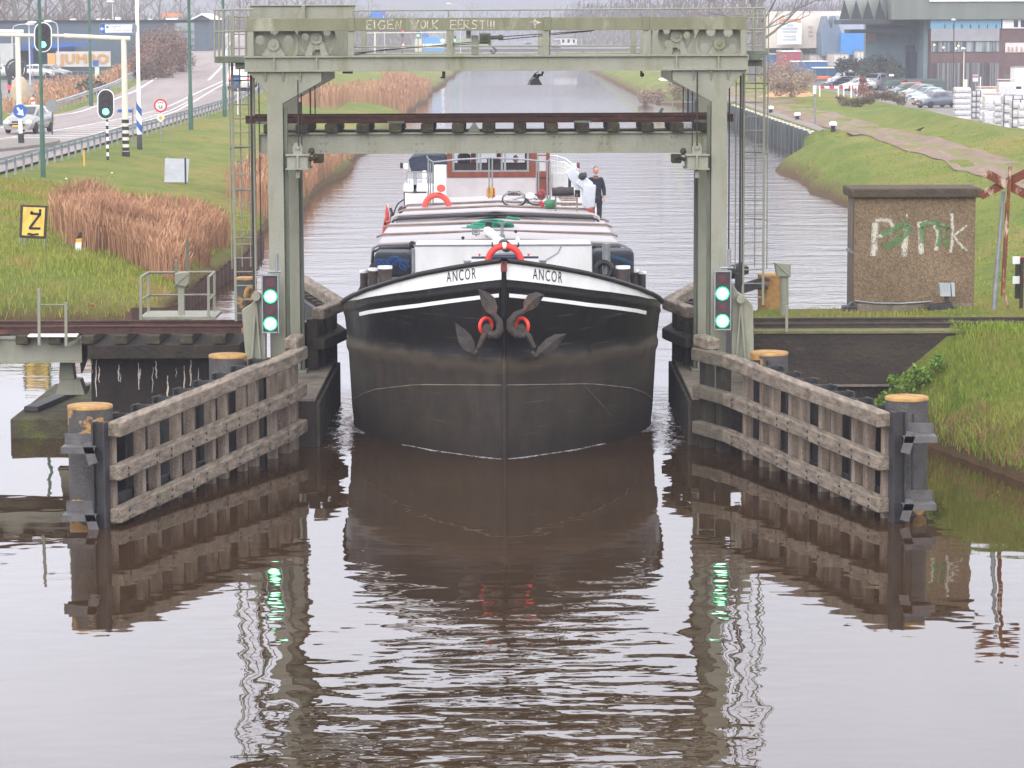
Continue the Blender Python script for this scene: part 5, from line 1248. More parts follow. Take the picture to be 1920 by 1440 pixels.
# thin broken foam along the waterline of the bow
m_foam = spray('water_foam', (190,186,188), .64)
b = MB()
for side in (-1, 1):
    for s0, s1 in ((0, 1.9), (3.4, 6.2)):
        rows = []
        for s in np.linspace(s0, s1, 24):
            p = BM @ hp(s, .03, side, .015); q_ = BM @ hp(s, .0, side, .05 + (.10 if s > 3 else .03)*(1+math.sin(s*7))); p.z = .02; q_.z = .012; rows.append([p, q_])
        b.grid(rows, False)
    rows = []
    for t in np.linspace(0, 1, 24):
        p = BM @ hp(4.2, 0, side, .12 + .75*t); p.y += -.15*t*t - .1*math.sin(t*9); p.z = .016; q_ = p + Vector((0, .09 + .06*math.sin(t*13), 0)); rows.append([p, q_])
    b.grid(rows, False)
props(b.build('bow_wave_foam', m_foam), kind='stuff')
# ================================================================== left bank, road and what stands along it
m_post = mat('cream_post_paint', (222,216,200), (206,200,184), 3, (1,1,.4), rough=.45)
m_lampg = mat('lamp_post_green', (62,98,82), (52,84,72), 3, rough=.45)
m_blue = mat('sign_blue', (40,96,172), (36,86,160), 3, rough=.4)
m_sred = mat('sign_red', (196,52,58), rough=.4); m_swh = mat('sign_white', (232,232,230), rough=.4); m_sgrey = mat('sign_back_grey', (128,130,130), (114,116,116), 3, rough=.5)
m_orange = mat('sign_orange', (232,160,60), rough=.4)
m_tlb = mat('signal_backboard', (38,40,44), rough=.5)
m_teal = glow('lit_teal_lens', (120,255,228), (110,255,226), 2.6); m_offl = mat('unlit_lens', (52,36,36), rough=.3)
def P(u, v): return onter(u, v, T)
def capsule(mb, u0, u1, v0, v1, Y, dep):
    r = (u1-u0)/2; uc = (u0+u1)/2; pts = []
    for k in range(13): a = math.pi*k/12; pts.append((uc + r*math.cos(a), v0 + r - r*math.sin(a)))
    for k in range(13): a = math.pi + math.pi*k/12; pts.append((uc + r*math.cos(a), v1 - r - r*math.sin(a)))
    mb.pprism(pts, Y, dep)
def road_signal(label, u0, u1, v0, v1, Y, post, parent_loc):
    t_ = thing('traffic_light', label, 'traffic light', parent_loc, 0, 'traffic lights on the near road')
    b = MB(); capsule(b, u0, u1, v0, v1, Y, .05); b.build('border_board', m_swh, t_)
    b = MB(); capsule(b, u0+1.8, u1-1.8, v0+1.8, v1-1.8, Y-.012, .06); b.build('backboard', m_tlb, t_)
    uc = (u0+u1)/2
    for k, f in enumerate((.24, .48, .74)):
        b = MB(); c = at(uc, v0 + (v1-v0)*f, Y-.06); b.disc(c, .15, .04, 20); l_ = b.build('lens', m_teal if k == 2 else m_offl, t_)
        q = MB(); q.torus(c + Vector((0,-.05,0)), .165, .02, None, 18, 6, 0, 180); q.build('visor', m_tlb, l_)
    if post:
        us, vb = post; z = parent_loc[2]; zt = at(us, v1-3, Y).z; n = 11; x = at(us, (v1+vb)/2, Y).x
        b = MB(); 
        for k in range(n): b.m = k % 2; b.tube((x, Y+.06, z + (zt-z)*k/n), (x, Y+.06, z + (zt-z)*(k+1)/n), .055, n=10)
        b.build('striped_post', [m_black, m_swh], t_)
    return t_
b0 = P(201, 300)
road_signal('traffic light showing green on a thin black and white striped post beside the guardrail', 182.5, 214, 167, 224, b0.y, (201, 300), b0.to_tuple())
# overhead arm on a banded mast, with its own hanging signal
pm = P(235, 293)
gm = thing('signal_gantry', 'cream signal mast with black and white bands and a long overhead arm, near the guardrail', 'signal mast', pm.to_tuple())
b = MB(); x = at(234, 180, pm.y).x; zt = at(234, 72, pm.y).z; b.tube((x, pm.y, pm.z), (x, pm.y, zt), .155, .12, 16); mst = b.build('mast', m_post, gm)
b = MB(); z0 = pm.z + .25; hb_ = (at(234, 224, pm.y).z - z0)/9
for k in range(0, 9, 2): b.tube((x, pm.y, z0 + hb_*k), (x, pm.y, z0 + hb_*(k+1)), .164, n=16)
b.tube((x, pm.y, pm.z-.1), (x, pm.y, pm.z+.22), .19, n=16); b.build('black_band', m_black, mst)
b = MB(); b.tube(at(244, 72.5, pm.y), at(120, 67, pm.y), .10, n=12); b.tube(at(120, 67, pm.y), at(-40, 65, pm.y), .075, n=12); b.build('arm', m_post, gm)
pa = at(81, 97, pm.y-.2)
road_signal('traffic light showing green hanging on the overhead arm behind the green lamp post', 64, 97, 41.5, 98, pm.y-.25, None, pa.to_tuple())
p2 = Vector((at(36, 200, 165).x, 165, T(at(36,200,165).x, 165)))
g2 = thing('signal_gantry', 'second cream mast with a short overhead arm at the far left beyond the traffic island', 'signal mast', p2.to_tuple())
b = MB(); x = p2.x; zt = at(36, 60, 165).z; b.tube((x, 165, p2.z), (x, 165, zt), .17, .14, 14); b.build('mast', m_post, g2)
b = MB(); b.tube(at(44, 60, 165), at(-60, 59, 165), .13, n=12); b.build('arm', m_post, g2)
# green lamp posts
def lamp_post(u, vb, wpx, label, ztop=12., arm=0):
    p = P(u, vb); r = wpx/2/5500*p.y
    t_ = thing('lamp_post', label, 'lamp post', p.to_tuple(), 0, 'green street lamp posts along the road')
    b = MB(); b.lathe(p, [(r*1.35, -.1), (r*1.35, 1.9), (r, 2.05), (r*.8, ztop - p.z)], 12); b.build('post', m_lampg, t_)
    b = MB(); q = Vector((p.x, p.y, ztop)); b.path([q, q + Vector((-.4, 0, .35)), q + Vector((-1.6, 0, .5))], r*.7, 8); b.ball(q + Vector((-1.9, 0, .5)), (.38, .15, .1)); b.build('lamp_head', m_galv, t_)
lamp_post(81, 332, 7, 'dark green lamp post at the left, in front of the hanging traffic light')
lamp_post(358, 243, 6.5, 'dark green lamp post beside the guardrail, right of the priority diamond sign')
lamp_post(421.5, 219, 6, 'dark green lamp post seen through the left ladder of the bridge')
lamp_post(171, 199, 6, 'dark green lamp post on the far side of the road before the orange lettered store', 13)
lamp_post(1, 235, 6, 'dark green lamp post cut by the left edge of the picture beyond the car', 6.4)
# white and blue banded post with the wayfinding board
pw = P(262, 280); x = pw.x
wp = thing('wayfinding_post', 'white post with blue spiral bands and black foot carrying a direction board', 'sign post', pw.to_tuple())
b = MB(); zk = at(262, 203, pw.y).z; b.lathe(pw, [(.125, -.05), (.125, zk-pw.z), (.09, zk-pw.z+.15), (.085, 10.5)], 16); b.build('post', m_white, wp)
b = MB(); b.lathe(pw, [(.13, -.06), (.13, .72), (.1, .73)], 16); 
b.build('black_foot', m_black, wp)
b = MB()
for zc in (.95, 1.75):
    rows = [[pw + Vector((.131*math.cos(a), .131*math.sin(a), zc + dz - .18*math.cos(a))) for a in np.linspace(0, 2*math.pi, 21)] for dz in (0, .36)]
    b.grid(rows, True)
b.build('blue_band', m_blue, wp)
Yb = pw.y - .14
b = MB(); 
def rrect(mb, u0, u1, v0, v1, r, Y, dep):
    pts = []
    for cx_, cy_, a0 in ((u1-r, v0+r, 0), (u0+r, v0+r, 90), (u0+r, v1-r, 180), (u1-r, v1-r, 270)):
        for k in range(5): a = R(a0 + 90*k/4); pts.append((cx_ + r*math.cos(a), cy_ - r*math.sin(a)))
    mb.pprism(pts, Y, dep)
rrect(b, 186, 256, 43, 64, 7, Yb, .05); bd = b.build('direction_board', m_sgrey, wp)
b = MB(); rrect(b, 187.5, 250, 44.5, 62.5, 6, Yb-.006, .004); b.build('board_blue', m_blue, bd)
b = MB(); b.pbox(197, 248, 46, 61, Yb-.012, .004); b.build('board_face', m_swh, bd)
b = MB(); text_on(b, 'Veghel', at(216, 51.3, Yb-.016), 4.6/5500*pw.y, 1.05, 1.2); text_on(b, '1500-2000', at(230.5, 59.2, Yb-.016), 4.6/5500*pw.y, 1.1, 1.2)
b.pbox(198.5, 203, 49, 52, Yb-.016, .002); b.pbox(203.3, 205, 50, 52, Yb-.016, .002); b.build('lettering', m_letter, bd)
b = MB(); stroke(b, [(195.5,54),(188.8,54)], 1.3, lambda u, v: at(u, v, Yb-.014)); stroke(b, [(191.8,51),(188.8,54),(191.8,57)], 1.3, lambda u, v: at(u, v, Yb-.016)); b.build('arrow', m_swh, bd)
# round speed-limit style sign with the priority diamond
ps = P(302, 264); 
t_ = thing('traffic_sign', 'round red rimmed sign over a small orange priority diamond beside the guardrail', 'traffic sign', ps.to_tuple())
b = MB(); b.tube(ps, at(301, 185, ps.y), .03, n=8); b.build('post', m_galv, t_)
b = MB(); c = at(301, 198, ps.y-.05); b.disc(c, .345, .02, 32); sg = b.build('disc', m_sred, t_)
b = MB(); b.disc(c + Vector((0,-.006,0)), .25, .004, 32); b.build('white_field', m_swh, sg)
b = MB()
for du, dv in ((-4,-5),(0,-5.5),(4,-5)): b.pbox(301+du-1.5, 301+du+1.3, 198+dv-1, 198+dv+1, ps.y-.064, .002)
for du, dv in ((-2.5,1),(2.5,1),(-1,4.5),(2.5,4.5)): b.torus(at(301+du, 198+dv, ps.y-.062), .035, .012, None, 10, 4)
b.build('vehicle_symbol', m_letter, sg)
b = MB(); uc, vc = 301, 221; b.pprism([(uc-8.5,vc),(uc,vc+8.5),(uc+8.5,vc),(uc,vc-8.5)], ps.y-.06, .02); dm = b.build('diamond', m_swh, t_)
b = MB(); b.pprism([(uc-5,vc),(uc,vc+5),(uc+5,vc),(uc,vc-5)], ps.y-.066, .004); b.build('orange_field', m_orange, dm)
# keep-right disc on the traffic island
pi_ = Vector((at(40, 262, 143.5).x, 143.5, 2.16))
t_ = thing('keep_right_sign', 'round blue sign with white arrow on a dark stub bollard on the traffic island', 'traffic sign', pi_.to_tuple())
b = MB(); b.tube(pi_, at(39, 250, 143.5), .15, n=12); b.build('foot', m_dark, t_)
b = MB(); b.tube(at(39, 251, 143.5), at(37, 207, 143.5), .10, .1, n=10); b.build('post', m_swh, t_)
b = MB(); c = at(37.5, 208.5, 143.3); b.disc(c, .335, .03, 32); q = b.build('disc', m_blue, t_)
b = MB(); f = lambda u, v: at(u, v, 143.29); b.add([f(*p) for p in [(31,202.5),(33.5,200.5),(39.5,207.5),(42.5,204.5),(44.5,217),(31.5,214),(35.5,211)]], [(0,1,2,3,4,5,6)]); b.build('arrow', m_swh, q)
# back of a round sign
pr = P(98, 253); t_ = thing('traffic_sign', 'grey back of a round sign on a thin post behind the traffic island', 'traffic sign', pr.to_tuple())
b = MB(); b.tube(pr, at(98, 186, pr.y), .03, n=8); b.build('post', m_dark, t_)
b = MB(); b.disc(at(98, 198, pr.y-.05), .345, .02, 32); b.build('disc', m_sgrey, t_)
# small things in the verge
b = MB(); p = P(158, 311); b.tube(p, at(157, 281, p.y), .035, n=8); solo(b, 'marker_post', mat('yellow_marker', (226,170,60), rough=.5), 'slim yellow marker post in the grass before the guardrail', 'marker post')
pz = P(62, 470); Y = pz.y
zs = thing('rail_sign', 'yellow board with black letter Z in a dark frame on thin legs', 'sign', pz.to_tuple())
b = MB(); b.pprism([(38.5,384),(89,386),(86,448),(36,446)], Y, .08); b.build('frame', mat('brown_frame', (64,52,42), (48,40,34), 6, rough=.7), zs, .01)
m_zy = mat('stained_yellow_board', (222,190,92), (196,150,60), 4, (1,1,.5), .45, .7, (150,104,44), 2.4, (1.4,1,.3), .6, .78, rough=.35)
b = MB(); b.pprism([(43.5,388),(84.5,389.5),(81.5,443),(41,441)], Y-.012, .012); b.build('board', m_zy, zs)
b = MB(); f = lambda u, v: at(u, v, Y-.02)
for pts in ([(58,400),(76,402)], [(75.5,392),(75,404)], [(75,402),(56,427)], [(54,428),(76,428.5)], [(60,396),(58,402)]): stroke(b, pts, 4.6, f)
b.add([f(*p) for p in [(50,440),(53,436),(62,438),(72,437),(73,441),(60,442)]], [tuple(range(6))]); b.build('letter_z', m_letter, zs)
for u, v in ((35,470),(44,464),(82,469)):
    b = MB(); b.tube(at(u, v+8, Y), at(u+3, 440, Y+.03), .022, n=6); b.build('leg', m_galv, zs)
pk = P(147, 474); Y = pk.y
t_ = thing('kilometre_post', 'short white post with yellow band and slanted black top in the grass', 'marker post', pk.to_tuple())
for nm, m, poly in (('foot', m_swh, [(141,476),(151,476),(152.5,454),(141.5,455)]), ('band', m_orange, [(141.5,455),(152.5,454),(153,446.5),(142,448)]), ('tip', m_black, [(142,448),(153,446.5),(152.5,436),(150,435)])):
    b = MB(); b.pprism(poly, Y, .12); b.build(nm, m, t_, .004)
pb = P(332, 345); Y = pb.y
t_ = thing('notice_board', 'back of a plain grey metal board standing in the reeds', 'board', pb.to_tuple())
b = MB(); b.pprism([(308,342),(352,342),(355,298),(309.5,297)], Y, .06); b.build('panel', mat('pale_grey_panel', (188,190,198), (172,174,184), 3, rough=.4, metal=.2), t_, .006)
for u in (314, 348):
    b = MB(); b.bar(at(u, 352, Y+.1), at(u, 294, Y+.1), .06, .06); b.build('post', m_galv, t_)
b = MB(); b.pbox(346, 349, 296, 345, Y-.03, .03); b.build('stiffener', m_dark, t_)
for u, v, l_ in ((124, 337, 'crumpled white litter in the grass under the guardrail'), (210, 326, 'pale scrap of litter in the grass left of the grey board'), (174, 574, 'red and white scrap on the grass edge above the rails')):
    p = P(u, v); b = MB(); b.ball(p + Vector((0,0,.04)), (.05,.04,.03), 7, 5); solo(b, 'litter', m_swh if u != 174 else m_sred, l_, 'litter')
# guardrails
def guardrail(fx, y0, y1, label, side):
    ys_ = np.arange(y0, y1, 4.0); zt = lambda y: float(max(zr(y), 2.0))
    t_ = thing('guardrail', label, 'guardrail', (float(fx(ys_[0])), float(ys_[0]), zt(ys_[0])))
    prof = [(0,.45),(.06,.49),(.06,.56),(0,.60),(.06,.64),(.06,.71),(0,.75)]
    b = MB(); b.grid([[Vector((float(fx(y)) - side*dx, float(y), zt(y)+dz)) for dx, dz in prof] for y in ys_], False); b.build('beam', m_rail, t_)
    for y in np.arange(y0, min(y1, y0+150), 2.0):
        q = MB(); q.box(float(fx(y))+side*.02, float(fx(y))+side*.10, y-.05, y+.05, zt(y)-.2, zt(y)+.68); q.build('post', m_galv, t_)
    return t_
guardrail(lambda y: XRr(y) + .75, 98, 420, 'long steel guardrail between the road and the grassy canal bank', 1)
guardrail(lambda y: XLr(y) - .9, 198, 470, 'steel guardrail along the far left edge of the climbing road', -1)
# steel sheet piling along the water
m_sheet = mat('rusty_sheet_pile', (92,68,60), (72,54,48), 4, (1,1,.3), .35, .65, (110,104,80), 3, (1,1,.3), .6, .8, rough=.8, bp=.2)
t_ = thing('sheet_piling', 'rusty brown sheet piling holding the left bank above the water', 'sheet piling', (-9.2, 80, 0))
b = MB(); L1 = []; x_ = -34.
k = 0
while x_ < -9.6: L1.append((x_, 75.5+.12*(x_+10) - .05 - (.16 if (k//2) % 2 else 0))); x_ += .22; k += 1
y__ = 76.0
while y__ < 104: L1.append((float(xl(y__)) + .06 + (.16 if (k//2) % 2 else 0), y__)); y__ += .22; k += 1
b.grid([[(a, c, -.8) for a, c in L1], [(a, c, (.16 if c < 76.2 and a < -9.9 else .5) + .05*math.sin(a*3+c)) for a, c in L1]], False); b.build('sheet', m_sheet, t_)
# steel platform with railing and post box beyond the rails
Y = 58.6
pf = thing('service_platform', 'grey green platform with square railing and box on a post behind the left rails', 'platform', at(330, 598, Y))
b = MB(); b.pbox(262, 404, 594, 599, Y, 1.3); b.build('deck', m_green, pf)
b = MB()
for u, v0, yy in ((264,521,Y),(278.5,511.5,Y+1.2),(391,519,Y),(402,510,Y+1.2)): b.bar(at(u, 600, yy), at(u, v0, yy), .075, .05)
b.path([at(u, v, yy) for u, v, yy in [(263,520.5,Y),(278.5,511,Y+1.2),(402.5,510,Y+1.2),(391,519.5,Y)]], .028, 6); b.path([at(u, v, yy) for u, v, yy in [(264,563,Y),(279,553.5,Y+1.2),(402,552.5,Y+1.2),(391,562,Y)]], .024, 6); b.build('railing', m_green, pf)
b = MB(); b.bar(at(340, 600, Y+.5), at(340, 534, Y+.5), .12, .12); b.build('post', m_green, pf)
b = MB(); b.pprism([(327,513),(354,510),(354,531),(348,538),(329,534)], Y+.35, .25); b.pprism([(328,534),(354,512),(354,514),(328,536)], Y+.33, .02); b.build('control_box', m_green, pf, .008)
b = MB(); b.bar(at(351, 540, Y+.8), at(351.5, 448, Y+.8), .05, .05); b.bar(at(330.5, 540, Y+.8), at(330.5, 489, Y+.8), .07, .05); b.build('marker_bar', m_greend, pf)
# small walkway with two posts on the approach span
t_ = thing('walkway_step', 'white plate with two railing posts on the left approach girder', 'step', at(105, 628, 55.0))
b = MB(); q = [gnd(u, v, at(100,632,54.9).z) for u, v in [(52,632),(144,632),(157,619),(69,619)]]; b.prism(q, (0,0,.03)); b.build('plate', m_white, t_)
for u, v0, v1 in ((73.5,541,647),(124,567,648)):
    b = MB(); b.bar(at(u, v1, 54.75), at(u-.5, v0, 54.75), .06, .05); b.build('post', m_green, t_)
b = MB(); b.tube(at(73, 571, 54.75), at(124, 571.5, 54.75), .012, n=6); b.bar(at(125,649,54.75), at(148,636,55.1), .03, .05); b.build('handrail', m_green, t_)
# ------------------------------------------------------------------ vehicles
m_tyre = mat('tyre_rubber', (38,38,40), rough=.9); m_rim = mat('wheel_rim', (150,152,156), (130,132,136), 8, rough=.35, metal=.5)
m_cglass = mat('car_glass', (40,50,56), rough=.06, spec=.7); m_hl = glow('lit_headlamp', (255,236,210), (255,226,196), 9.0); m_tl = glow('lit_tail_lamp', (255,60,60), (255,40,46), 4.0)
m_hoff = mat('headlamp_glass', (170,176,180), rough=.15, spec=.8); m_toff = mat('tail_lamp_red', (140,34,38), rough=.2)
m_plate = mat('yellow_number_plate', (222,170,60), rough=.5)
def car_paint(n, c): 
    m = mat(n, c, tuple(int(x*.93) for x in c), 1.2, rough=.22, metal=.25, spec=.6, fine=0); m.node_tree.nodes['Principled BSDF'].inputs['Coat Weight'].default_value = .6; return m
PROF = {  # x from the nose, belt height, roof height, half width, roof half width
 'hatch': [(0,.52,.52,.70,.6),(.12,.68,.68,.80,.7),(.9,.88,.90,.86,.70),(1.15,.93,1.0,.87,.62),(1.85,.95,1.42,.87,.56),(2.6,.96,1.48,.87,.57),(3.4,.97,1.40,.86,.55),(3.85,.98,1.05,.84,.62),(4.0,.80,.80,.80,.7),(4.05,.45,.45,.76,.7)],
 'saloon': [(0,.50,.50,.70,.6),(.12,.66,.66,.82,.7),(1.1,.86,.88,.88,.70),(1.4,.90,.98,.88,.60),(2.15,.93,1.38,.88,.54),(2.9,.94,1.42,.88,.55),(3.6,.95,1.28,.87,.52),(4.1,.94,1.0,.86,.62),(4.5,.86,.87,.82,.7),(4.58,.50,.50,.78,.7)],
 'van': [(0,.62,.62,.78,.7),(.15,.95,.95,.90,.8),(.7,1.12,1.16,.95,.78),(.95,1.15,1.30,.95,.76),(1.55,1.2,1.86,.95,.78),(2.4,1.2,1.95,.95,.80),(4.3,1.2,1.94,.95,.80),(4.75,1.2,1.80,.94,.78),(4.85,.9,.9,.92,.85),(4.9,.5,.5,.9,.85)]}
def car(label, kind, m_body, loc, rz, group=None, lights=False, tail=False, plate=True, panel=False):
    """a car whose nose points to local -Y"""
    t_ = thing('parked_car' if not (lights or tail) else 'car', label, 'van' if kind == 'van' else 'car', loc, rz, group)
    st = PROF[kind]; L = st[-1][0]; off_ = L/2
    rows = []
    for x, zb, zr_, wb, wr in st:
        y = x - off_; h = zr_ - zb
        half = [(wb*.8, .22), (wb*.97, .3), (wb, min(zb*.72, .62)), (wb*.965, zb)] + ([(wr + (wb*.95-wr)*.08, zr_-.07), (wr*.9, zr_), (0, zr_+.025)] if h > .03 else [(wr, zr_+.01), (wr*.7, zr_+.02), (0, zr_+.03)])
        rows.append([Vector((-a, y, z)) for a, z in half] + [Vector((a, y, z)) for a, z in half[-2::-1]])
    b = MB(); b.grid(rows, True); b.add(rows[0], [tuple(range(len(rows[0])))[::-1]]); b.add(rows[-1], [tuple(range(len(rows[-1])))]); bo = b.build('body', m_body, t_, world=False)
    b = MB()
    def win(i, j, a=.1, e=.86):                               # side glass between stations i and j
        for s in (-1, 1):
            q = []
            for k, f0 in ((i, 1), (j, 1)):
                x, zb, zr_, wb, wr = st[k]; lo = Vector((wb*.965*s, x-off_, zb)); hi = Vector(((wr + (wb*.95-wr)*.08)*s, x-off_, zr_-.07)); q.append((lo, hi))
            A, B, C, D = q[0][0].lerp(q[0][1], a), q[1][0].lerp(q[1][1], a), q[1][0].lerp(q[1][1], e), q[0][0].lerp(q[0][1], e)
            m_ = .05; A, B, C, D = A.lerp(B, m_), B.lerp(A, m_), C.lerp(D, m_), D.lerp(C, m_); o = Vector((.008*s, 0, .003))
            b.add([A+o, B+o, C+o, D+o], [(0,1,2,3)])
    if kind == 'van':
        win(3, 4); 
        for s in (-1, 1): 
            for y0, y1 in ((1.75, 3.0),): b.add([Vector((s*(.958 if z < 1.4 else .875), y0+(y1-y0)*f-off_, z)) for f, z in ((0,1.3),(1,1.3),(1,1.74),(0,1.74))], [(0,1,2,3)])
    else: win(3, 4); win(4, 5); win(5, 6)
    def cross(i, j, a, e):
        q = []
        for k, f0 in ((i, a), (j, e)):
            x, zb, zr_, wb, wr = st[k]; q.append((x, zb, zr_, wr))
        x0, _, z0, w0 = q[0]; x1, _, z1, w1 = q[1]; A = .1; B = .9
        n = Vector((0, (z0-z1), (x1-x0))).normalized(); n = n if n.z > 0 else -n
        pts = [Vector((-w0*.95, x0-off_, z0+.02)), Vector((w0*.95, x0-off_, z0+.02)), Vector((w1*.9, x1-off_, z1+.0)), Vector((-w1*.9, x1-off_, z1+.0))]
        pts = [pts[0].lerp(pts[3], A), pts[1].lerp(pts[2], A), pts[1].lerp(pts[2], B), pts[0].lerp(pts[3], B)]
        b.add([p + n*.028 for p in pts], [(0,1,2,3)])
    cross(3, 4, 0, 1); cross(7, 6, 0, 1)
    b.build('window', m_cglass, t_, world=False)
    wb = st[4][3]; wr_ = .31 if kind != 'van' else .34
    for y in (.78 - off_, L - .82 - off_):
        for s in (-1, 1):
            b = MB(); M_ = Matrix.Rotation(R(90), 3, 'Y'); b.lathe((s*(wb-.1)-.1, y, wr_), [(wr_*.62, 0), (wr_, .02), (wr_, .18), (wr_*.62, .2)], 18, M_); w_ = b.build('wheel', m_tyre, t_, world=False)
            b = MB(); b.lathe((s*(wb-.0)-.02*s-.01, y, wr_), [(wr_*.62, 0), (wr_*.5, .02)], 14, M_); b.build('rim', m_rim, w_, world=False)
    for s in (-1, 1):
        b = MB(); b.ball((s*.62*st[2][3]/.86, .1-off_, .66 if kind != 'van' else .85), (.15, .08, .075), 10, 7); b.build('headlight', m_hl if lights else m_hoff, t_, world=False)
        b = MB(); b.ball((s*.66*st[2][3]/.86, L-.05-off_, .80), (.12, .07, .11), 10, 7); b.build('tail_light', m_tl if tail else m_toff, t_, world=False)
        b = MB(); b.ball((s*(wb+.08), st[3][0]+.35-off_, st[3][1]+.08), (.09, .07, .06), 8, 6); b.build('mirror', m_body, t_, world=False)
    b = MB(); b.box(-.42, .42, -.03-off_, .05-off_, .42, .54); b.box(-.3, .3, .02-off_, .1-off_, .6, .68); b.build('grille', m_black, t_, world=False)
    if plate:
        b = MB(); b.box(-.26, .26, -.05-off_, -.02-off_, .38, .47); b.build('number_plate', m_plate, t_, world=False); b = MB(); b.box(-.26, .26, L+.0-off_, L+.03-off_, .55, .65); b.build('number_plate', m_plate, t_, world=False)
    return t_
pc = P(40, 253); Yc_ = pc.y + 2.0
m_silver = car_paint('silver_car_paint', (150,148,143)); m_dkgreen = car_paint('dark_green_car_paint', (50,74,66)); m_lblue = car_paint('pale_blue_car_paint', (150,176,184)); m_grey = car_paint('slate_car_paint', (96,102,116)); m_wcar = car_paint('white_car_paint', (200,200,200)); m_navyc = car_paint('navy_car_paint', (44,54,66))
car('silver hatchback with lit headlights driving towards the traffic island', 'hatch', m_silver, (pc.x+.1, Yc_, T(pc.x, Yc_)+.06), R(-9), None, True)
pc = P(452, 166); car('white van with lit red tail lamp driving away up the road behind the bridge ladder', 'van', m_wcar, (at(455,166,232).x, 232, float(zr(232))+.03), R(178), None, False, True)
# store hall with its orange lettering, far left behind the road
jb = thing('store_building', 'long dark grey store hall with big orange letters on a white panel', 'building', (at(180, 140, 330).x, 335, 2))
m_hall = mat('dark_blue_grey_cladding', (84,98,108), (72,86,96), .4, (1,1,.2), rough=.6)
b = MB(); b.pbox(-60, 392, 39, 168, 335, 18); b.build('wall', m_hall, jb)
b = MB(); b.pbox(-60, 393, 37.5, 40, 334.6, 19); b.build('roof_edge', m_dark, jb)
for u0, u1, v0 in ((131,135,35),(136,140,35),(181,185,34.5),(191,194,35),(200,204,35.5),(216,224,32),(278,284,35)):
    b = MB(); b.pbox(u0, u1, v0, 38, 337, 1.5); b.build('roof_vent', m_white, jb)
b = MB(); b.pbox(-60, 130, 85, 95, 331, 4); b.pbox(56, 62, 86, 145, 330.6, .4); b.build('canopy', mat('store_canopy_blue', (52,88,150), (46,78,136), 1), jb)
b = MB(); b.pprism([(60,82),(174,80),(180,83),(100,90),(60,90)], 330, .4); b.build('canopy_fascia', m_blue, jb)
b = MB(); b.pbox(-20, 22, 82, 122, 329, 5); b.build('entrance_block', mat('pale_entrance', (188,190,186), (170,172,170), 1), jb)
b = MB(); b.pbox(89, 106, 100, 125, 328.2, .4); b.pbox(105, 207, 96.5, 125, 328.0, .4); pn = b.build('sign_panel', mat('off_white_panel', (200,195,190), (186,182,178), 1), jb)
b = MB(); [text_on(b, 'JUMBO', at(157, 118.5, 327.97) + Vector((dx, dy, dz)), 17.0/5500*328, 1.1, 1.1) for dx, dy, dz in ((-.09,0,0),(.09,-.03,0),(-.03,-.06,.05),(.03,-.09,-.05))]; lo = b.build('lettering', mat('orange_lettering', (196,148,88), fine=0), pn)
b = MB(); b.pbox(90, 104, 101, 124, 327.9, .1); b.build('orange_field', mat('orange_panel', (206,156,86)), pn)
rs = thing('roof_sign', 'small orange store lettering standing on the roof edge of the dark hall', 'sign', at(322, 38, 334))
b = MB(); [text_on(b, 'JUMBO', at(322, 31.5, 334) + Vector((dx, dy, 0)), 7.5/5500*334, 1.05) for dx, dy in ((-.03,0),(.03,-.03))]; b.build('lettering', mat('orange_roof_letters', (232,140,84), fine=0), rs)
b = MB(); b.pbox(311, 333, 33.5, 37, 334, .3); b.build('base_panel', m_swh, rs)
hs = thing('gabled_house', 'grey green house with white gable edge behind the dark store hall', 'house', at(375, 60, 360))
b = MB(); b.pprism([(355,39),(378,28),(402,39),(402,80),(355,80)], 352, 12); b.build('wall', mat('house_cladding', (112,124,118), (100,112,108), 1), hs)
b = MB(); b.pprism([(354,40),(378,28),(402,40),(402,37),(378,25),(354,37)], 351.5, 13); b.build('roof', m_white, hs)
bb = thing('billboard', 'back of a big grey panelled billboard on posts beyond the brown shrubs', 'billboard', at(345, 105, 300))
b = MB(); b.pbox(327, 364, 43, 92, 300, .3); b.build('panel', mat('billboard_back', (138,146,144), (124,132,132), 1, (1,1,3)), bb)
for v in (57, 72, 84):
    b = MB(); b.pbox(327, 364, v, v+1.5, 299.7, .2); b.build('rib', m_blue if v == 84 else m_sgrey, bb)
for u in (334, 357):
    b = MB(); b.tube(at(u, 130, 300.5), at(u, 50, 300.5), .12, n=8); b.build('post', m_galv, bb)
# smaller street things on the left
def sign_small(name, label, cat, u, vt, vb, poly_uv, m, Y=None, pm_=None):
    p = P(u, vb) if Y is None else Vector((at(u, vb, Y).x, Y, at(u, vb, Y).z))
    t_ = thing(name, label, cat, p.to_tuple()); b = MB(); b.tube(p, at(u, vt, p.y), .04, n=6); b.build('post', pm_ or m_galv, t_)
    b = MB(); b.pprism(poly_uv, p.y-.08, .03); b.build('panel', m, t_); return t_
sign_small('street_sign', 'small blue street name board on a thin post beyond the striped mast', 'street sign', 249, 203, 277, [(220,211),(248,211),(248,205),(222,205),(219.5,208)], m_blue)
sign_small('parking_sign', 'small blue parking board with a pale strip below, before the orange lettered store', 'sign', 181, 112, 168, [(174,124),(185,124),(185,113),(174,113)], m_blue, 300)
sign_small('bus_stop_sign', 'pale green upright board on a thin post right of the green lamp post', 'sign', 183, 125, 164, [(178,147),(186,147),(186,126),(178,126)], mat('pale_green_board', (196,210,196)), 296)
sign_small('chevron_marker', 'red and white striped marker board beside the far road', 'marker', 62, 183, 206, [(59,203),(67,203),(64,183),(58,183)], mat('red_white_stripe', (206,70,66), (226,222,218), 3.4, (1,1,1.2), .49, .51), 185)
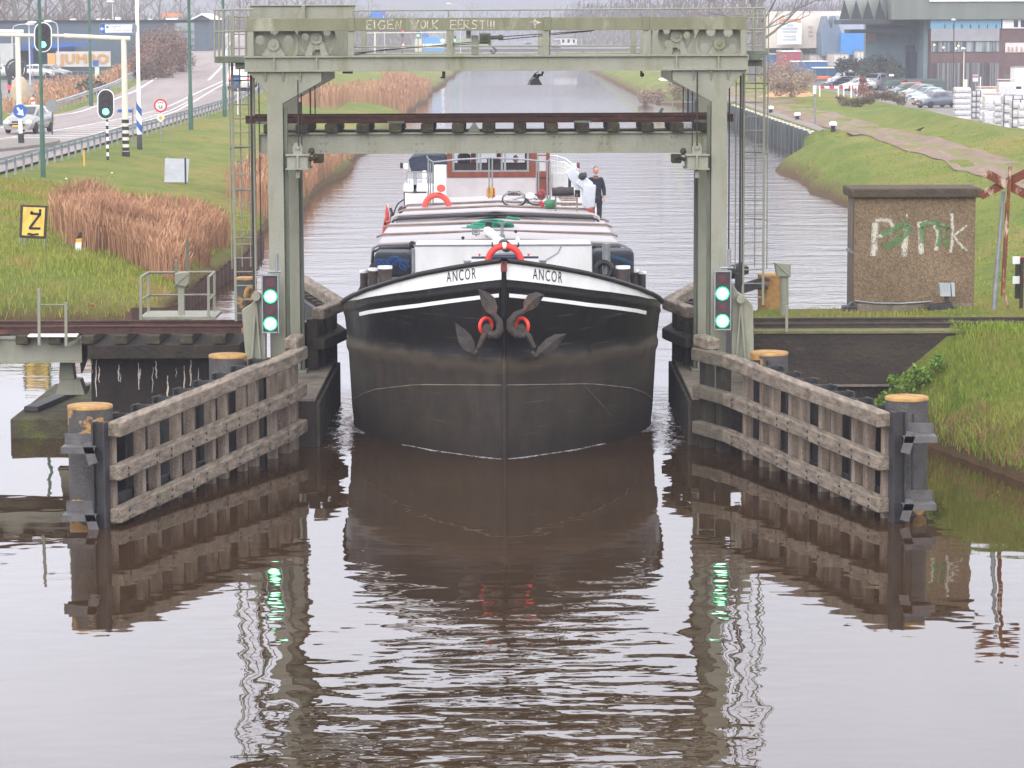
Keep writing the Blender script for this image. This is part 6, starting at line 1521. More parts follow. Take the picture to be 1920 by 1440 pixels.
sign_small('back_sign', 'small grey triangle back on the verge behind the far guardrail', 'sign', 318, 123, 148, [(311,138),(325,138),(320,123),(316,123)], m_sgrey, 285)
sign_small('blue_box_sign', 'blue and dark box on a white post seen through the left ladder', 'sign', 446, 140, 215, [(432,165),(451,165),(451,140),(432,140)], mat('blue_dark_box', (60,96,146), (70,80,88), 2, (1,1,1), .49, .51), None, m_swh)
m_lampw = mat('pale_lamp_metal', (196,198,200), rough=.5)
for u, vb, vt, Y, du, lb in ((22,180,47,300,34,'tall pale street lamp with a long curved arm behind the far left mast'),(108,170,42,320,-18,'thin pale street lamp before the store canopy'),(211,168,5,340,-4,'tall thin street lamp whose head shows above the store roof'),(54,175,44,290,6,'pale lamp pole behind the hanging traffic light'),(863,98,9,560,-22,'far street lamp with curved arm seen above the painted beam')):
    z0 = 2.2; x = at(u, vt, Y).x
    t_ = thing('street_lamp', lb, 'street lamp', (x, Y, z0)); zt = at(u, vt, Y).z
    b = MB(); b.tube((x, Y, z0), (x, Y, zt-.6), .09, .06, 8); e_ = at(u+du, vt-2, Y); b.path([(x, Y, zt-.6), (x + (e_.x-x)*.12, Y, zt-.1), (x + (e_.x-x)*.4, Y, zt+.05), tuple(e_)], .05, 6); b.build('post', m_lampw, t_)
    b = MB(); b.ball(e_, (.5, .2, .14), 8, 5); b.build('lamp_head', m_swh, t_)
b = MB(); rr = random.Random(8)
t_ = thing('mesh_fence', 'thin grey mesh fence along the store yard behind the brown verge', 'fence', at(130, 158, 305))
for u in range(62, 215, 12):
    q = MB(); q.tube(at(u, 160, 305), at(u, 134, 305), .05, n=5); q.build('post', m_galv, t_)
for v in (135, 142, 149, 156): b.tube(at(60, v, 305), at(215, v-1, 305), .02, n=4)
b.build('wire', m_galv, t_)
for u, m_, lb in ((76, m_wcar, 'small white car parked before the store sign, left one'), (99, m_silver, 'small pale car parked before the store sign, right one'), (5, m_wcar, 'white car at the far left edge before the store entrance')):
    p = at(u, 141, 318); car(lb, 'hatch', m_, (p.x, 318, p.z-.3), R(70), 'cars before the store', plate=False)
b = MB()
p = at(38, 195, 210); b.lathe(p, [(.62,-.3),(.66,.9),(.56,1.5),(.3,1.9),(0,2.0)], 16); solo(b, 'straw_bale', mat('pale_tan_cover', (186,168,140), (168,150,124), 2), 'rounded tan covered heap behind the far left mast', 'heap')
b = MB(); c = at(30, 130, 296); b.torus(c, 1.0, .12, None, 20, 6); b.ball(c + Vector((0,.1,0)), (.8,.2,.8)); b.tube(c - Vector((0,0,2)), c, .12, n=6); solo(b, 'round_mirror', m_dark, 'dark round wheel like frame on a pole beside the far left mast', 'frame')
tl = thing('traffic_light', 'far traffic light with a red lamp at the far left edge', 'traffic light', at(18, 190, 260)); b = MB(); b.pbox(14, 20, 128, 162, 260, .3); b.tube(at(17,180,260), at(17,150,260), .08); b.build('housing', m_tlb, tl); b = MB(); b.disc(at(16,163.5,259.9), .18, .05, 14); b.disc(at(20,163.5,259.9), .14, .05, 14); b.build('lens', m_tl, tl)
# ================================================================== right bank
# hut with painted word
Yq = 59.4
ht = thing('relay_hut', 'brown pebble dashed concrete hut with flat roof and the spray painted word Pink', 'hut', at(1715, 578, Yq))
def pebble():
    m, t, bs = NT('pebble_dash')
    a = mix(t, rng_(t, noise(t, .9, 5), .35, .65), c4((124,106,84)), c4((108,91,71)))
    v = t.nodes.new('ShaderNodeTexVoronoi'); v.inputs['Scale'].default_value = 34
    g = t.nodes.new('ShaderNodeNewGeometry'); t.links.new(g.outputs['Position'], v.inputs['Vector'])
    hs_ = t.nodes.new('ShaderNodeHueSaturation'); t.links.new(a, hs_.inputs['Color'])
    sp_ = t.nodes.new('ShaderNodeSeparateColor'); t.links.new(v.outputs['Color'], sp_.inputs[0])
    t.links.new(rng_(t, sp_.outputs[0], 0, 1, .68, 1.32), hs_.inputs['Value'])
    a = mix(t, rng_(t, noise(t, 1.6, 5, (1, 1, .5)), .58, .78, 0, .5), hs_.outputs[0], c4((92,78,60)))
    t.links.new(a, bs.inputs['Base Color']); bs.inputs['Roughness'].default_value = .95; bump(t, bs, v.outputs['Distance'], .008); return m
m_peb = pebble()
xw0, xw1 = at(1602, 470, Yq).x, at(1828, 470, Yq).x; zb_, zt_ = at(1715, 580, Yq).z - .1, at(1715, 370, Yq).z
b = MB(); b.box(xw0, xw1, Yq, Yq+1.25, zb_, zt_); b.build('wall', m_peb, ht)
b = MB(); b.box(xw0-.1, xw1+.1, Yq-.14, Yq+1.32, zt_, at(1715, 353.5, Yq-.14).z); rf_ = b.build('roof', mat('mossy_roof_slab', (88,76,62), (70,62,52), 3, (1,1,.5), .35, .65, (112,106,72), 4, (1,1,1), .56, .78, rough=.95, bp=.4), ht, .02)
b = MB(); b.box(xw0+.06, xw1-.05, Yq-.03, Yq, zb_, zb_+.22); b.build('plinth', m_conct, ht)
b = MB(); b.box(xw0-.012, xw0, Yq+.15, Yq+1.1, zb_+.05, zt_-.12); dr = b.build('door', mat('faded_door', (110,96,80), (84,74,64), 4, (1,1,.3)), ht)
b = MB(); b.bar(at(1588, 467, Yq+.9), at(1600, 474, Yq+.1), .03, .05); b.build('latch', m_galv, dr)
soft = []; b = MB(); f = lambda u, v: at(u, v, Yq-.006)
for w_, pts in ((9,[(1642,418),(1640,445),(1638,480)]),(6,[(1641,413),(1654,412),(1668,414),(1674,424),(1670,436),(1658,441),(1646,443)]),
                (8,[(1700,420),(1697,450),(1695,481)]),(5,[(1699,405),(1702,403)]),(7,[(1724,416),(1727,445),(1727,477)]),(6,[(1726,424),(1736,417),(1750,419),(1758,432),(1760,448),(1755,470)]),
                (4.5,[(1785,400),(1786,430),(1785,458),(1782,474)]),(4,[(1814,421),(1800,433),(1788,442),(1800,458),(1813,471)]),(5,[(1762,420),(1772,422)])): stroke(b, pts, w_*.65, f); soft.append((w_*1.45, pts))
gr = b.build('painted_word', m_spw2, ht)
b = MB(); f = lambda u, v: at(u, v, Yq-.004)
for w_, pts in soft: stroke(b, pts, w_, f)
b.build('overspray', spray('thin_overspray', (206,200,186), .62), gr)
b = MB(); f = lambda u, v: at(u, v, Yq-.010)
for w_, pts in ((9,[(1654,442),(1672,432),(1690,424),(1704,418)]),(11,[(1656,464),(1668,460),(1682,452),(1700,436),(1706,424)]),(8,[(1725,424),(1740,418),(1756,418),(1772,422),(1778,430)]),(7,[(1755,424),(1764,432),(1762,452),(1758,462)]),(6,[(1778,426),(1776,446),(1774,464)]),(8,[(1727,426),(1730,444),(1729,456)]),(4,[(1806,466),(1812,474)])): stroke(b, pts, w_*1.2, f)
b.build('painted_scrawl', m_spg, ht)
b = MB(); b.path([at(u, v, Yq-.05) for u, v in [(1603,564),(1640,568.5),(1690,569),(1730,566.5),(1748,565)]], .02, 6); b.build('cable_pipe', m_galv, ht)
b = MB(); b.pprism([(1583,575),(1608,575),(1608,590),(1578,590)], Yq-.5, .4); b.pprism([(1588,575),(1600,566),(1604,575)], Yq-.4, .3); solo(b, 'base_stub', m_dark, 'low dark iron footing at the left corner of the hut', 'footing', bevel=.01)
fl = thing('track_lamp', 'grey box lamp on a dark base standing beside the right part of the hut', 'lamp', at(1768, 592, Yq-.6))
b = MB(); b.pprism([(1762,532),(1782,532),(1783,556),(1763,556)], Yq-.6, .22); b.pprism([(1783,531),(1790,531),(1791,556),(1785,556)], Yq-.55, .2); b.build('lamp_box', mat('pale_metal_box', (176,182,182), (150,158,160), 3, rough=.4), fl, .006)
b = MB(); b.pbox(1772, 1779, 556, 566, Yq-.55, .1); b.pprism([(1742,582),(1746,573),(1785,568),(1790,578),(1785,582)], Yq-.65, .3); b.pprism([(1752,592),(1755,582),(1780,582),(1781,592)], Yq-.6, .3); b.build('base', m_dark, fl, .01)
# box on a post by the track
bp_ = thing('control_post', 'grey green box on a round post beside the right rails', 'control box', at(1470, 588, 58.3))
b = MB(); b.tube(at(1470.5, 590, 58.3), at(1470.5, 518, 58.3), .085, n=12); b.build('post', m_green, bp_)
b = MB(); b.pprism([(1453,493),(1483,495.5),(1483,520),(1474,519),(1457,518)], 58.15, .3); b.pprism([(1453,493.5),(1457,493),(1483,518),(1481,520)], 58.13, .02); b.build('box', m_green, bp_, .008)
b = MB(); b.bar(at(1475, 622, 54.85), at(1475, 573, 54.85), .07, .05); solo(b, 'post', m_green, 'short grey green steel post on the coping before the right rails', 'post')
# old St Andrew's cross, broken at the foot
m_cross = mat('flaking_rusty_white', (196,178,158), (112,60,42), 4, (1,1,.6), .36, .48, (82,48,38), 6, (1,1,.6), .55, .7, rough=.85, bp=.3)
m_crossr = mat('rusty_cross_post', (146,86,56), (104,62,46), 5, (1,1,.4), .35, .65, (204,180,158), 5, (1,1,.35), .56, .68, rough=.85, bp=.3)
sx = thing('level_crossing_sign', 'rusty flaking St Andrew cross on a broken post right of the hut', 'crossing sign', at(1886, 572, 58.0))
b = MB()
for p, q in (((1844,322),(1925,366)),((1838,367),(1925,324))): b.bar(at(*p, 57.95 if p[1] < 340 else 57.99), at(*q, 57.95 if p[1] < 340 else 57.99), .03, .17)
b.build('cross_arm', m_cross, sx)
b = MB(); b.bar(at(1894, 312, 57.88), at(1881, 548, 57.88), .075, .06); b.bar(at(1887, 380, 57.94), at(1878, 556, 57.94), .07, .03); b.bar(at(1882, 540, 57.88), at(1890, 578, 57.88), .05, .04); b.build('post', m_crossr, sx)
b = MB(); p = at(1863, 585, 58.4); q = at(1881.5, 358, 58.4); b.tube(p, p.lerp(q, .5), .05, n=10); b.tube(p.lerp(q, .5), q, .042, n=10); b.tube(p, p.lerp(q, .04), .06, n=10); solo(b, 'pipe_post', m_galv, 'grey pipe post leaning behind the rusty crossing sign', 'post')
rb = thing('road_barrier', 'wooden barrier post with red and white boards at the right edge', 'barrier', at(1912, 590, 59.5))
for u0, u1, v0, v1, Yy in ((1905,1915,482,560,59.7),(1913.5,1919,484,590,59.2)):
    b = MB(); b.pbox(u0, u1, v0, v1, Yy, .12); b.build('post', m_woodd, rb)
for v0, v1 in ((481,495),(518,532)):
    b = MB(); b.pbox(1899, 1960, v0, v1, 59.4, .04); bd = b.build('board', m_swh, rb)
    b = MB(); b.pprism([(1913,v0),(1935,v0),(1928,v1),(1920,v1)], 59.38, .018); b.build('red_band', m_sred, bd)
# brambles at the abutment
def leafy(name, label, cat, pts, n, size, m, group=None, stems=True, seed=1):
    g = random.Random(seed); c0 = Vector(pts[0][0]); t_ = thing(name, label, cat, (c0.x, c0.y, min(p[0][2]-p[1] for p in pts)), 0, group); b = MB()
    for k in range(n):
        c, r = pts[g.randrange(len(pts))]; c = Vector(c)
        d = Vector((g.gauss(0,1), g.gauss(0,1), g.gauss(0,.9))).normalized() * r * g.random()**.45; p = c + d
        a = Vector((g.gauss(0,1), g.gauss(0,1), g.gauss(0,1))).normalized(); o = a.orthogonal().normalized(); o = Matrix.Rotation(g.random()*6.28, 3, a) @ o; s = size*g.uniform(.5, 1.3)
        b.add([p - o*s, p + a.cross(o)*s*.55, p + o*s, p - a.cross(o)*s*.55], [(0,1,2,3)])
    b.build('foliage', m, t_)
    if stems:
        b = MB()
        for k in range(max(4, n//60)):
            c, r = pts[g.randrange(len(pts))]; c = Vector(c); base = Vector((c.x + g.uniform(-r,r)*.3, c.y, c.z - r)); b.path([base, base.lerp(c, .5) + Vector((g.uniform(-.1,.1)*r*3, 0, 0)), c + Vector((g.gauss(0,r*.5), g.gauss(0,r*.5), g.gauss(0,r*.5)))], [size*.22, size*.16, size*.06], 5)
        b.build('stem', m_shore, t_)
    return t_
leafy('bramble', 'leafy green bramble climbing the dark abutment wall at the grass slope', 'plant', [(at(u, v, 54.4), r) for u, v, r in ((1755,683,.16),(1722,700,.2),(1700,716,.22),(1690,724,.25),(1668,748,.22),(1650,762,.16),(1730,705,.2),(1672,710,.08),(1760,672,.08))], 800, .05, m_leaf, seed=3)
# ------------------------------------------------------------------ quay, bollards, path furniture
qy = thing('quay_wall', 'dark grey ribbed sheet pile quay wall with pale pile caps at the harbour recess', 'quay wall', (17.2, 220, 0))
b = MB(); L1 = []; k = 0; yy = 167.2
while yy < 286: L1.append((float(xr(yy)) - .05 - (.3 if (k//2) % 2 else 0), yy)); yy += .85; k += 1
b.grid([[(a, c, -1) for a, c in L1], [(a, c, 1.52) for a, c in L1]], False); b.build('sheet', mat('slate_sheet_pile', (74,84,88), (58,66,70), 2, (1,1,.3), rough=.7), qy)
for k in range(24):
    y = 167.5 + k*2.6; b = MB(); x = float(xr(y)) - .3; b.box(x-.2, x+.2, y-.24, y+.24, -1, 1.6); o = b.build('pile', mat('slate_pile', (86,92,90), (66,72,72), 2, (1,1,.3)) if k == 0 else bpy.data.materials['slate_pile'], qy)
    b = MB(); b.box(x-.13, x+.21, y-.2, y+.2, 1.6, 1.66); b.build('pile_cap', m_post, o)
for u, v, lb in ((1445,212,'white topped bollard farthest along the quay beside the bridge ladder'),(1495,225,'white topped bollard in the middle of the quay edge'),(1562,246,'white topped bollard nearest on the quay at the grass edge')):
    p = onter(u, v, T, 100); t_ = thing('quay_bollard', lb, 'bollard', p.to_tuple(), 0, 'bollards on the quay')
    b = MB(); b.lathe(p, [(.14,-.1),(.12,.26),(.17,.30)], 14); b.build('stem', m_dark, t_)
    b = MB(); b.lathe(p, [(.2,.28),(.22,.36),(.2,.46),(.1,.5),(0,.51)], 14); b.build('cap', m_white, t_)
p = onter(1529, 235, T, 100); t_ = thing('quay_sign', 'white upright board on a tall thin post standing on the quay', 'sign', p.to_tuple())
b = MB(); b.tube(p, at(1527, 175, p.y), .055, n=8); b.build('post', m_galv, t_)
b = MB(); b.pbox(1524.5, 1530.5, 160.5, 176, p.y-.08, .06); b.build('board', m_swh, t_)
bx_ = thing('crow', 'black crow walking on the dirt path', 'bird', onter(1724, 249, T, 80).to_tuple()); p = Vector(bx_.location)
b = MB(); rows = []
for x, r, z in ((-.22,.008,.13),(-.12,.035,.15),(-.02,.075,.17),(.08,.075,.2),(.14,.045,.24),(.17,.045,.27),(.205,.04,.275),(.23,.016,.27),(.28,.004,.26)):
    rows.append([p + Vector((x, r*math.cos(a), z + r*math.sin(a))) for a in np.linspace(0, 2*math.pi, 10, endpoint=False)])
b.grid(rows, True, True)
for s in (-1, 1): b.tube(p + Vector((.03, s*.03, .12)), p + Vector((.04, s*.03, -.02)), .008, n=5)
b.build('body', m_black, bx_)
# red and white barrier, sand heap
rbar = thing('barrier_rail', 'long red and white striped barrier rail on white posts before the parked vans', 'barrier', (at(1565,177,236).x, 236, 2.2))
for k in range(9):
    b = MB(); u0 = 1537 + k*9; b.pbox(u0, u0+9, 161, 166, 236, .06); b.build('striped_board', m_sred if k % 2 == 0 else m_swh, rbar)
for u, vb, va in ((1537,177,161),(1572,177,161),(1596,181,157),(1607,176,161),(1582,178,161)):
    b = MB(); b.pbox(u-1.2, u+1.2, va, vb+4, 235.9, .08); b.build('post', m_swh, rbar)
b = MB(); c = onter(1490, 184, T, 150); rows = []
g = random.Random(4)
for j in range(9):
    f = j/8; rows.append([Vector((c.x + (1-f)*2.2*math.cos(a)*(1+.2*math.sin(3*a)) + .2*math.sin(5*f), c.y + 6 + (1-f)*3*math.sin(a), c.z - .1 + 1.0*f**.8*(1+.15*math.sin(a*2)))) for a in np.linspace(0, 2*math.pi, 22, endpoint=False)])
b.grid(rows, True, True); solo(b, 'sand_heap', mat('orange_sand', (206,160,120), (186,140,102), 2, rough=.95, bp=.3), 'heap of orange sand beside the dirt path below the brown shrubs', 'sand heap')
# ------------------------------------------------------------------ parked vehicles
def at_yard(u, Y): x = at(u, 200, Y).x; return (x, Y, T(x, Y)+.04)
G = 'cars parked behind the grass ridge'
car('slate grey hatchback parked nearest beside the white wrapped stacks', 'hatch', m_grey, at_yard(1756, 268), R(-62), G)
car('white saloon parked just behind the slate grey hatchback', 'saloon', m_wcar, at_yard(1748, 277), R(-62), G)
car('pale blue hatchback in the middle of the parked row', 'hatch', m_lblue, at_yard(1737, 287), R(-62), G)
car('silver white hatchback half hidden left of the pale blue one', 'hatch', m_silver, at_yard(1722, 296), R(-60), G)
car('dark green estate car parked at the left end of the row', 'hatch', m_dkgreen, at_yard(1698, 302), R(-58), G)
G2 = 'vehicles behind the striped barrier'
car('white van with dark side windows parked behind the dark saloon', 'van', m_wcar, at_yard(1590, 356), R(-78), G2)
car('dark green saloon parked in front of the white van', 'saloon', m_navyc, at_yard(1578, 347), R(-74), G2)
car('small white car standing low behind the red and white barrier', 'hatch', m_wcar, at_yard(1608, 334), R(-78), G2)
cv = car('white topped delivery van with lilac side panels beside the small reddish tree', 'van', m_wcar, at_yard(1642, 338), R(-30), G2)
b = MB(); b.box(.955, .962, -.4, 2.1, .55, 1.5); b.box(-.9, .9, 2.46, 2.47, .5, 1.5); b.build('side_panel', mat('lilac_panel', (158,150,186), (190,180,200), 2), cv, world=False)
car('dark grey car behind the parked row below the orange container', 'saloon', m_navyc, at_yard(1702, 322), R(-70), G)
b = MB(); b.pbox(1691, 1711, 154.5, 164, 312, 1.2); b.pbox(1712, 1727, 154.5, 164, 312, 1.2); solo(b, 'orange_skip', mat('orange_skip_paint', (232,122,72), (214,106,62), 1), 'bright orange container behind the parked cars', 'container', bevel=.03)
b = MB(); b.pbox(1534, 1556, 143, 149, 362, 1.5); solo(b, 'orange_skip', bpy.data.materials['orange_skip_paint'], 'low orange machine beside the white van nose', 'machine', bevel=.05)
b = MB(); b.pprism([(1660,172),(1664,155),(1672,150),(1760,148),(1773,152),(1774,172)], 330, 5); solo(b, 'covered_load', mat('dark_green_cover', (74,92,88), (62,78,74), 1), 'long dark green covered load behind the parked cars', 'covered load', bevel=.15)
# ------------------------------------------------------------------ wrapped stacks
m_wrap = mat('white_film_wrap', (206,206,210), (172,170,170), 5, (1,1,1.5), .4, .7, (206,196,188), 2, (1,1,1), .62, .8, rough=.25, spec=.6, bp=.25, bsc=5)
m_wrapside = mat('tan_carton', (206,182,162), (188,164,144), 4); m_wrap2 = mat('orange_tinted_film', (222,178,150), (208,160,134), 3, rough=.4)
def stack(u, Y, wpx, vt, vb, layers, label, tint=0, seed=0, frame=False):
    g = random.Random(seed); um = u + wpx/2; Y *= 1.3; layers = max(layers, round(layers*1.25))
    x0, x1 = at(u, 200, Y).x, at(u+wpx, 200, Y).x; zt = at(um, vt, Y).z; zb = T((x0+x1)/2, Y) + .05; d = (x1-x0)*.95
    t_ = thing('wrapped_stack', label, 'pallet stack', ((x0+x1)/2, Y, zb), 0, 'wrapped pallet stacks in the yard')
    h = (zt-zb)/layers
    for k in range(layers):
        b = MB(); j = g.uniform(-.03,.03); z = zb + h*k; rows = []
        for f, o in ((0,-.06),(.12,.0),(.5,.03),(.86,.0),(1,-.08)):
            w_ = .0; rows.append([Vector((a, c, z + h*.94*f)) for a, c in ((x0-o+j, Y-o), (x1+o+j, Y-o), (x1+o+j, Y+d+o), (x0-o+j, Y+d+o))])
        b.grid(rows, False, True); b.add(rows[-1], [(0,1,2,3)]); o_ = b.build('bale', m_wrap, t_, .05, seg=2)
        b = MB(); b.box(x0+j-.015, x0+j+.0, Y+.08, Y+d-.08, z + h*.12, z + h*.84); b.build('carton_side', m_wrapside, o_)
    if tint: b = MB(); b.box(x0-.02, x1+.02, Y-.02, Y+d, zt-.02, zt+.06); b.build('top_sheet', m_wrap2, t_, .03)
    if frame:
        b = MB()
        for f in (0, .5, 1): b.box(x0 + (x1-x0)*f - .03, x0 + (x1-x0)*f + .03, Y-.1, Y-.06, zb, zt)
        for k in range(layers+1): b.box(x0, x1, Y-.095, Y-.065, zb + h*k - .03, zb + h*k + .02)
        b.build('crate_frame', m_dark, t_)
stack(1791, 176, 29, 163, 216, 5, 'stack of five bulging white bales at the left end of the wrapped stacks')
for k, (u, Y, w_, vt, vb, n, tint, fr, lb) in enumerate([
    (1822,182,16,170,222,4,0,1,'slim framed stack right beside the five white bales'),(1838,176,16,182,226,3,0,0,'short grey white stack second after the five bales'),
    (1847,168,30,176,232,2,1,0,'broad stack of two white blocks with tan side'),(1866,162,26,187,240,4,0,0,'stack of small cartons before the two white blocks'),
    (1882,160,34,178,244,3,0,1,'framed stack with black uprights near the right edge'),(1898,152,30,186,252,3,0,1,'lower framed stack nearest at the right edge'),
    (1873,200,32,150,180,1,1,0,'single big white block standing on the rear row'),(1834,206,38,164,182,1,1,0,'flat orange topped white block on the rear row'),
    (1912,146,24,192,262,4,0,0,'stack of white cartons cut by the right edge of the picture'),(1906,180,40,176,200,1,0,0,'white block behind the framed stacks')]):
    stack(u, Y, w_, vt, vb, n, lb, tint, k+2, fr)
cb = thing('white_container', 'tall cream white container with a dark vent behind the wrapped stacks', 'container', at(1910, 178, 280))
b = MB(); b.pbox(1902, 1940, 126, 197, 280, 2.4); b.build('body', m_swh, cb, .02)
b = MB(); b.pbox(1905, 1915, 162, 167, 279.98, .1); b.build('vent', m_black, cb)
b = MB(); b.pbox(1901.5, 1940.5, 124.5, 126.5, 279.95, 2.5); b.build('roof_edge', m_sgrey, cb)
# ------------------------------------------------------------------ office building with halls
Yo = 335
of = thing('office_building', 'office building with brown brick bands, blue band and long window rows at the upper right', 'building', (at(1840, 165, Yo).x, Yo+5, .3))
m_brk = mat('purple_brown_brick', (108,84,82), (96,74,72), 1.5, rough=.9); m_hallc = mat('grey_green_cladding', (112,118,110), (102,108,100), .3, (3,1,.1), rough=.6)
b = MB(); b.pbox(1745, 1990, 54, 172, Yo, 16); b.build('wall', m_brk, of)
b = MB(); b.pbox(1672, 1990, -14, 36, Yo-1.0, 20); b.build('roof_fascia', m_hallc, of)
b = MB(); b.pbox(1743, 1990, -2, 2.5, Yo-1.3, .25); b.build('white_strip', m_white, of)
def ribbed(n, c, k):
    m, t, bs = NT(n); w_ = t.nodes.new('ShaderNodeTexWave'); w_.inputs['Scale'].default_value = k; g = t.nodes.new('ShaderNodeNewGeometry'); t.links.new(g.outputs['Position'], w_.inputs[0])
    t.links.new(mix(t, w_.outputs[0], c4(c), c4(tuple(int(x*.85) for x in c))), bs.inputs['Base Color']); bs.inputs['Roughness'].default_value = .4; return m
b = MB(); b.pbox(1745, 1877, 36, 53.5, Yo-.3, 3); b.build('blue_band', ribbed('blue_ribbed_cladding', (112,166,196), 1.2), of)
b = MB()
for u in range(1771, 1872, 16): b.pbox(u, u+1.6, 46, 53, Yo-.4, .08)
b.build('gutter_bracket', m_dark, of)
b = MB(); b.pbox(1746, 1874, 53.6, 77, Yo-.35, .3); b.build('grey_band', mat('grey_panel_band', (150,150,154), (140,140,144), 1), of)
b = MB(); b.pbox(1880, 1990, 36, 53, Yo-.28, 3); wpn = b.build('white_panel', m_white, of)
for u in (1901, 1914): b = MB(); b.pbox(u, u+8, 37.5, 51, Yo-.33, .04); b.build('window', m_cglass, wpn)
m_pane = mat('blind_glazing', (150,158,158), (64,74,80), 2.2, (1.6,1,.02), .45, .55, rough=.15, spec=.7)
b = MB(); b.pbox(1746.5, 1873.5, 78, 97, Yo-.12, .1); wn = b.build('window', m_pane, of)
b = MB(); m_warm = glow('lit_office_lamp', (255,236,190), (255,214,140), 3.5)
for u, v in ((1752,84),(1793,91),(1797,86),(1805,90),(1769,89)): b.ball(at(u, v, Yo-.15), .09, 6, 4)
b.build('lamp', m_warm, wn)
b = MB(); b.pbox(1885, 1990, 80, 98, Yo-.12, .1); pw_ = b.build('window', mat('poster_window', (216,212,208), (200,190,186), 3), of)
b = MB()
for k, u in enumerate((1889,1896,1904,1913,1921)): b.pprism([(u,97),(u+5,97),(u+4,88+k%2*3),(u+1,87)], Yo-.16, .03)
b.build('poster_figures', mat('poster_colours', (196,150,130), (150,130,140), 8), pw_)
m_vert = mat('vertical_blinds', (122,126,126), (58,56,60), 2.6, (1.3,1,.01), .46, .54, rough=.3)
b = MB(); b.pbox(1747, 1873, 118, 171, Yo-.1, .08); wn2 = b.build('window', m_vert, of)
b = MB()
for u in range(1747, 1874, 9): b.pbox(u, u+1.3, 118, 172, Yo-.2, .1)
b.build('mullion', m_brk, wn2)
b = MB(); b.pbox(1882, 1990, 140, 172, Yo-.1, .08); b.build('shutter', mat('dark_shutter', (92,96,104), (82,86,94), 1, (1,1,4)), of)
m_gab = mat('dark_gable_front', (44,50,52), (38,44,46), .8); m_gabr = mat('sawtooth_roof', (150,156,146), (138,144,134), .5)
hl = thing('glass_hall', 'blue grey hall with five dark sawtooth gables and a dark recessed gate', 'building', (at(1680, 165, 347).x, 350, .3))
m_glz = mat('blue_grey_cladding_wall', (116,140,148), (98,122,132), .8, (1,1,.4), rough=.35); m_dk2 = mat('dark_gable', (60,66,68), (52,58,60), .8)
b = MB(); b.pbox(1623, 1746, 37, 172, 345, 2); b.build('wall', m_glz, hl)
b = MB(); b.pbox(1732, 1745, 37, 172, 337.5, 7.4); b.build('corner_wall', mat('pale_corner_cladding', (136,158,164), (124,146,152), 1), hl)
for k in range(5):
    u0 = 1574 + k*22; b = MB(); c_ = [(u0,36.5),(u0+20.5,36.5),(u0+9.5,1-.4*k)]; b.pprism(c_, 337, .3); o = b.build('gable', m_gab, hl)
    b = MB(); p = [at(u, v, 337.35) for u, v in c_]; b.prism(p, (9, 12, 0)); b.build('gable_roof', m_gabr, o)
b = MB(); b.pbox(1578, 1700, 37, 45.5, 336.8, 8); b.build('canopy', m_dk2, hl)
b = MB(); b.pbox(1594, 1706, 55, 62, 339, 5.9); b.build('lower_canopy', m_dk2, hl)
b = MB(); b.pbox(1698, 1736, 85, 172, 344.7, .25); gt = b.build('gate', mat('dark_gate', (52,62,72), (64,76,88), 1.2, (.2,1,4)), hl)
b = MB(); b.pbox(1706, 1736, 97, 168, 343, 1.5)
for k in range(10): b.pbox(1705, 1737, 98+k*7, 99+k*7, 342.9, .1)
b.build('pallet_rack', mat('stacked_crates', (52,66,82), (40,52,66), 3, (1,1,3)), gt)
b = MB(); b.pbox(1626, 1643, 63, 77, 344.8, .15); b.build('wall_sign', mat('faded_pink_sign', (196,166,156), (180,150,142), 2), hl)
bs_ = thing('blue_shed', 'blue grey twin gabled shed with a bright blue end wall', 'shed', at(1580, 100, 395))
b = MB(); b.pprism([(1541,105),(1541,62),(1550,30),(1558,54),(1566,30),(1578,62),(1578,105)], 393, 8); b.build('wall', mat('shed_grey_blue', (106,124,142), (96,112,130), 1, (3,1,.2)), bs_)
b = MB(); b.pprism([(1578,62),(1566,30),(1570,29),(1624,48),(1624,62)], 393.5, 6); b.build('roof', mat('shed_roof_grey', (166,172,180), (154,160,168), 1), bs_)
b = MB(); b.pbox(1576.5, 1624, 62, 103, 392, 8); b.build('blue_wall', mat('bright_blue_cladding', (62,138,206), (56,126,192), 1), bs_)
ww = thing('white_hall', 'large pale hall with a lettered billboard behind the bare tree at the upper right', 'building', at(1500, 85, 400))
b = MB(); b.pbox(1438, 1578, 21, 90, 400, 15); b.build('wall', mat('pale_hall_wall', (222,212,200), (208,198,188), .4), ww)
b = MB(); b.pbox(1458, 1503, 34, 83, 398, .5); bd = b.build('billboard', m_swh, ww)
b = MB(); b.pprism([(1460,42),(1460,35),(1502,35),(1502,42),(1492,39.5),(1470,39.5)], 397.8, .15); b.build('orange_header', mat('orange_header', (222,150,110), (210,140,100), 1), bd)
b = MB(); g = random.Random(2)
for v, u0, u1 in ((47,1475,1489),(53,1463,1497),(59,1467,1494),(67.5,1469,1492),(74,1468,1493)):
    u = u0
    while u < u1: w_ = g.uniform(1.6, 4.2); b.pbox(u, min(u+w_, u1), v-1.6, v+1.6, 397.85, .1); u += w_ + 1.1
b.build('blurred_lettering', mat('blurred_letter_grey', (176,182,194), fine=0), bd)
for k, (u, v) in enumerate(((1520,50),(1520,58),(1520,66),(1538,50),(1538,58),(1538,66))):
    b = MB(); b.pbox(u-4, u+4, v-2, v+2, 399.8, .2); b.build('wall_emblem', mat('faded_emblem', (206,186,156), (186,170,150), 1), ww)
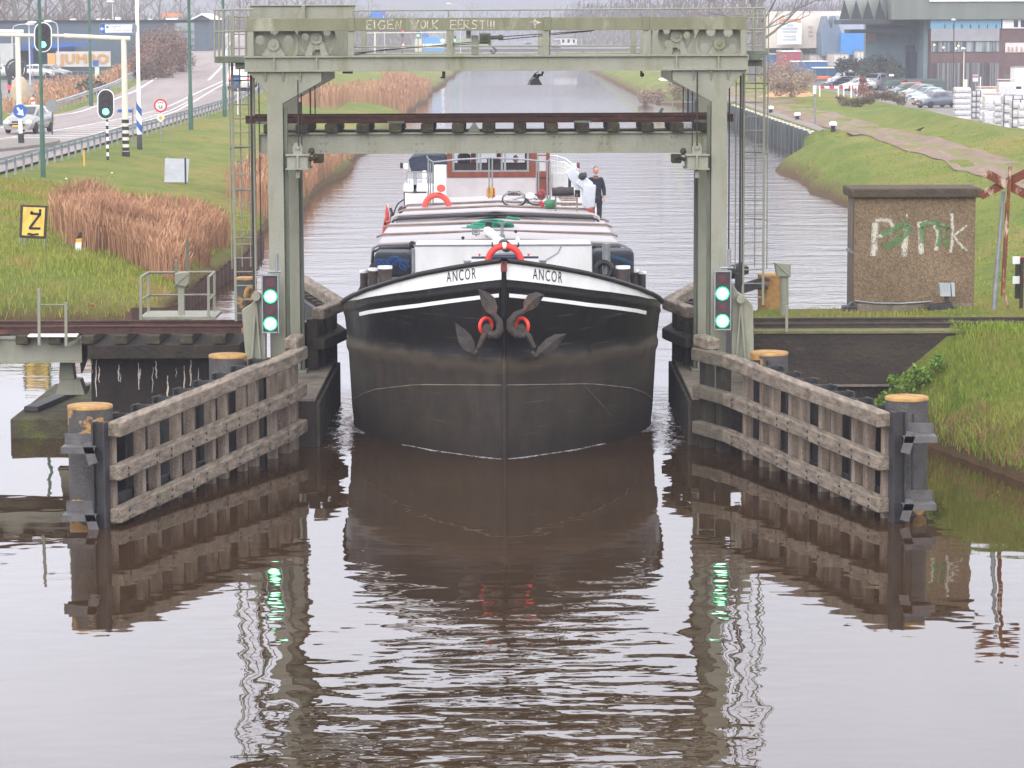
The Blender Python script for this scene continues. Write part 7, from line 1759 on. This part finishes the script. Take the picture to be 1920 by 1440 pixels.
# containers and trailers
def container(label, u0, u1, v0, v1, Y, c, dep=6, grp='containers and trailers in the yard'):
    t_ = thing('trailer', label, 'trailer', at((u0+u1)/2, v1, Y), 0, grp); nm = 'trailer_' + '%d_%d_%d' % c
    b = MB(); b.pbox(u0, u1, v0, v1, Y, dep); b.build('box', mat(nm, c, tuple(int(x*.92) for x in c), 1.2, (3,1,.3), rough=.5), t_, .04)
    b = MB(); b.pbox(u0-.5, u1+.5, v0-1.6, v0, Y-.1, dep+.2); b.build('roof_rim', m_swh if sum(c) < 500 else m_sgrey, t_)
    um = (u0+u1)/2
    b = MB(); b.pbox(um-.4, um+.4, v0+1, v1-1, Y-.06, .05); b.pbox(u0+1, u0+1.8, v0+1, v1-1, Y-.06, .05); b.pbox(u1-1.8, u1-1, v0+1, v1-1, Y-.06, .05); b.build('door_bar', m_sgrey, t_)
container('tall red trailer box standing left among the yard containers', 1467, 1502, 97, 134, 390, (166,72,88), 9)
container('long flat blue container in front of the red trailer', 1486, 1552, 116, 138, 380, (54,104,158), 4)
container('blue and white box behind the right ladder top', 1438, 1457, 102, 128, 400, (60,116,168), 6)
container('cream trailer end right of the red trailer', 1517, 1548, 103, 118, 396, (222,218,210), 8)
container('cream trailer with doors in the middle of the yard', 1561, 1592, 101, 124, 386, (216,210,204), 8)
container('cream trailer end beside the glass hall', 1604, 1623, 96, 118, 390, (214,212,206), 8)
container('low blue skip behind the white van', 1528, 1574, 128, 143, 368, (46,84,120), 4)
# yard fence, lamp posts, signs
yf = thing('mesh_fence', 'grey wire mesh fence line between the grass ridge and the office yard', 'fence', (at(1620,165,335).x, 335, .3))
for k, u in enumerate([1524] + list(range(1560, 1905, 34))):
    Y = 335; b = MB(); b.tube(at(u, 172, Y), at(u, 128 if u == 1524 else 146, Y), .05, n=6); b.build('post', m_galv, yf)
b = MB()
for v in range(147, 172, 6): b.tube(at(1520, v, 335), at(1900, v, 335), .012, n=4)
b.build('wire', m_galv, yf)
def yard_lamp(u, vt, Y, label, m=m_dark):
    z0 = .3; x = at(u, 100, Y).x; zt = at(u, vt, Y).z; t_ = thing('street_lamp', label, 'street lamp', (x, Y, z0)); b = MB(); b.tube((x, Y, z0), (x, Y, zt), .075, .05, 8); b.build('post', m, t_); b = MB(); b.ball((x-.1, Y-.2, zt+.05), (.25,.35,.12)); b.build('lamp_head', m_swh, t_)
yard_lamp(1788, 38, 325, 'dark lamp post in front of the office window band'); yard_lamp(1807.5, 92, 318, 'short cream lamp post before the office entrance', m_post)
sign_small('yard_sign', 'small red and white board on a post before the office glazing', 'sign', 1829, 140, 172, [(1824,153),(1834,153),(1834,140),(1824,140)], mat('dull_red_board', (150,66,72), (206,206,206), 1.4, (.01,.01,1), .5, .52), 318)
b = MB(); b.pbox(1808, 1814, 149, 172, 320, .4); solo(b, 'meter_cabinet', m_post, 'narrow cream cabinet before the office glazing', 'cabinet')
b = MB(); b.pbox(1837.5, 1839.5, 144, 172, 320, .1); solo(b, 'post', m_swh, 'slim white post right of the red and white board', 'post')
b = MB(); b.pbox(1667, 1676, 139, 143, 334, .1); solo(b, 'gate_sign', m_swh, 'tiny white sign hanging before the dark gate', 'sign')
nf = thing('navigation_board', 'white arrow shaped board on two thin posts at the right canal bank beyond the bridge', 'sign', onter(1245, 190, T, 150).to_tuple())
Yn = 258
b = MB(); b.pprism([(1234,149),(1238,146),(1256,146),(1256,151),(1238,151.5)], Yn, .1); b.build('board', m_swh, nf)
for u in (1237, 1255): b = MB(); b.tube(at(u, 195, Yn), at(u, 149, Yn), .03, n=6); b.build('post', m_galv, nf)
hr = thing('bank_railing', 'thin grey railing on the right bank seen past the bridge column', 'railing', onter(1280, 205, T, 150).to_tuple())
b = MB(); Yr2 = 196; b.path([at(1238,192,Yr2), at(1420,190,Yr2)], .04, 6)
b.build('rail', m_green, hr)
for u in (1261, 1330, 1395): b = MB(); b.tube(at(u, 215, Yr2), at(u, 191, Yr2), .05, n=6); b.build('post', m_green, hr)
b = MB(); b.pprism([(1235,211),(1240,202),(1245,204),(1240,213)], 230, .2); solo(b, 'dark_board', m_dark, 'small dark slanted board above the water beside the right bank', 'board')
# ------------------------------------------------------------------ trees and shrubs
m_bark = mat('bare_bark', (104,98,92), (84,78,72), 2, (1,1,.3), rough=.9); m_bark2 = mat('greyish_bark', (120,116,112), (98,94,90), 1.5, (1,1,.3), rough=.9)
m_twig = mat('bare_twigs', (122,108,100), (104,92,86), 1, rough=.9)
def bare_tree(name, label, loc, h, seed, spread=.5, trunk_r=.3, levels=5, group=None, crown0=.3, twm=None):
    g = random.Random(seed); t_ = thing(name, label, 'tree', loc, 0, group); base = Vector(loc)
    tb = MB(); cb_ = MB(); top = base + Vector((g.uniform(-.04,.04)*h, g.uniform(-.03,.03)*h, h*.93)); pts = [base + Vector((0,0,-.3))] + [base.lerp(top, f) + Vector((g.uniform(-.012,.012)*h, 0, 0)) for f in (.15,.35,.55,.75,1)]
    rs = [trunk_r*1.25, trunk_r, trunk_r*.8, trunk_r*.55, trunk_r*.3, trunk_r*.06]; tb.path(pts, rs, 8)
    def branch(p, d, L, r, lv):
        q = p; prev = [p]
        for i in range(3): d = (d + Vector((g.gauss(0,.16), g.gauss(0,.16), .06 + g.gauss(0,.1)))).normalized(); q = q + d*L/3; prev.append(q)
        cb_.path(prev, [r, r*.8, r*.6, r*.35], 4 if lv > 1 else 5, cap=False)
        if lv >= levels: return
        for k in range(g.choice((3,3,4)) if lv < levels-1 else 3):
            f = g.uniform(.35, 1); i = min(2, int(f*3)); o = prev[i].lerp(prev[i+1], f*3-i)
            ax = Vector((g.gauss(0,1), g.gauss(0,1), g.gauss(0,.6))).normalized(); nd = (d + ax*g.uniform(.5,.95)).normalized(); branch(o, nd, L*g.uniform(.5,.72), r*.5, lv+1)
    n = 11
    for k in range(n):
        f = crown0 + (1-crown0)*(k+g.random()*.5)/n; i = 0
        o = base.lerp(top, f); a = k*2.4 + g.uniform(-.4,.4); L = h*spread*(1.05-f*.75)*g.uniform(.7,1.1)
        branch(o, Vector((math.cos(a), math.sin(a), .55 + f*.7)).normalized(), L, trunk_r*(.42*(1-f)+.10), 1)
    tb.build('trunk', m_bark2, t_); cb_.build('crown', twm or m_twig, t_); return t_
def tz(u, Y): x = at(u, 60, Y).x; return (x, Y, T(x, Y))
bare_tree('bare_tree', 'big bare tree whose branches hang before the pale hall at the top right', tz(1428, 330), 17, 3, .5, .42, 5, None, .22)
bare_tree('bare_tree', 'bare tree with pale trunk just left of the big one, behind the bridge corner', tz(1410, 300), 15, 5, .34, .36, 4, None, .3)
bare_tree('bare_tree', 'big misty bare tree at the upper left corner above the store hall', (at(30,60,380).x, 380, 2), 18, 9, .5, .5, 5, None, .15)
bare_tree('bare_tree', 'second misty bare tree at the upper left behind the hanging traffic light', (at(88,60,392).x, 392, 2), 14, 12, .5, .35, 4, None, .15)
mist = [bare_tree('bare_tree', 'misty bare tree in the row behind the dark store hall', (0, 0, 2), 15, 80+k, .46, .3, 5, 'bare trees behind the store hall', .12) for k in range(2)]
for k, (u, Y) in enumerate([(-8,400),(55,430),(118,420),(152,450),(190,470),(228,440),(262,480),(300,460),(340,500),(8,440)]):
    o = mist[k] if k < 2 else copy_tree(mist[k % 2]); o.location = (at(u, 60, Y).x, Y, 2.0); o.rotation_euler = (0, 0, k*2.2); sc_ = .8 + .25*abs(math.sin(k*1.9)); o.scale = (sc_, sc_, sc_)
protos = []
for k in range(3): protos.append(bare_tree('poplar_tree', 'tall hazy bare poplar in the row along the right canal bank', (0, 0, 0), 21, 30+k, .26, .32, 4, 'bare poplars along the right bank', .12))
spots = [(1395,420),(1372,440),(1350,470),(1330,500),(1308,520),(1288,560),(1262,600),(1240,640),(1218,680),(1192,730),(1170,790),(1150,850),(1120,920),(1095,1000),(1075,1080),(1338,430),(1385,520),(1300,470),(1270,530),(1215,600)]
for k, (u, Y) in enumerate(spots):
    o = protos[k] if k < 3 else copy_tree(protos[k % 3]); o.location = (at(u, 80, Y).x, Y, 2.0); o.rotation_euler = (0, 0, k*1.3); sc_ = 1 + .15*math.sin(k*2.1); o.scale = (sc_, sc_, sc_)
protos = [bare_tree('misty_tree', 'faint misty bare tree far off beyond the left canal bank', (0, 0, 0), 16, 50+k, .42, .3, 4, 'misty trees beyond the left bank', .15) for k in range(2)]
for k, (u, Y) in enumerate([(470,600),(505,640),(540,620),(575,700),(610,680),(640,760),(668,820),(520,720),(450,560),(590,800),(900,1100),(885,1150),(560,560),(420,640),(625,900),(690,950)]):
    o = protos[k] if k < 2 else copy_tree(protos[k % 2]); o.location = (at(u, 80, Y).x, Y, 2.0); o.rotation_euler = (0, 0, k*1.9); sc_ = 1 + .2*math.sin(k*1.7); o.scale = (sc_, sc_, sc_)
# far woods that read as one misty mass
g2 = np.random.default_rng(5)
def woods(name, n, x0, x1, y0, y1, h, m, seed):
    g = np.random.default_rng(seed); x = g.uniform(x0, x1, n); y = g.uniform(y0, y1, n); top = h*(.72 + .28*vn(x, y, .11, seed)) ; z = 1.5 + g.uniform(0, 1, n)**.8 * top
    P_ = np.stack([x, y, z], 1); return blades(name, P_, h*.14, .3, 1.0, m, seed)
m_wood_far = blade_mat('misty_wood', (112,104,104), (128,120,118), (104,104,106), 1.0)
woods('far_woods', 26000, 14, 190, 620, 900, 14, m_wood_far, 61)
woods('far_woods', 22000, -230, -22, 560, 800, 10, m_wood_far, 62)
woods('far_woods', 12000, -260, 260, 1050, 1300, 14, m_wood_far, 63)
m_shrub = blade_mat('brown_shrub_leaf', (122,100,92), (146,120,106), (106,90,82)); m_shrubg = blade_mat('dark_evergreen_leaf', (66,78,66), (84,92,76), (72,74,64)); m_shrubr = blade_mat('reddish_shrub_leaf', (140,86,76), (160,104,88), (112,84,74)); m_shrubd = blade_mat('dark_brown_scrub', (88,82,66), (112,100,78), (96,76,66)); m_shrubt = blade_mat('tan_shrub_twig', (150,130,114), (166,146,126), (136,122,108))
def shrub(label, blobs, n, size, m, Yb_, seed): return leafy('shrub', label, 'shrub', [((at(u, v, Y)), r) for u, v, Y, r in blobs], n, size, m, None, True, seed)
shrub('big brown leafless shrub mass below the billboard at the left road bend', [(285,98,262,2.2),(302,88,264,2.2),(314,82,268,2.0),(270,118,258,1.6),(320,98,264,1.8),(340,112,270,1.4),(295,112,256,1.7),(330,92,272,1.5),(278,84,268,1.4),(272,130,252,1.3),(300,135,256,1.4)], 12000, .11, m_shrub, 260, 4)
shrub('dark low bush at the verge below the store yard', [(160,170,236,.9),(176,166,236,1.0),(190,168,236,.7)], 800, .16, m_shrubg, 236, 5)
shrub('reddish small tree before the white topped delivery van', [(1618,150,222,.32),(1619,160,222,.45),(1622,170,221,.55),(1612,172,221,.45),(1632,180,220,.5)], 700, .09, m_shrubr, 198, 6)
shrub('dark brown low scrub in the dip left of the grass ridge', [(1575 + k*7.2, 185 + 7*math.sin(k*.42) + (k % 3), 214 - 6*math.sin(k*.25), .34 + .1*math.sin(k*1.7)) for k in range(17)], 3200, .08, m_shrubd, 188, 7)
shrub('tan leafless bushes behind the sand heap', [(1450,140,232,1.2),(1470,136,236,1.4),(1490,142,236,1.3),(1508,150,230,1.0),(1460,158,222,.9),(1485,160,222,.9)], 5200, .09, m_shrubt, 232, 8)
shrub('dark evergreen hedge before the blue grey hall', [(1640,125,340,1.5),(1660,124,340,1.4),(1610,125,342,1.1),(1580,122,346,1.0),(1628,134,338,1.3),(1680,132,336,1.1)], 3000, .18, m_shrubg, 262, 9)
shrub('dark green clipped shrubs left of the containers', [(1450,92,430,1.3),(1475,90,430,1.2),(1520,92,430,1.3),(1534,86,430,1.0),(1512,88,430,1.0)], 2200, .2, m_shrubg, 330, 10)
shrub('brown scrub on the right canal bank below the arrow board', [(1270,165,250,1.0),(1300,160,250,1.1),(1330,165,240,1.0),(1235,180,258,.8),(1210,180,290,.9)], 5000, .09, m_shrubt, 250, 11)
# ------------------------------------------------------------------ far crossing: bridge, lights, vehicles
fb = thing('road_bridge', 'low misty road bridge crossing the canal far beyond the barge', 'bridge', (0, 620, 2.5))
b = MB(); b.box(-75, 40, 620, 630, 2.4, 3.0); b.build('deck', m_conct, fb)
b = MB(); b.box(-75, 40, 619.7, 619.9, 3.05, 3.9); b.build('parapet', mat('misty_parapet', (150,154,158), (140,144,150), .3), fb)
ft = thing('lorry', 'blue and white lorry with a lit lamp on the far road', 'lorry', at(810, 96, 600))
b = MB(); b.pbox(792, 826, 70, 82, 600, 8); b.build('upper_box', mat('lorry_blue', (86,158,220), (80,148,210), 1), ft)
b = MB(); b.pbox(792, 832, 82, 90, 600, 8); b.build('side_panel', m_swh, ft); b = MB(); b.pbox(792, 832, 90, 97, 600.1, 8); b.build('chassis', mat('lorry_blue_low', (90,150,206)), ft)
b = MB(); b.pbox(778, 791, 73, 97, 600, 3); b.build('cab', mat('cream_cab', (214,206,190), (200,190,176), 1), ft)
b = MB(); b.ball(at(830, 76, 599.8), .33, 8, 6); b.build('headlight', m_hl, ft)
b = MB(); b.box(-29, -27.4, 601, 605, 2.5, 4.1); 
for k, (u, v, m_, lb) in enumerate(((755,63,m_tl,'far traffic light showing red above the small warning sign'),(784,64,m_teal,'far traffic light showing green left of the blue lorry'),(852,73,m_teal,'small far traffic light showing green right of the beam post'))):
    Y = 560; t_ = thing('traffic_light', lb, 'traffic light', at(u, 97, Y), 0, 'traffic lights at the far crossing')
    b = MB(); b.pbox(u-3, u+3, v-6, v+6, Y, .25); b.tube(at(u, 100, Y+.1), at(u, v, Y+.1), .07, n=6); b.build('housing', m_tlb, t_); b = MB(); b.disc(at(u, v+(-3 if k == 0 else 2.5), Y-.04), .26, .05, 12); b.build('lens', m_, t_)
for u, v, lb in ((683,66,'far red rimmed warning triangle on a post right of the machinery cover'),(756,83,'far red rimmed warning triangle below the red traffic light')):
    Y = 540; t_ = thing('warning_sign', lb, 'traffic sign', at(u, 97, Y)); b = MB(); b.tube(at(u, 98, Y+.05), at(u, v, Y+.05), .05, n=6); b.build('post', m_galv, t_)
    b = MB(); b.pprism([(u-5,v+4),(u+5,v+4),(u,v-5)], Y, .05); q = b.build('triangle', m_sred, t_); b = MB(); b.pprism([(u-2.6,v+2.6),(u+2.6,v+2.6),(u,v-2)], Y-.03, .02); b.build('white_field', m_swh, q)
    b = MB(); b.pbox(u-4.5, u+4.5, v+6, v+9, Y, .05); b.build('lower_plate', m_swh, t_)
bs2 = thing('overhead_sign', 'far blue direction board rising above the painted beam near the machinery cover', 'sign', at(709, 97, 570)); b = MB(); b.pbox(695, 723, 21, 37, 570, .2); b.build('board', mat('misty_sign_blue', (52,120,206), (48,112,196), 1), bs2)
b = MB(); b.pbox(716, 722, 24.5, 27, 569.9, .05); b.build('red_field', m_sred, bs2); b = MB(); b.tube(at(719.5,34,569.88), at(719.5,29,569.88), .06, n=4); b.build('arrow', m_swh, bs2)
b = MB(); b.tube(at(709, 100, 570.3), at(709, 30, 570.3), .12, n=8); b.build('post', m_galv, bs2)
bs3 = thing('overhead_sign', 'small far blue board over the blue lorry', 'sign', at(797, 97, 572)); b = MB(); b.pbox(791, 803, 64, 70, 572, .15); b.build('board', bpy.data.materials['misty_sign_blue'], bs3); b = MB(); b.tube(at(797, 98, 572.2), at(797, 66, 572.2), .07, n=6); b.build('post', m_galv, bs3)
for u, lb in ((703,'far cream signal mast left of the red traffic light'),(721,'thin far pale mast beside the cream signal mast')):
    Y = 556; b = MB(); w_ = .18 if u == 703 else .07; b.tube(at(u, 99, Y), at(u, 60, Y), w_, n=8)
    if u == 703: b.tube(at(680, 62, Y), at(850, 61, Y), .09, n=8)
    solo(b, 'signal_mast', m_post if u == 703 else m_lampw, lb, 'mast')
for (u, v), lb in (((992,67),'misty red tail lamp pair far off left of the white canal houses'),((1046,60),'misty red tail lamps farthest right beside the white canal houses')):
    Y = 600; p = at(u, v+6, Y); car(lb.replace('misty red tail lamp pair', 'misty car with red tail lamps').replace('misty red tail lamps', 'misty car with bright red tail lamps'), 'van' if u > 1000 else 'hatch', m_grey, (p.x, Y+22, 3.02), R(180), None, False, True, False)
wh_ = thing('canal_house', 'misty white house row far off behind the right end of the cables', 'house', at(1060, 88, 700)); b = MB(); b.pbox(1040, 1082, 70, 90, 700, 8); b.build('wall', m_swh, wh_)
b = MB(); b.pprism([(1038,70),(1046,63),(1076,63),(1084,70)], 699.5, 9); b.build('roof', mat('misty_roof', (150,140,138), (140,132,130), 1), wh_)
for u in (1046, 1056, 1066, 1076): b = MB(); b.pbox(u-2, u+2, 74, 80, 699.8, .1); b.build('window', m_cglass, wh_)
